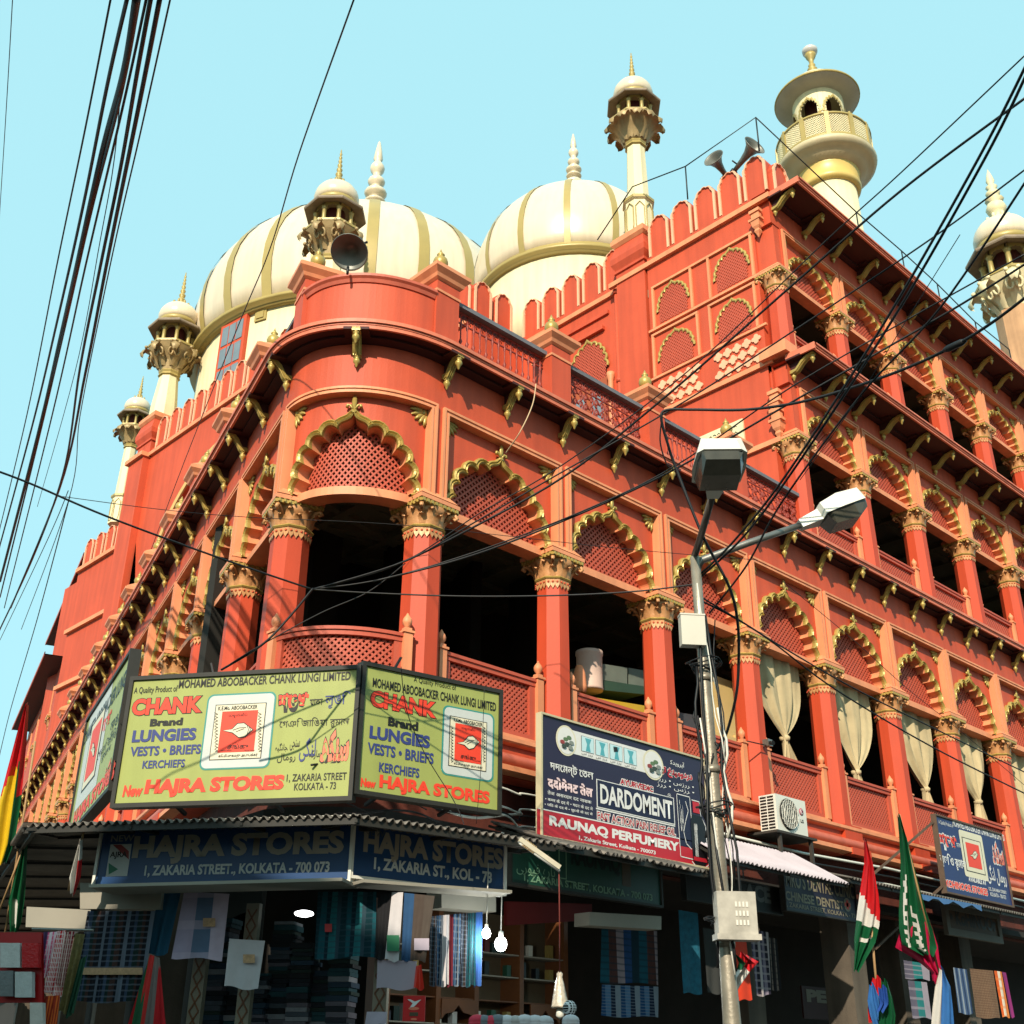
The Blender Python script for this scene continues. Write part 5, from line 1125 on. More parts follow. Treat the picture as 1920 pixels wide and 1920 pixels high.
PLD = stripes('dark_plaid', [(20, 26, 36), (52, 64, 84), (24, 40, 38), (60, 42, 38), (22, 22, 28), (90, 98, 110)], 3, 16)
TEALP = stripes('teal_plaid', [(10, 44, 52), (18, 70, 80), (12, 36, 46), (30, 90, 96), (40, 60, 70)], 2.5, 12)
BLUEP = stripes('blue_plaid', [(26, 60, 96), (70, 100, 130), (20, 30, 50), (110, 120, 130)], 3, 11)
LILAC = mat('lilac_cotton', (176, 164, 178), .85, var=.12, scale=6); WHTC = mat('white_cotton', (196, 190, 192), .85, var=.10, scale=6)
BROWNP = stripes('brown_teal_stripes', [(20, 70, 84), (70, 44, 40), (130, 116, 120), (30, 60, 100), (16, 40, 50)], 1.5, 9)
TOWEL = mat('teal_towel_jacquard', (20, 96, 118), .9, var=.45, scale=14); ORNG = mat('orange_red_towel', (224, 62, 26), .8, var=.1, scale=6)
CARD = mat('printed_card_tag', (190, 150, 110), .6, var=.4, scale=30)
G1, G2, G3 = 'cloth hung outside the corner shop', 'cloth hung along the street shops', 'wares of the side stall'
hang('checked_lungi', 'wide dark plaid lungi cloth hung beside the bright scarves of the side stall', 'cloth', PF, n2, [(165, 1708), (292, 1708), (266, 1880), (138, 1878)], PLD, .02, 7, G1, tag=((150, 1815, 270, 1828), CARD))
hang('blue_sheet', 'narrow blue cloth behind the lilac folded sheet at the corner shop', 'cloth', PF-n2*.1, n2, [(300, 1672), (340, 1670), (316, 1790), (275, 1790)], mat('teal_blue_cotton', (24, 84, 112), .85, var=.2, scale=5), .02, 2, G1)
hang('lilac_sheet', 'folded lilac and blue sheet clipped under the long blue fascia', 'cloth', PF, n2, [(345, 1672), (430, 1676), (415, 1800), (320, 1796)], stripes('lilac_blue', [(150, 138, 158), (84, 100, 124), (176, 160, 176)], 1, 2.2), .012, 2, G1, tag=((383, 1722, 406, 1738), CARD))
hang('white_sheet', 'plain pale sheet with a printed tag hanging low in the shop doorway', 'cloth', PF, n2, [(430, 1760), (497, 1764), (484, 1856), (421, 1850)], WHTC, .008, 2, G1, tag=((458, 1790, 480, 1806), CARD))
hang('teal_plaid_cloth', 'teal plaid cloth stack with small red flag tags', 'cloth', PF, n2, [(596, 1672), (706, 1672), (704, 1794), (589, 1798)], TEALP, .012, 5, G1, tag=((611, 1733, 624, 1748), ink('flag_red', (190, 40, 40))))
hang('black_cloth', 'black cloth next to the white and green panel cloth', 'cloth', PF+n2*.02, n2, [(709, 1674), (734, 1674), (726, 1800), (704, 1798)], mat('black_cotton', (20, 20, 24), .9, var=.2), .01, 2, G1)
hang('green_panel_cloth', 'white cloth with a green lower panel hung between dark cloths', 'cloth', PF+n2*.04, n2, [(735, 1673), (756, 1673), (748, 1803), (722, 1800)], WHTC, .01, 1, G1, tag=((727, 1754, 750, 1784), ink('flag_green', (30, 120, 80))))
hang('brown_cloth', 'brown cloth with a lilac hem beside the green panel cloth', 'cloth', PF, n2, [(758, 1674), (815, 1680), (797, 1804), (752, 1800)], stripes('blue_brown', [(40, 70, 104), (70, 60, 54), (72, 64, 58)], 1, 0), .012, 3, G1, tag=((778, 1760, 806, 1782), LILAC))
hang('paper_sheet', 'large pale lilac paper sheet pinned above the red poster', 'sheet', PF, n2, [(708, 1800), (782, 1802), (778, 1855), (706, 1854)], mat('lilac_paper', (166, 152, 164), .7, var=.06, scale=4), .003, 1, G1)
hang('pink_sheet', 'pale pink folded sheet at knee height below the pale lilac paper', 'cloth', PF, n2, [(688, 1897), (726, 1897), (724, 1922), (684, 1922)], LILAC, .004, 1, G1)
cols = [PLD, BLUEP, WHTC, mat('maroon_cotton', (104, 20, 40), .85), BLUEP, PLD, TEALP, mat('blue_cotton', (40, 84, 150), .85, var=.2)]
x = 806
for i, w in enumerate((15, 12, 14, 9, 16, 15, 15, 14)):
    hang('lungi', ('dark plaid', 'blue check', 'pale grey', 'narrow maroon', 'second blue check', 'second dark plaid', 'teal plaid', 'bright blue')[i]+' lungi in the row hung before the perfume shelves', 'cloth', Vector((0, -1.15, 0))-n3*.015*(i % 2), n3, [(x, 1718-i), (x+w-1, 1717-i), (x+w-3, 1846), (x-3, 1850)], cols[i], .012, 1.5, 'lungis hung in a row'); x += w-1.5
hang('teal_brown_lungi', 'teal and brown striped lungi spread in the dark shop right of the perfume shelves', 'cloth', PR, n3, [(1128, 1742), (1232, 1746), (1236, 1846), (1127, 1842)], BROWNP, .015, 6, G2)
hang('plaid_lungi', 'blue plaid lungi spread below the teal and brown one', 'cloth', PR+n3*.03, n3, [(1128, 1846), (1234, 1850), (1234, 1908), (1127, 1905)], BLUEP, .015, 6, G2)
hang('teal_towel', 'tall teal patterned towel hanging left of the lamp post', 'towel', PR+n3*.3, n3, [(1272, 1706), (1308, 1712), (1317, 1864), (1281, 1862)], TOWEL, .008, 1.5, G2)
hang('grey_towel', 'dark grey cloth hanging close behind the lamp post', 'cloth', PR+n3*.1, n3, [(1318, 1740), (1352, 1744), (1354, 1864), (1326, 1862)], mat('dark_grey_cotton', (58, 60, 58), .9, var=.2), .008, 1.5, G2)
hang('orange_towel', 'bright orange red towel behind the lamp post', 'towel', PR+n3*.3, n3, [(1374, 1748), (1398, 1750), (1411, 1874), (1384, 1876)], ORNG, .006, 1, G2)
hang('plaid_cloth', 'purple grey plaid cloth right of the orange towel', 'cloth', PR+n3*.2, n3, [(1405, 1742), (1440, 1748), (1445, 1866), (1418, 1868)], stripes('purple_plaid', [(70, 62, 84), (120, 110, 124), (40, 36, 48), (160, 150, 150)], 2, 9), .01, 2, G2)
hang('plaid_cloth', 'dark brown plaid cloth at the edge of the dim dentist doorway', 'cloth', PR+n3*.2, n3, [(1442, 1758), (1456, 1760), (1464, 1858), (1446, 1858)], stripes('brown_plaid', [(50, 40, 38), (110, 96, 88), (30, 28, 30)], 2, 9), .01, 2, G2)
hang('blue_mat', 'blue striped mat hanging under the brown shop board', 'mat', Vector((0, -.5, 0)), n3, [(1787, 1814), (1813, 1818), (1826, 1902), (1797, 1900)], stripes('blue_mat_stripes', [(70, 90, 120), (130, 140, 150), (60, 80, 110), (40, 56, 84)], 3, 0), .006, 1.5, G2)
hang('tan_mat', 'speckled tan prayer mat hanging between the blue mat and the orange one', 'mat', Vector((0, -.5, 0))+n3*.02, n3, [(1818, 1816), (1862, 1820), (1876, 1910), (1830, 1908)], stripes('tan_weave', [(128, 100, 76), (90, 62, 50), (140, 116, 90), (84, 58, 48)], 16, 20), .006, 1.2, G2)
hang('orange_mat', 'orange and white mat hanging beside the magenta one', 'mat', Vector((0, -.5, 0)), n3, [(1864, 1820), (1878, 1822), (1894, 1908), (1880, 1906)], stripes('orange_white', [(196, 88, 40), (214, 200, 180), (206, 120, 60)], 1, 5), .006, 1, G2)
hang('magenta_mat', 'narrow magenta mat at the end of the hanging mats', 'mat', Vector((0, -.48, 0)), n3, [(1879, 1822), (1886, 1824), (1902, 1908), (1895, 1908)], mat('magenta_weave', (140, 40, 110), .85, var=.2), .006, 1, G2)
hang('striped_cloth', 'pale cloth with a teal stripe behind the green flag', 'cloth', Vector((0, -.3, 0)), n3, [(1694, 1800), (1742, 1808), (1744, 1838), (1698, 1834)], stripes('lilac_teal', [(90, 86, 100), (40, 110, 110), (150, 140, 150)], 1, 4), .006, 1, G2)
hang('striped_cloth', 'second pale cloth with a teal stripe, lower down behind the green flag', 'cloth', Vector((0, -.3, 0)), n3, [(1702, 1838), (1738, 1842), (1748, 1910), (1712, 1908)], MATS['lilac_teal'], .006, 1, G2)
# side stall at the left edge
PS, nS = J-h2*3.2+o2*.5, o2
for i, (nm, lb, qd, mt) in enumerate((
    ('purple_scarf', 'purple scarf hung first on the side stall rail', [(78, 1748), (92, 1746), (84, 1850), (50, 1862)], mat('purple_silk', (78, 44, 92), .6, var=.2)),
    ('checked_scarf', 'pink and white checked scarf next to the purple one', [(90, 1748), (112, 1746), (104, 1830), (74, 1835)], stripes('pink_check', [(220, 90, 130), (226, 200, 204)], 4, 10)),
    ('checked_scarf', 'large red and white checked scarf hanging lowest on the side stall', [(108, 1746), (124, 1744), (122, 1868), (82, 1864)], RWT),
    ('checked_scarf', 'wine red checked scarf at the right of the side stall scarves', [(122, 1748), (140, 1746), (124, 1850), (106, 1846)], stripes('wine_check', [(120, 26, 40), (200, 170, 160)], 4, 12)),
    ('patterned_scarf', 'olive and gold patterned scarf beside the plaid lungi', [(142, 1750), (160, 1752), (134, 1900), (112, 1898)], mat('olive_pattern', (110, 96, 50), .8, var=.5, scale=24)),
    ('striped_scarf', 'orange striped scarf low on the side stall', [(84, 1868), (112, 1866), (104, 1925), (72, 1925)], stripes('orange_stripes', [(206, 96, 40), (150, 50, 30)], 5, 0)),
    ('green_scarf', 'dark green scarf falling beside the olive one', [(150, 1800), (164, 1790), (138, 1900), (122, 1910)], mat('dark_green_cotton', (22, 70, 46), .85)))):
    hang(nm, lb, 'scarf', PS+nS*.03*i, nS, qd, mt, .02, 2, G3)
hang('striped_shawl', 'long red shawl with green and grey stripes gathered at the top', 'shawl', PF+n2*.25, n2, [(282, 1790), (300, 1796), (312, 1925), (240, 1925)], stripes('red_green_stripes', [(170, 30, 36), (40, 90, 60), (190, 50, 46), (110, 100, 96), (176, 34, 38)], 1.2, 0), .02, 3, G1)
for i, (bx, rgb, lb) in enumerate((((0, 1768, 37, 1814), (206, 202, 196), 'white packet in the upper row of the red packet rack'), ((41, 1768, 72, 1814), (196, 24, 30), 'red packet in the red packet rack'), ((-4, 1820, 24, 1868), (120, 122, 122), 'grey packet in the red packet rack'), ((28, 1822, 60, 1870), (196, 196, 192), 'white packet in the lower row of the red packet rack'), ((56, 1880, 80, 1925), (206, 196, 186), 'cream packet at the foot of the red packet rack'))):
    z = [onP(*p, PS+nS*.32, nS) for p in ((bx[0], bx[3]), (bx[2], bx[3]), (bx[2], bx[1]), (bx[0], bx[1]))]; mb = MB(); m_ = [p-nS*.05 for p in z]; mb.add(z+m_, [(0, 1, 2, 3), (7, 6, 5, 4), (0, 4, 5, 1), (1, 5, 6, 2), (2, 6, 7, 3), (3, 7, 4, 0)])
    mb.obj('packet', mat('packet_%d' % i, rgb, .25, var=.12, scale=12, bump=.2), label=lb, cat='packet', group=G3)
z = [onP(*p, PS+nS*.24, nS) for p in ((-8, 1880), (80, 1880), (78, 1748), (-8, 1748))]; mb = MB(); mb.add(z, [(0, 1, 2, 3)]); m_ = [p-nS*.03 for p in z]; mb.add(m_, [(3, 2, 1, 0)]); mb.obj('packet_rack', mat('red_plastic_sheet', (170, 22, 24), .35, var=.15), label='red plastic rack sheet holding packets at the side stall', cat='rack')
z0, z1 = onP(60, 1742, PS, nS), onP(175, 1744, PS, nS); mb = MB(); mb.tube([z0, z1], .012, 6); mb.obj('hanging_rail', STEEL, label='steel rail carrying the scarves of the side stall', cat='rail')
for (qd, lb) in (([(50, 1700), (170, 1706), (165, 1742), (48, 1738)], 'pale folded shutter box above the scarf rail'), ([(150, 1655), (305, 1662), (300, 1705), (150, 1704)], 'long pale shutter box under the left end of the blue fascia')):
    z = [onP(*p, PF-n2*.05, n2) for p in qd]; m_ = [p-n2*.3 for p in z]; mb = MB(); mb.add(z+m_, [(0, 1, 2, 3), (7, 6, 5, 4), (0, 4, 5, 1), (1, 5, 6, 2), (2, 6, 7, 3), (3, 7, 4, 0)]); mb.obj('shutter_box', MATS['pale_soffit_board'], label=lb, cat='shutter box')
# stacks of folded cloth inside
pal = [(16, 22, 30), (30, 50, 66), (60, 66, 74), (20, 60, 66), (120, 120, 124), (28, 30, 40), (90, 84, 92), (22, 40, 34), (14, 16, 20)]
palm = [mat('folded_cloth_%d' % i, c_, .85, var=.25, scale=12) for i, c_ in enumerate(pal)]
for i, xx in enumerate((405, 450, 485, 525, 565, 605, 640)):
    mb = MB(); a = onP(xx, 1900, PF-n2*(.75+.1*(i % 2)), n2); ex = h2; z = 1.45; top = 3.05-.25*((i*7) % 3)
    while z < top:
        h_ = random.uniform(.03, .06); w = random.uniform(.105, .125); d_ = random.uniform(-.02, .02); mb.obox((a.x+ex.x*d_, a.y+ex.y*d_, z+h_/2), ex*w, n2*.14, (0, 0, h_*.46), random.randrange(9)); z += h_
    mb.obj('cloth_stack', palm, label='tall stack of folded dark cloth inside the corner shop', cat='cloth stack', group='stacks of folded cloth in the corner shop')
for xx in (372, 462, 715):                                                # lattice-painted door posts
    a = onP(xx, 1850, PF-n2*.35, n2); mb = MB(); mb.obox((a.x, a.y, 1.6), h2*.07, n2*.04, (0, 0, 1.6)); p = mb.obj('door_post', mat('cream_enamel', (130, 122, 104), .5, var=.1), label='cream door post with brown diamond lattice in the corner shop', cat='post', group='door posts of the corner shop')
    mb = MB(); 
    for k in range(14):
        z = .9+k*.16
        for s_ in (-1, 1): mb.bar(Vector((a.x, a.y, z))+n2*.045-h2*.05*s_, Vector((a.x, a.y, z+.16))+n2*.045+h2*.05*s_, .012, .012)
    mb.obj('diamond_strip', WOOD, p)
S = Sign('red_poster', 'small red poster with a white emblem on the corner shop post', PF+n2*.05, h2, [(756, 1866), (797, 1868), (796, 1916), (755, 1914)], mat('red_poster_paper', (196, 26, 28), .4, var=.08), None, cat='poster', thick=.01)
S.poly([(764, 1874), (770, 1874), (778, 1878), (790, 1874), (782, 1882), (776, 1888), (768, 1890), (774, 1881)], I_WHT, 1); S.rect((766, 1888, 786, 1894), I_ORNG, 1, ell=True); S.rect((768, 1898, 784, 1905), ink('ochre_patch', (80, 66, 44)), 1); S.rect((770, 1909, 782, 1913), I_ORNG, 1, ell=True)
hang('red_bag', 'small red plastic bag hanging beside the pale lilac paper', 'bag', PF+n2*.03, n2, [(780, 1812), (790, 1808), (796, 1856), (776, 1854)], mat('red_plastic_bag', (206, 40, 24), .3, var=.15), .01, 1, G1)
# ---- perfume shop: lit wooden cabinet with boxes
c0 = Vector((.55, -.15, 0)); c1x = 3.0
mb = MB(); mb.box(-.0, 2.95, .95, 1.0, .9, 3.5, 0); cab = mb.obj('perfume_cabinet', mat('cabinet_back', (92, 80, 60), .6, var=.2), label='wooden perfume cabinet with lit shelves of small boxes', cat='cabinet')
for x in (0., .75, 1.35, 2.1, 2.9):
    mb = MB(); mb.box(x-.035, x+.035, .6, .96, .9, 3.5); mb.obj('upright', WOOD, cab)
for z in (1.35, 1.62, 1.9, 2.18, 2.46, 2.74, 3.0):
    mb = MB(); mb.box(.02, 2.9, .62, .94, z-.015, z); mb.obj('shelf', MATS['pale_soffit_board'] if z != 2.46 else WOOD, cab)
for z0 in (2.20,):
    for x in (1.05, 2.5):
        mb = MB(); mb.prism([(x-.26, z0+.24), (x-.26, z0+.02), (x-.2, z0+.08), (x-.08, z0+.1), (x, z0+.18), (x+.08, z0+.1), (x+.2, z0+.08), (x+.26, z0+.02), (x+.26, z0+.24)], .58, .60); mb.obj('cusped_pelmet', WOOD, cab)
bxm = [mat('perfume_box_%d' % i, c_, .35, var=.1, scale=20) for i, c_ in enumerate([(190, 190, 184), (26, 28, 30), (96, 30, 30), (40, 80, 60), (150, 128, 70), (60, 62, 70), (200, 196, 180), (30, 46, 40)])]
for z in (1.35, 1.62, 1.9, 2.18, 2.74, 3.0):
    for x in [.08+i*.125 for i in range(23)]:
        if random.random() < .72 and min(abs(x-u) for u in (0., .75, 1.35, 2.1, 2.9)) > .07:
            h_ = random.uniform(.10, .2); w = random.uniform(.03, .05); mb = MB(); mb.box(x-w, x+w, .68, .76, z, z+h_); mb.obj('perfume_box', random.choice(bxm), label='small perfume box standing on a shelf of the lit wooden cabinet', cat='box', group='perfume boxes on the cabinet shelves')
def bulb(px, py, t, r, pw, lb):
    p = at(px, py, t); e = thing('light_bulb', lb, 'light bulb', T3(*p)); mb = MB(); mb.ell((0, 0, 0), (r, r, r*1.15), 12, 8); mb.obj('glass', mat('lit_bulb_glass', (255, 255, 250), .3, var=0, emit=22), e)
    mb = MB(); mb.lathe([(r*.4, r*.9), (r*.45, r*1.9), (.01, r*2.0)], 10); mb.tube([(0, 0, r*1.9), (.01, 0, .7)], .006, 5); mb.obj('holder', WHITE, e)
    l = bpy.data.lights.new('bulb_light', 'POINT'); l.energy = pw; l.shadow_soft_size = r; l.color = (.93, 1, .98); lo = bpy.data.objects.new('bulb_light', l); COL.objects.link(lo); lo.parent = e; lo.location = (0, -.0, -.12)
bulb(912, 1750, 11.9, .045, 8, 'lit bulb hanging beside the row of lungis'); bulb(939, 1770, 12.2, .065, 30, 'larger lit bulb in front of the perfume cabinet')
p = at(570, 1713, 12.9); mb = MB(); mb.ell(p, (.11, .11, .035), 14, 6); mb.obj('ceiling_lamp', mat('lit_lamp_disc', (255, 255, 255), .3, var=0, emit=6), label='small round lit lamp on the ceiling of the corner shop', cat='lamp')
# tube light, cord and bagged lamp
a, b = at(974, 1574, 11.0), at(1049, 1627, 11.0); mb = MB(); mb.bar(a, b, .05, .045); tl = mb.obj('tube_light', mat('dusty_white_batten', (206, 196, 172), .5, var=.2, scale=8), label='unlit white tube light slung on a rope below the tin awning', cat='tube light')
mb = MB(); d = (b-a)*.4; mb.tube([a+Vector((0, 0, -.03)), b+Vector((0, 0, -.03))], .014, 8); mb.obj('tube', mat('tube_glass', (222, 222, 214), .2, var=0), tl)
mb = MB()
for k in range(7): c_ = a+(b-a)*(.12+.04*k); mb.tube([c_+Vector((.03*math.cos(q), .02*math.sin(q), .035*math.sin(q*1.3))) for q in [i*.9 for i in range(8)]], .006, 4)
mb.obj('rope', mat('jute_rope', (170, 140, 96), .9), tl)
p = at(1050, 1890, 11.0); q = at(1048, 1628, 11.0); mb = MB(); mb.tube([q, q.lerp(p, .5)+Vector((.004, 0, 0)), Vector((p.x, p.y, p.z+.30))], .006, 5); lm = mb.obj('bagged_lamp', mat('red_cord', (120, 50, 44), .7), label='hanging lamp wrapped in a clear plastic bag on a long cord', cat='lamp')
mb = MB(); mb.lathe([(.012, .32), (.03, .30), (.025, .27), (.04, .22), (.06, .12), (.085, 0.02), (.09, 0), (.07, .015)], 14, p, 0, True, 0, lambda a, j: 1+.12*math.sin(a*5+j)); mb.obj('plastic_bag', mat('crinkled_plastic', (190, 178, 160), .25, var=.35, scale=20, bump=.4), lm)
mb = MB(); mb.lathe([(.02, .0), (.035, -.02), (.04, -.07), (.0, -.10)], 10, p); mb.obj('bulb', WHITE, lm)
capm = [mat('cap_%d' % i, c_, .85, var=.15, scale=12) for i, c_ in enumerate([(214, 208, 210), (120, 122, 128), (214, 60, 80), (190, 180, 176), (24, 24, 26)])]
for i, px in enumerate((895, 907, 921, 934, 950, 966, 984, 1003, 1022, 1070)):
    p = at(px, 1914+(i % 3), 9.6); mb = MB(); mb.ell(p, (.075, .075, .05), 12, 6); mb.ell(p-Vector((0, 0, .02)), (.078, .078, .03), 12, 5)
    mb.obj('skullcap', capm[(2, 1, 2, 1, 0, 3, 0, 0, 0, 0)[i]], label=('pink', 'dark grey', 'rose', 'grey', 'white', 'cream', 'white', 'white', 'white', 'white')[i]+' skullcap on the heap at the street stall', cat='cap', group='skullcaps heaped on the street stall')
p = at(1068, 1890, 9.7); mb = MB(); mb.ell(p, (.06, .06, .06), 12, 8); mb.obj('diamond_skullcap', stripes('black_white_diamonds', [(16, 16, 16), (220, 220, 220)], 5, 6, w=.9), label='black and white diamond checked cap above the heap of skullcaps', cat='cap')
# red shop lintel board and pale board in the perfume shop, PEPSI panel
S = Sign('drink_panel', 'dim drinks panel lettered Pepsi in the dark doorway', Vector((0, .9, 0)), (1, 0, 0), [(1505, 1850), (1598, 1856), (1598, 1915), (1506, 1910)], mat('dim_red_panel', (60, 20, 18), .6), None, thick=.03); S.txt('PEPSI', (1512, 1858, 1590, 1882), ink('dim_cream', (120, 112, 92)), .06)
for bx, lb in (((1105, 1710, 1240, 1735), 'long pale box beam above the teal and brown lungi'), ((828, 1655, 930, 1702), 'pale ventilator box under the shorter blue fascia')):
    z = [onP(*p, Vector((0, -.5, 0)), n3) for p in ((bx[0], bx[3]), (bx[2], bx[3]+8), (bx[2], bx[1]+8), (bx[0], bx[1]))]; m_ = [p+Vector((0, .25, 0)) for p in z]; mb = MB(); mb.add(z+m_, [(0, 1, 2, 3), (7, 6, 5, 4), (0, 4, 5, 1), (1, 5, 6, 2), (2, 6, 7, 3), (3, 7, 4, 0)]); mb.obj('box_beam', MATS['pale_soffit_board'], label=lb, cat='beam')
z = [onP(*p, Vector((0, .4, 0)), n3) for p in ((950, 1735), (1110, 1725), (1110, 1695), (950, 1690))]; m_ = [p+Vector((0, .05, 0)) for p in z]; mb = MB(); mb.add(z+m_, [(0, 1, 2, 3), (7, 6, 5, 4), (0, 4, 5, 1), (2, 6, 7, 3)]); mb.obj('red_valance', mat('dark_red_valance', (104, 22, 20), .7, var=.2), label='dark red valance above the perfume cabinet', cat='valance')
a = onY(1595, 1800, -.2); mb = MB(); mb.box(a.x, a.x+.45, -.2, .3, 0, 4.2); mb.obj('doorway_pier', DIRTY, label='grimy plaster pier beside the dark dentist doorway', cat='pier')
# ================================================================ first-floor contents
mb = MB()
def px_box(name, label, cat, Y, quad, depth, mt, group=None):
    z = [onP(*p, Vector((0, Y, 0)), Vector((0, -1, 0))) for p in quad]; m_ = [p+Vector((0, depth, 0)) for p in z]
    mb = MB(); mb.add(z+m_, [(3, 2, 1, 0), (4, 5, 6, 7), (0, 1, 5, 4), (1, 2, 6, 5), (2, 3, 7, 6), (3, 0, 4, 7)]); return mb.obj(name, mt, label=label, cat=cat, group=group)
YEL = mat('yellow_painted_board', (206, 166, 40), .6, var=.12, scale=3); GREYB = mat('grey_green_trunk_paint', (110, 116, 104), .6, var=.2, scale=3, bump=.1)
px_box('yellow_shelf', 'yellow painted shelf inside the arcade carrying grey chests', 'shelf', .75, [(1070, 1300), (1262, 1332), (1262, 1346), (1070, 1314)], .9, YEL)
px_box('steel_chest', 'nearer grey green chest on the yellow shelf', 'chest', .9, [(1113, 1242), (1176, 1252), (1176, 1282), (1113, 1272)], .6, GREYB); px_box('steel_chest', 'second grey green chest on the yellow shelf, behind the column', 'chest', .95, [(1179, 1252), (1212, 1258), (1212, 1292), (1179, 1284)], .6, GREYB)
px_box('green_box', 'dark green box under the nearer grey chest', 'box', .88, [(1114, 1273), (1210, 1287), (1210, 1302), (1114, 1292)], .7, mat('dark_green_paint', (50, 76, 58), .6, var=.2))
px_box('white_cupboard', 'peeling white cupboard standing below the yellow shelf', 'cupboard', .8, [(1155, 1322), (1215, 1333), (1215, 1372), (1155, 1366)], .5, mat('peeling_white_paint', (186, 178, 160), .8, var=.35, scale=5, bump=.3))
px_box('steel_cupboard', 'dark grey steel cupboard behind the column near the lamp post', 'cupboard', .8, [(1270, 1335), (1310, 1342), (1310, 1400), (1270, 1396)], .5, mat('dark_steel_paint', (70, 72, 76), .5, var=.2))
p = onY(1106, 1296, .95); mb = MB(); mb.lathe([(.0, 0), (.20, 0), (.21, .03), (.20, .05), (.20, .55), (.215, .57), (.21, .62), (0, .63)], 20, (p.x, p.y, p.z)); mb.obj('drum', mat('pinkish_white_drum', (206, 176, 160), .6, var=.18, scale=3), label='pinkish white drum standing on the yellow shelf', cat='drum')
p = onY(1087, 1300, .72); mb = MB(); mb.lathe([(.10, 0), (.11, .1), (.09, .3), (.05, .42), (0, .44)], 12, (p.x, p.y, p.z)); mb.obj('plaster_cone', PEACH, label='peach cone leaning before the pinkish drum', cat='cone')
CRD = mat('cream_door_paint', (214, 184, 120), .5, var=.12, scale=2)
a, b = onY(1338, 1420, .7), onY(1392, 1240, .7); x0, x1, z0, z1 = a.x, b.x+.25, 5.5, 7.75
mb = MB(); mb.box(x0, x1, .72, .76, z0, z1); dr = mb.obj('cream_door', CRD, label='cream jali door leaf standing open inside the arcade behind the lamp post', cat='door')
mb = MB(); mb.box(x0+.08, x0+.62, .70, .722, z0+.2, z0+1.15); mb.obj('dark_backing', INNER, dr)
mb = MB(); lattice(mb, [(x0+.08, z0+.2), (x0+.62, z0+.2), (x0+.62, z0+1.15), (x0+.08, z0+1.15)], .052, .026, .685, .70); mb.obj('jali', CRD, dr)
mb = MB(); mb.box(x0+.02, x0+.08, .68, .72, z0+.1, z0+1.3); mb.box(x0+.62, x0+.70, .68, .72, z0+.1, z0+1.3); mb.box(x0+.08, x0+.62, .68, .72, z0+1.15, z0+1.25); mb.obj('frame', CRD, dr)
# tied-up curtains
CURT = mat('dusty_cream_curtain', (196, 176, 136), .9, var=.22, scale=2.2, streak=.22, bump=.1, bscale=30)
for i, lb in zip(range(4-1, 9), ('first tied curtain from the lamp post, knotted low between two columns', 'second tied curtain from the lamp post', 'third tied curtain from the lamp post', 'fourth tied curtain from the lamp post', 'fifth tied curtain from the lamp post', 'sixth tied curtain from the lamp post')):
    xo = B*i; zt = T2-1.42-.10; zk = 6.86-.10*((i*5) % 3); xk = xo+1.12+.08*((i*3) % 4); nx = 40; mb = MB(); v = []; rows = 22
    for j in range(rows+1):
        t = j/rows
        if t < .74:
            u = t/.74; z = zt+(zk-zt)*u; e = u**2.3; l = (xo+.22)*(1-e)+(xk-.05)*e; e2 = u**3.2; r_ = (xo+1.86)*(1-e2)+(xk+.05)*e2; am = .03+.03*(1-abs(2*u-1))
        else:
            u = (t-.74)/.26; z = zk-.62*u; w = .05+.14*min(1, u*1.6); sw = .22*u*(1 if i % 2 else .7); l, r_ = xk-w+sw*.4, xk+w+sw; am = .05
        for k in range(nx+1):
            s_ = k/nx; v.append((l+(r_-l)*s_, .36+am*math.sin(s_*19+i+t*1.2)+.02*math.sin(s_*43+i), z+(.10*math.sin(s_*2.5) if t < .74 else .06*math.sin(s_*6+i)*u)))
    mb.add(v, [(j*(nx+1)+k, j*(nx+1)+k+1, (j+1)*(nx+1)+k+1, (j+1)*(nx+1)+k) for j in range(rows) for k in range(nx)], 0, True)
    e = thing('tied_curtain', 'dusty cream curtain, '+lb, 'curtain', None, 'tied curtains in the arcade'); mb.obj('curtain_cloth', CURT, e)
    mb = MB(); mb.lathe([(.05, -.05), (.085, -.02), (.09, .02), (.055, .06)], 12, (xk, .36, zk), 0, True, 0, lambda a, j: 1+.15*math.sin(3*a)); mb.obj('knot', CURT, e)
# air conditioner on its shelf
a = onY(1453, 1487, -.5); x0 = a.x; z0 = 4.98
mb = MB(); mb.box(x0, x0+.80, -.5, -.2, z0, z0+.55); e = thing('air_conditioner', 'white outdoor air conditioner unit on a dark shelf under the arcade', 'air conditioner')
bd = mb.obj('casing', WHITE, e)
mb = MB(); cx_, cz_ = x0+.30, z0+.28; mb.lathe([(.0, 0), (.225, 0), (.235, .012), (.225, .025), (.215, .012)], 28); o_ = mb.obj('fan_opening', mat('dark_fan_void', (40, 40, 38), .6), e, frame_matrix((cx_, -.503, cz_), (1, 0, 0), (0, 0, 1), (0, -1, 0)))
mb = MB()
for k in range(9): xx = -.2+k*.05; hh = math.sqrt(max(.0, .225**2-xx*xx)); mb.bar((cx_+xx, -.535, cz_-hh), (cx_+xx, -.535, cz_+hh), .008, .008)
for k in range(3): r_ = .08+.07*k; mb.tube([(cx_+r_*math.cos(q), -.54, cz_+r_*math.sin(q)) for q in [i*math.pi/8 for i in range(17)]], .004, 4)
mb.obj('fan_grille', WHITE, e)
mb = MB()
for k in range(11):
    for j in range(2): mb.box(x0-.006, x0, -.46+j*.13, -.35+j*.13, z0+.04+k*.046, z0+.066+k*.046)
mb.obj('side_louvre', BLACK, e)
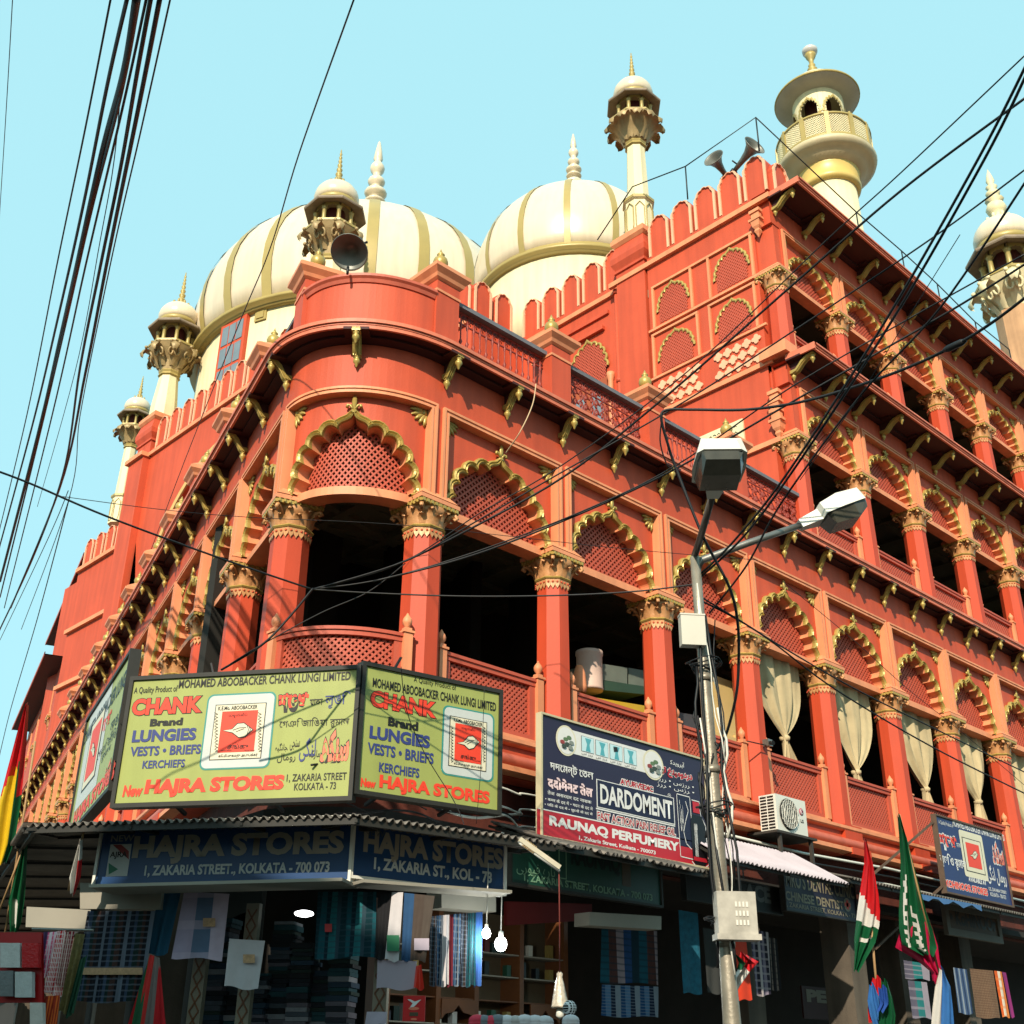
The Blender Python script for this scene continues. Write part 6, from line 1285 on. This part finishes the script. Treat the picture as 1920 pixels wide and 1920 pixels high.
mb = MB(); mb.lathe([(0, .004), (.055, .004), (.055, 0)], 20); mb.obj('emblem', ink('maroon_logo', (176, 40, 84)), e, frame_matrix((x0+.665, -.503, z0+.37), (1, 0, 0), (0, 0, 1), (0, -1, 0)))
mb = MB(); mb.tube([(x0+.665+.036*math.cos(q), -.509, z0+.37+.036*math.sin(q)) for q in [R(30)+i*.5 for i in range(11)]], .005, 4); mb.bar((x0+.66, -.509, z0+.39), (x0+.66, -.509, z0+.35), .008, .004); mb.bar((x0+.66, -.509, z0+.35), (x0+.68, -.509, z0+.35), .004, .008); mb.obj('emblem_line', I_WHT, e)
me = text_mesh('LG', .04); xs = [v.co.x for v in me.vertices]; ys = [v.co.y for v in me.vertices]
for v in me.vertices: v.co = (x0+.625+(v.co.x-min(xs))/(max(xs)-min(xs))*.08, -.5035, z0+.20+(v.co.y-min(ys))/(max(ys)-min(ys))*.055)
me.materials.append(I_BLK); ob('lettering', me, e)
mb = MB(); mb.box(x0-.12, x0+.95, -.56, -.02, z0-.04, z0-.005); sh = mb.obj('unit_shelf', mat('rusty_dark_sheet', (56, 50, 44), .7, var=.3, scale=5), label='dark sheet shelf on legs carrying the air conditioner', cat='shelf')
for dx in (.02, .85): mb = MB(); mb.bar((x0+dx, -.5, z0-.04), (x0+dx, -.5, z0-.62), .05, .05); mb.obj('leg', MATS['rusty_dark_sheet'], sh)
# CCTV camera on a column
p = onY(1437, 1393, -.1); mb = MB(); mb.box(p.x-.02, p.x+.10, p.y-.05, p.y+.06, p.z-.05, p.z+.06); cc = mb.obj('cctv_camera', STEEL, label='small grey security camera clamped to a column beside the first curtain', cat='camera'); mb = MB(); mb.tube([(p.x+.03, p.y-.05, p.z), (p.x+.01, p.y-.12, p.z-.02)], [.03, .038], 10); mb.tube([(p.x, p.y, p.z-.04), (p.x-.5, p.y+.02, p.z-.06)], .01, 5); mb.obj('lens', BLACK, cc)
# ================================================================ loudspeakers
def horn(name, label, P, d, r=.26, L=.55):
    d = Vector(d).normalized(); z = d; x = z.orthogonal().normalized(); y = z.cross(x); e = thing(name, label, 'loudspeaker', frame_matrix(P, x, y, z))
    mb = MB(); mb.lathe([(.05, -L), (.07, -L*.6), (.10, -L*.35), (.16, -L*.15), (r*.86, -.03), (r, 0), (r*.98, .012), (r*.9, -.02), (.15, -L*.16), (.085, -L*.38), (.0, -L*.45)], 28); mb.obj('bell', mat('grey_horn_metal', (120, 120, 112), .45, metal=.3, var=.15, scale=5), e)
    mb = MB(); mb.lathe([(.0, -L-.14), (.075, -L-.13), (.08, -L), (.05, -L+.01)], 14); mb.tube([(0, 0, -L*.8), (.05, -.18, -L*.8)], .018, 6); mb.obj('driver', BLACK, e)
Ph = at(655, 473, 16.2); horn('horn_loudspeaker', 'large grey horn loudspeaker on the rounded corner parapet, facing the crossing', Ph, (CAM-Ph)+Vector((-2.0, 3.5, -5)), .265, .5)
mb = MB(); mb.tube([Ph-Vector((0, 0, .25)), (Ph.x, Ph.y, ZT0+.9)], .02, 6); mb.obj('horn_post', BLACK, label='short black post under the large corner loudspeaker', cat='post')
P1 = onX(1338, 296, 8.8); horn('horn_loudspeaker', 'grey horn loudspeaker on the roof merlons turned towards the domes', P1, (-.95, -.1, .28), .25, .62)
P2 = onX(1415, 272, 8.9); horn('horn_loudspeaker', 'grey horn loudspeaker on the roof merlons turned towards the round minaret', P2, (-.2, -.95, .30), .28, .72)
# ================================================================ street lamp
t0 = 10.9; PT = at(1303, 1045, t0); rb_ = ray(1371, 1900); hb = math.hypot(*ray(1303, 1045).xy)/math.hypot(*rb_.xy); PB = at(1371, 1900, t0*hb)
dv = (PT-PB)/(PT.z-PB.z); PG = PB-dv*(PB.z-.14)
lampp = thing('street_lamp', 'silver street lamp post with two lamp arms, boxes and tangled cables', 'street lamp', T3(*PG))
LP = lambda p: Vector(p)-PG
mb = MB(); n = 10; mb.tube([LP(PG+dv*(PT.z-.14)*i/n) for i in range(n+1)], [.088, .082, .078, .075, .062, .06, .058, .056, .05, .048, .046], 14); mb.tube([LP(PG), LP(PG+dv*.5)], .13, 14)
for f_ in (.42, .66, .8): q = PG+dv*(PT.z-.14)*f_; mb.tube([LP(q-dv*.03), LP(q+dv*.03)], .09-.03*f_+.0, 14)
mb.obj('pole', mat('weathered_silver_paint', (176, 166, 148), .42, metal=.45, var=.3, scale=4, streak=.25, bump=.15), lampp)
AE1 = at(1336, 928, 10.0); AE2 = at(1500, 985, 11.15)
mb = MB(); mb.tube([LP(PT-dv*.18), LP(PT+dv*.02), LP(PT.lerp(AE1, .35)), LP(AE1)], [.034, .034, .032, .03], 10); mb.obj('arm', mat('brown_grey_tube', (110, 98, 90), .45, metal=.4, var=.3), lampp)
mb = MB(); mb.tube([LP(PT-dv*.14), LP(PT-dv*.05+(AE2-PT)*.06), LP(PT.lerp(AE2, .5)+Vector((0, 0, -.02))), LP(AE2)], [.036, .036, .034, .032], 10); mb.obj('arm', STEEL, lampp)
def lamp_head(P, d, L, w):
    d = Vector(d).normalized(); x = d.cross(Vector((0, 0, 1))).normalized(); u = x.cross(d)
    M = frame_matrix(LP(P), d, -x, u); mb = MB()
    secs = [(0, .05, -.04, .05), (.30*L, .09, -.05, .07), (.34*L, w*.46, -.03, .10), (.62*L, w*.5, -.03, .13), (.95*L, w*.46, -.03, .11), (L, w*.34, -.02, .07)]
    v = []
    for xx, hw, zb_, zt in secs: v += [(xx, -hw, zb_), (xx, hw, zb_), (xx, hw*.8, zt), (xx, -hw*.8, zt)]
    mb.add(v, [(j*4+k, j*4+(k+1) % 4, (j+1)*4+(k+1) % 4, (j+1)*4+k) for j in range(5) for k in range(4)]+[(3, 2, 1, 0), (20, 21, 22, 23)]); h = mb.obj('lamp_head', WHITE, lampp, M)
    mb = MB(); v = []
    for xx, hw, zz_ in ((.36*L, w*.40, -.035), (.42*L, w*.43, -.15), (.78*L, w*.43, -.17), (.96*L, w*.38, -.10), (.985*L, w*.34, -.03)): v += [(xx, -hw, -.032), (xx, hw, -.032), (xx, hw*.82, zz_), (xx, -hw*.82, zz_)]
    mb.add(v, [(j*4+k, j*4+(k+1) % 4, (j+1)*4+(k+1) % 4, (j+1)*4+k) for j in range(4) for k in range(4)]+[(3, 2, 1, 0), (16, 17, 18, 19)], 0, False); mb.obj('glass_bowl', mat('grimy_lamp_glass', (74, 72, 62), .22, var=.3, scale=8, spec=.6), h)
lamp_head(AE1, at(1356, 832, 9.35)-AE1, .72, .44); lamp_head(AE2, at(1622, 938, 11.3)-AE2, .68, .36)
q = PG+dv*(zat(PT.x, PT.y, 1195)-.14); ex = (rgt*.9+fwd*.1); ex.z = 0; ex.normalize(); ey = Vector((-ex.y, ex.x, 0))
mb = MB(); mb.box(-.22, .0, -.16, -.06, -.13, .15); mb.box(-.225, .005, -.165, -.06, .15, .165); mb.obj('switch_box', mat('cream_box', (206, 202, 188), .45, var=.1), lampp, frame_matrix(LP(q), ex, ey))
q = PG+dv*(zat(PB.x, PB.y, 1718)-.14); mb = MB(); mb.box(-.10, .22, -.2, -.07, -.17, .17); mb.box(-.12, .24, -.22, -.06, -.20, -.155); mb.obj('meter_box', mat('stained_grey_box', (178, 172, 160), .5, var=.4, scale=6), lampp, frame_matrix(LP(q), ex, ey))
bxp = LP(q); mb = MB()
for k in range(3):
    for j in range(4): mb.box(.045+j*.03, .06+j*.03, -.206, -.2, -.09+k*.07, -.05+k*.07)
mb.obj('box_vents', WHITE, lampp, frame_matrix(bxp, ex, ey))
random.seed(11)
for k in range(16):                                             # cables strapped along the post
    za, zb_ = random.uniform(3.6, 5.7), random.uniform(2.2, 4.4); pts = []; a0 = random.random()*6.28; ph = random.random()*6
    for i in range(9):
        z = za+(zb_-za)*i/8; r_ = .07+.07*abs(math.sin(i*.8+ph)); P_ = PG+dv*(z-.14); pts.append(LP(P_+ex*r_*math.cos(a0+i*.12)-ey*abs(r_*math.sin(a0))))
    mb = MB(); mb.tube(pts, random.choice((.006, .008, .012)), 5); mb.obj('strapped_cable', WIRE if k % 4 else WHITE, lampp)
for z in (4.9, 3.62, 2.72):
    mb = MB(); P_ = PG+dv*(z-.14)
    for j in range(5): mb.tube([LP(P_+ex*(.085+.02*j)*math.cos(q)+ey*(.085+.012*j)*math.sin(q)+Vector((0, 0, .025*math.sin(2*q+j)+.02*j))) for q in [i*.55 for i in range(13)]], .007, 5)
    mb.obj('cable_tie', WIRE, lampp)
# ================================================================ wires
def cr(pts, n=8):
    out = []; P_ = [pts[0]]+pts+[pts[-1]]
    for i in range(1, len(P_)-2):
        a, b, c_, d = P_[i-1], P_[i], P_[i+1], P_[i+2]
        for k in range(n):
            t = k/n; out.append(.5*((2*b)+(c_-a)*t+(2*a-5*b+4*c_-d)*t*t+(3*b-a-3*c_+d)*t**3))
    return out+[pts[-1]]
def wire(label, pts, px, name='cable', group=None, mt=WIRE, cat='cable'):
    P_ = [at(*p) for p in pts]; tm = sum(p[2] for p in pts)/len(pts); mb = MB(); mb.tube(cr(P_), max(.003, px*tm/FPX/2), 6); return mb.obj(name, mt, label=label, cat=cat, group=group)
GW = 'black cables strung along the side street'
for pts, w, lb in (
    ([(24, -10, 9), (12, 200, 11), (-2, 420, 14)], 1.6, 'lone thin wire at the edge of the sky'),
    ([(209, -10, 9), (158, 250, 11), (106, 500, 14), (50, 780, 19), (-5, 1010, 25)], 2.6, 'thin wire running beside the bundle of black cables'),
    ([(240, -10, 8.5), (201, 160, 10), (156, 385, 12.5), (110, 590, 16), (60, 800, 21), (-5, 1040, 28)], 4.6, None),
    ([(256, -10, 8.5), (232, 137, 9.6), (190, 293, 11.4), (144, 500, 14), (112, 640, 17), (70, 820, 21), (0, 1090, 29)], 8.2, 'thickest cable of the bundle of black cables'),
    ([(262, -10, 8.6), (226, 180, 10), (170, 400, 12.8), (120, 620, 16.5), (66, 850, 22), (0, 1120, 30)], 4.4, None),
    ([(276, -10, 8.8), (228, 210, 10.5), (160, 500, 14), (95, 790, 20), (8, 1140, 31)], 3.2, None),
    ([(284, -10, 8.8), (257, 137, 9.8), (225, 320, 11.8), (188, 500, 14), (150, 690, 17.5), (118, 890, 23), (60, 1050, 28), (-5, 1190, 33)], 4.6, None),
    ([(301, -10, 8.8), (257, 215, 10.6), (199, 500, 14), (160, 700, 17.8), (112, 915, 24), (20, 1140, 31)], 5.2, None),
    ([(321, -10, 9), (263, 250, 11), (206, 500, 14), (150, 780, 19.5), (128, 940, 23), (40, 1180, 31)], 2.0, 'slack thin wire on the dome side of the black cable bundle'),
    ([(230, 120, 9.6), (214, 300, 11.6), (188, 450, 13.4), (140, 700, 18), (70, 950, 25)], 1.6, None),
    ([(131, 930, 18), (70, 1160, 24), (20, 1330, 30), (-4, 1430, 33)], 1.6, None), ([(128, 920, 18), (90, 1010, 20), (0, 1200, 26)], 1.4, None)):
    wire(lb or 'black cable in the sloping bundle over the side street', pts, w, group=GW)
wire('single thin wire crossing in front of the left dome', [(666, -8, 9), (560, 290, 12), (505, 470, 14.5), (443, 620, 17), (340, 880, 24), (278, 1045, 28)], 1.9)
for pts, w, lb in (
    ([(-8, 882, 10), (60, 908, 10.2), (200, 968, 10.5), (400, 1042, 11), (585, 1105, 11.4)], 4.0, 'black cable from the side street to the splice before the corner column'),
    ([(110, 930, 13), (300, 955, 13.4), (470, 970, 14), (760, 985, 14.5), (1160, 1028, 15), (1420, 1050, 15.5)], 1.3, 'hair thin wire stretched across the arches'),
    ([(585, 1105, 11.4), (700, 1112, 11.3), (880, 1118, 11.2), (1060, 1116, 11.1), (1200, 1108, 11), (1306, 1095, 10.9)], 3.0, 'black wire sagging from the corner column to the lamp post'),
    ([(587, 1103, 11.4), (540, 1160, 11.3), (490, 1210, 11.2), (415, 1256, 11.3)], 4.4, 'thick cable dropping from the splice to the lime signboard'),
    ([(760, 1056, 11.5), (690, 1110, 11.4), (600, 1150, 11.3), (480, 1215, 11.2), (418, 1254, 11.3)], 2.2, 'thin wire looping down to the lime signboard'),
    ([(1930, 96, 9), (1690, 323, 10), (1550, 450, 10.5), (1297, 690, 11), (1060, 868, 11.3), (900, 962, 11.4), (750, 1057, 11.5), (587, 1104, 11.4)], 2.8, 'highest of the cables fanning from the corner column'),
    ([(1930, 178, 9), (1690, 357, 9.8), (1483, 537, 10.4), (1250, 742, 11), (1067, 887, 11.3), (900, 982, 11.4), (740, 1060, 11.5), (590, 1105, 11.4)], 5.0, 'thickest of the cables fanning from the corner column'),
    ([(1930, 312, 9.4), (1747, 447, 10), (1493, 617, 10.6), (1280, 755, 11), (1040, 893, 11.2), (880, 985, 11.3), (760, 1052, 11.4), (592, 1104, 11.4)], 3.4, 'third of the cables fanning from the corner column'),
    ([(1930, 472, 9.4), (1700, 600, 10), (1480, 728, 10.4), (1267, 873, 11), (1100, 955, 11.2), (900, 1032, 11.4), (720, 1085, 11.4), (594, 1104, 11.4)], 3.0, 'fourth of the cables fanning from the corner column'),
    ([(1930, 490, 9.3), (1780, 584, 9.9), (1500, 745, 10.4), (1280, 872, 10.9), (1130, 945, 11.2), (960, 1015, 11.3), (840, 1055, 11.4), (700, 1090, 11.4)], 4.2, 'lowest of the cables fanning from the corner column'),
    ([(1930, 110, 7.8), (1833, 300, 8.4), (1663, 597, 9.2), (1480, 882, 10), (1380, 1010, 10.6), (1312, 1078, 10.85)], 5.0, 'left of two steep cables dropping to the lamp post'),
    ([(1930, 128, 7.8), (1845, 300, 8.4), (1672, 602, 9.2), (1490, 878, 10), (1395, 1005, 10.6), (1314, 1082, 10.85)], 5.0, 'right of two steep cables dropping to the lamp post'),
    ([(1930, 330, 8.2), (1763, 577, 9), (1613, 742, 9.6), (1467, 940, 10.2), (1400, 1060, 10.5), (1330, 1150, 10.8)], 4.4, 'steep cable crossing below the pair to the lamp post'),
    ([(1800, 440, 8.4), (1700, 600, 9), (1600, 760, 9.6), (1500, 900, 10)], 1.6, 'thin wire wound beside the steep cables'),
    ([(1930, 552, 8.6), (1860, 605, 8.9), (1790, 648, 9.2), (1700, 690, 9.5), (1600, 726, 9.9), (1500, 754, 10.2), (1400, 768, 10.5), (1300, 768, 10.7), (1250, 769, 10.8), (1240, 785, 10.8), (1252, 832, 10.8), (1267, 877, 10.8), (1317, 1003, 10.6), (1367, 1100, 10.5), (1383, 1167, 10.5), (1385, 1240, 10.5), (1380, 1305, 10.5), (1362, 1375, 10.6), (1346, 1400, 10.7)], 5.6, 'thick cable with a splice that loops down past the lamp post'),
    ([(1312, 1125, 10.8), (1380, 1160, 11), (1447, 1203, 11.5), (1567, 1293, 12.3), (1747, 1400, 13.5), (1930, 1492, 15)], 3.4, 'lower of two cables running from the lamp post along the arcade'),
    ([(1312, 1118, 10.8), (1390, 1165, 11), (1470, 1215, 11.6), (1600, 1290, 12.5), (1760, 1370, 13.6), (1930, 1452, 15)], 3.0, 'upper of two cables running from the lamp post along the arcade'),
    ([(1470, 1092, 12), (1600, 1200, 13), (1700, 1290, 14), (1800, 1370, 15), (1930, 1480, 16)], 1.2, 'hair thin wire falling across the curtains'),
    ([(1240, 790, 10.8), (1238, 830, 10.8), (1250, 870, 10.8), (1262, 880, 10.8)], 3.0, 'frayed cable end tied at the bend of the thick cable'),
    ([(752, 1250, 11), (762, 1330, 11), (795, 1410, 11), (850, 1500, 10.9), (870, 1545, 10.8)], 1.8, 'thin cable hanging over the squarish lime signboard'),
    ([(908, 1292, 10.9), (903, 1420, 10.9), (893, 1545, 10.8)], 1.0, 'hair thin wire hanging by the edge of the squarish lime signboard'),
    ([(1005, 720, 14.2), (998, 760, 14), (975, 810, 13.8), (948, 850, 14)], 2.2, None)):
    if lb is None: wire('pale cord hanging from the terrace to the arch below', pts, w, mt=mat('cream_cord', (214, 180, 140), .7), cat='cord')
    else: wire(lb, pts, w)
p = at(1790, 648, 9.2); d_ = (at(1700, 690, 9.5)-p).normalized(); mb = MB(); mb.tube([p-d_*.10, p-d_*.06, p+d_*.06, p+d_*.10], [.014, .028, .028, .014], 8); mb.obj('cable_splice', WIRE, label='taped splice on the thick looping cable', cat='splice')
for i, (a, b, w, lb, mt) in enumerate((((945, 1478), (1004, 1492), 4, 'upper white conduit between the lime signboard and the hoarding', WHITE), ((945, 1513), (1004, 1520), 4, 'second white conduit between the lime signboard and the hoarding', WHITE), ((945, 1524), (1004, 1532), 3, 'black conduit between the lime signboard and the hoarding', WIRE), ((950, 1530), (1004, 1552), 4, 'sagging white conduit between the lime signboard and the hoarding', WHITE))):
    p0, p1 = onY(*a, -.35), onY(*b, -.35); mb = MB(); m_ = p0.lerp(p1, .5)-Vector((0, 0, .03+.02*i)); mb.tube(cr([p0-Vector((.6, 0, -.02)), p0, m_, p1, p1+Vector((2.6, 0, .05))]), w*13/FPX/2, 7); mb.obj('conduit', mt, label=lb, cat='conduit')
for i, (Y, z, r_) in enumerate(((-.16, 4.86, .022), (-.2, 4.72, .014), (-.14, 4.60, .018))):
    mb = MB(); mb.tube([Vector((4.2+i*.3, Y, z)), Vector((7.5, Y, z-.03)), Vector((10, Y-.05, z+.02)), Vector((18, Y, z))], r_, 7); mb.obj('conduit', (WHITE, WIRE, WHITE)[i], label=('upper white conduit run below the arcade sill', 'black conduit run below the arcade sill', 'lower white conduit run below the arcade sill')[i], cat='conduit')
random.seed(5)
for k in range(10):
    x = random.uniform(-2.2, 1.); y = -.35+random.uniform(-.1, .1)-max(0, -.6-x)*.2; z = random.uniform(4.05, 4.5); pts = [Vector((x+.35*i, y+.02*math.sin(i+k), z-.08*math.sin(i*1.1+k))) for i in range(5)]; mb = MB(); mb.tube(cr(pts), random.choice((.008, .012, .016)), 5)
    mb.obj('loose_cable', random.choice((WIRE, WIRE, WHITE)), label='loose cable in the tangle behind the lime signboards', cat='cable', group='cable tangle behind the signboards')
# festoon wire on posts along the roof
pp = [(1120, 450), (1186, 350), (1285, 312), (1417, 220)]; P_ = [onX(*p, 8.9) for p in pp]+[onY(*p, -.2) for p in ((1605, 397), (1690, 470), (1757, 532), (1828, 603), (1892, 655))]
mb = MB(); mb.tube(P_, .016, 5); mb.obj('festoon_wire', WIRE, label='wire strung over short posts along the roof merlons', cat='wire')
for i, p in enumerate(P_[2:]):
    mb = MB(); mb.tube([p, p-Vector((0, 0, 1.0))], .018, 5); mb.obj('festoon_post', BLACK, label='short thin post holding the roof wire above the merlons', cat='post', group='posts of the roof wire')
# ================================================================ flags
def flag(name, label, rows, t, colour, mats, stick=None, amp=.03, nx=14, folds=2.2, group=None, n=None, yscale=1):
    """rows: (y, xl, xr) photo pixels down the cloth; colour(u, v) -> material index"""
    e = thing(name, label, 'flag', None, group); v = []; N = 4; R2 = []
    for i in range(len(rows)-1):
        for k in range(N): a, b = rows[i], rows[i+1]; q = k/N; R2.append(tuple(a[j]+(b[j]-a[j])*q for j in range(3)))
    R2.append(rows[-1]); m = len(R2)
    for j, (y, l, r_) in enumerate(R2):
        for i in range(nx+1):
            s_ = i/nx; v.append(at(l+(r_-l)*s_, y+3*math.sin(s_*8+j*.2), t)+fwd*amp*math.sin(s_*folds*6.28+j*.12))
    mb = MB()
    for j in range(m-1):
        for i in range(nx): mb.add([v[j*(nx+1)+i], v[j*(nx+1)+i+1], v[(j+1)*(nx+1)+i+1], v[(j+1)*(nx+1)+i]], [(0, 1, 2, 3)], colour((i+.5)/nx, (j+.5)/(m-1)), True)
    mb.obj('cloth', mats, e)
    if stick: mb = MB(); mb.tube([at(*stick[0], t+.03), at(*stick[1], t+.03)], .012, 7); mb.obj('stick', mat('bamboo_stick', (176, 140, 96), .6, var=.2), e)
FR_, FY, FG, FW, FM, FB = (mat('flag_red_cloth', (206, 26, 34), .55, var=.12, scale=5), mat('flag_yellow_cloth', (232, 190, 30), .55, var=.12, scale=5), mat('flag_green_cloth', (10, 84, 48), .5, var=.15, scale=5), mat('flag_white_cloth', (222, 218, 210), .6, var=.1, scale=5), mat('flag_magenta_cloth', (190, 20, 70), .5, var=.12, scale=5), mat('flag_blue_cloth', (60, 120, 190), .5, var=.12, scale=5))
flag('tricolour_flag', 'large red, yellow and green flag drooping at the street corner', [(1320, 48, 52), (1375, 30, 49), (1440, 12, 44), (1510, -6, 38), (1580, -14, 28), (1620, -14, 12)], 12.6, lambda u, v: 0 if v+.25*(u-.5) < .42 or (u > .75 and v < .55) else (1 if u < .72 else 2), [FR_, FY, FG], ((66, 1390), (-6, 1850)))
flag('green_flag', 'dark green flag on a pale stick beneath the tricolour flag', [(1577, 46, 50), (1640, 26, 47), (1690, 14, 44), (1735, 16, 38), (1748, 18, 34)], 12.5, lambda u, v: 1 if .3 < v < .75 and .45 < u < .75 and int(v*30) % 2 else 0, [FG, FW], ((50, 1574), (-8, 1725)))
flag('white_pennant', 'small white and red pennant hanging below the tin awning end', [(1572, 150, 153), (1610, 138, 152), (1645, 128, 150), (1677, 132, 140)], 11.6, lambda u, v: 1 if u > .72 and v > .3 else 0, [FW, FR_], ((158, 1556), (128, 1670)))
def cal(u, v): return .25 < u < .85 and .70 < v < .80 and (int(u*40+v*25) % 2)
flag('tricolour_flag', 'red, white and green flag on a bamboo stick above the flag bundle', [(1575, 1621, 1624), (1617, 1621, 1638), (1654, 1616, 1644), (1680, 1613, 1648), (1710, 1609, 1650), (1735, 1606, 1648), (1765, 1602, 1640), (1790, 1602, 1624), (1819, 1600, 1608)], 11.6, lambda u, v: 1 if cal(u, v) else (0 if v < .34+.26*u else (1 if v < .60+.05*u else 2)), [FR_, FW, FG], ((1634, 1740), (1650, 1925)), nx=20)
flag('green_flag', 'tall green flag with white script and a magenta flag folded behind it', [(1529, 1684, 1687), (1570, 1687, 1702), (1617, 1690, 1713), (1663, 1690, 1724), (1710, 1687, 1736), (1744, 1687, 1748), (1775, 1692, 1755), (1790, 1728, 1748)], 11.7, lambda u, v: 1 if (.12 < u < .26 and .35 < v < .85 or .48 < u < .60 and .55 < v < .95) and int(v*46+u*9) % 3 else 0, [FG, FW], ((1686, 1527), (1762, 1830)), nx=26)
flag('magenta_flag', 'magenta flag hanging below and behind the tall green flag', [(1700, 1720, 1736), (1740, 1690, 1750), (1775, 1680, 1760), (1800, 1720, 1762), (1825, 1748, 1766), (1842, 1750, 1758)], 11.75, lambda u, v: 0, [FM])
flag('pale_blue_flag', 'pale blue and white flag hanging at the foot of the magenta flag', [(1815, 1762, 1768), (1850, 1754, 1784), (1890, 1750, 1788), (1925, 1748, 1790)], 11.7, lambda u, v: 1 if u < .45 else 0, [FB, FW])
for i, (rows, m_, lb) in enumerate((([(1832, 1636, 1652), (1860, 1630, 1660), (1890, 1628, 1656), (1918, 1630, 1650)], FR_, 'red flag at the top of the flag bundle'), ([(1845, 1630, 1640), (1875, 1627, 1652), (1900, 1632, 1660), (1925, 1640, 1662)], FB, 'light blue flag at the front of the flag bundle'), ([(1838, 1652, 1664), (1870, 1652, 1674), (1905, 1648, 1680), (1928, 1650, 1678)], FG, 'green flag at the right of the flag bundle'), ([(1850, 1646, 1664), (1880, 1650, 1668), (1896, 1644, 1658)], mat('flag_royal_blue', (40, 80, 160), .5), 'royal blue flag tucked in the flag bundle'))):
    flag('small_flag', lb+' hung on a bamboo stick', rows, 11.5-.05*i, lambda u, v: 0, [m_], group='bundle of small flags', amp=.02)
flag('bunting_flag', 'small red, white and green flag tied to the lamp post', [(1789, 1378, 1400), (1804, 1386, 1424), (1822, 1380, 1408), (1845, 1368, 1392), (1870, 1360, 1378), (1890, 1356, 1368)], 10.3, lambda u, v: 0 if v < .35 and u > .25 else (2 if v < .35 or v > .85 else 1), [FR_, FW, FG])
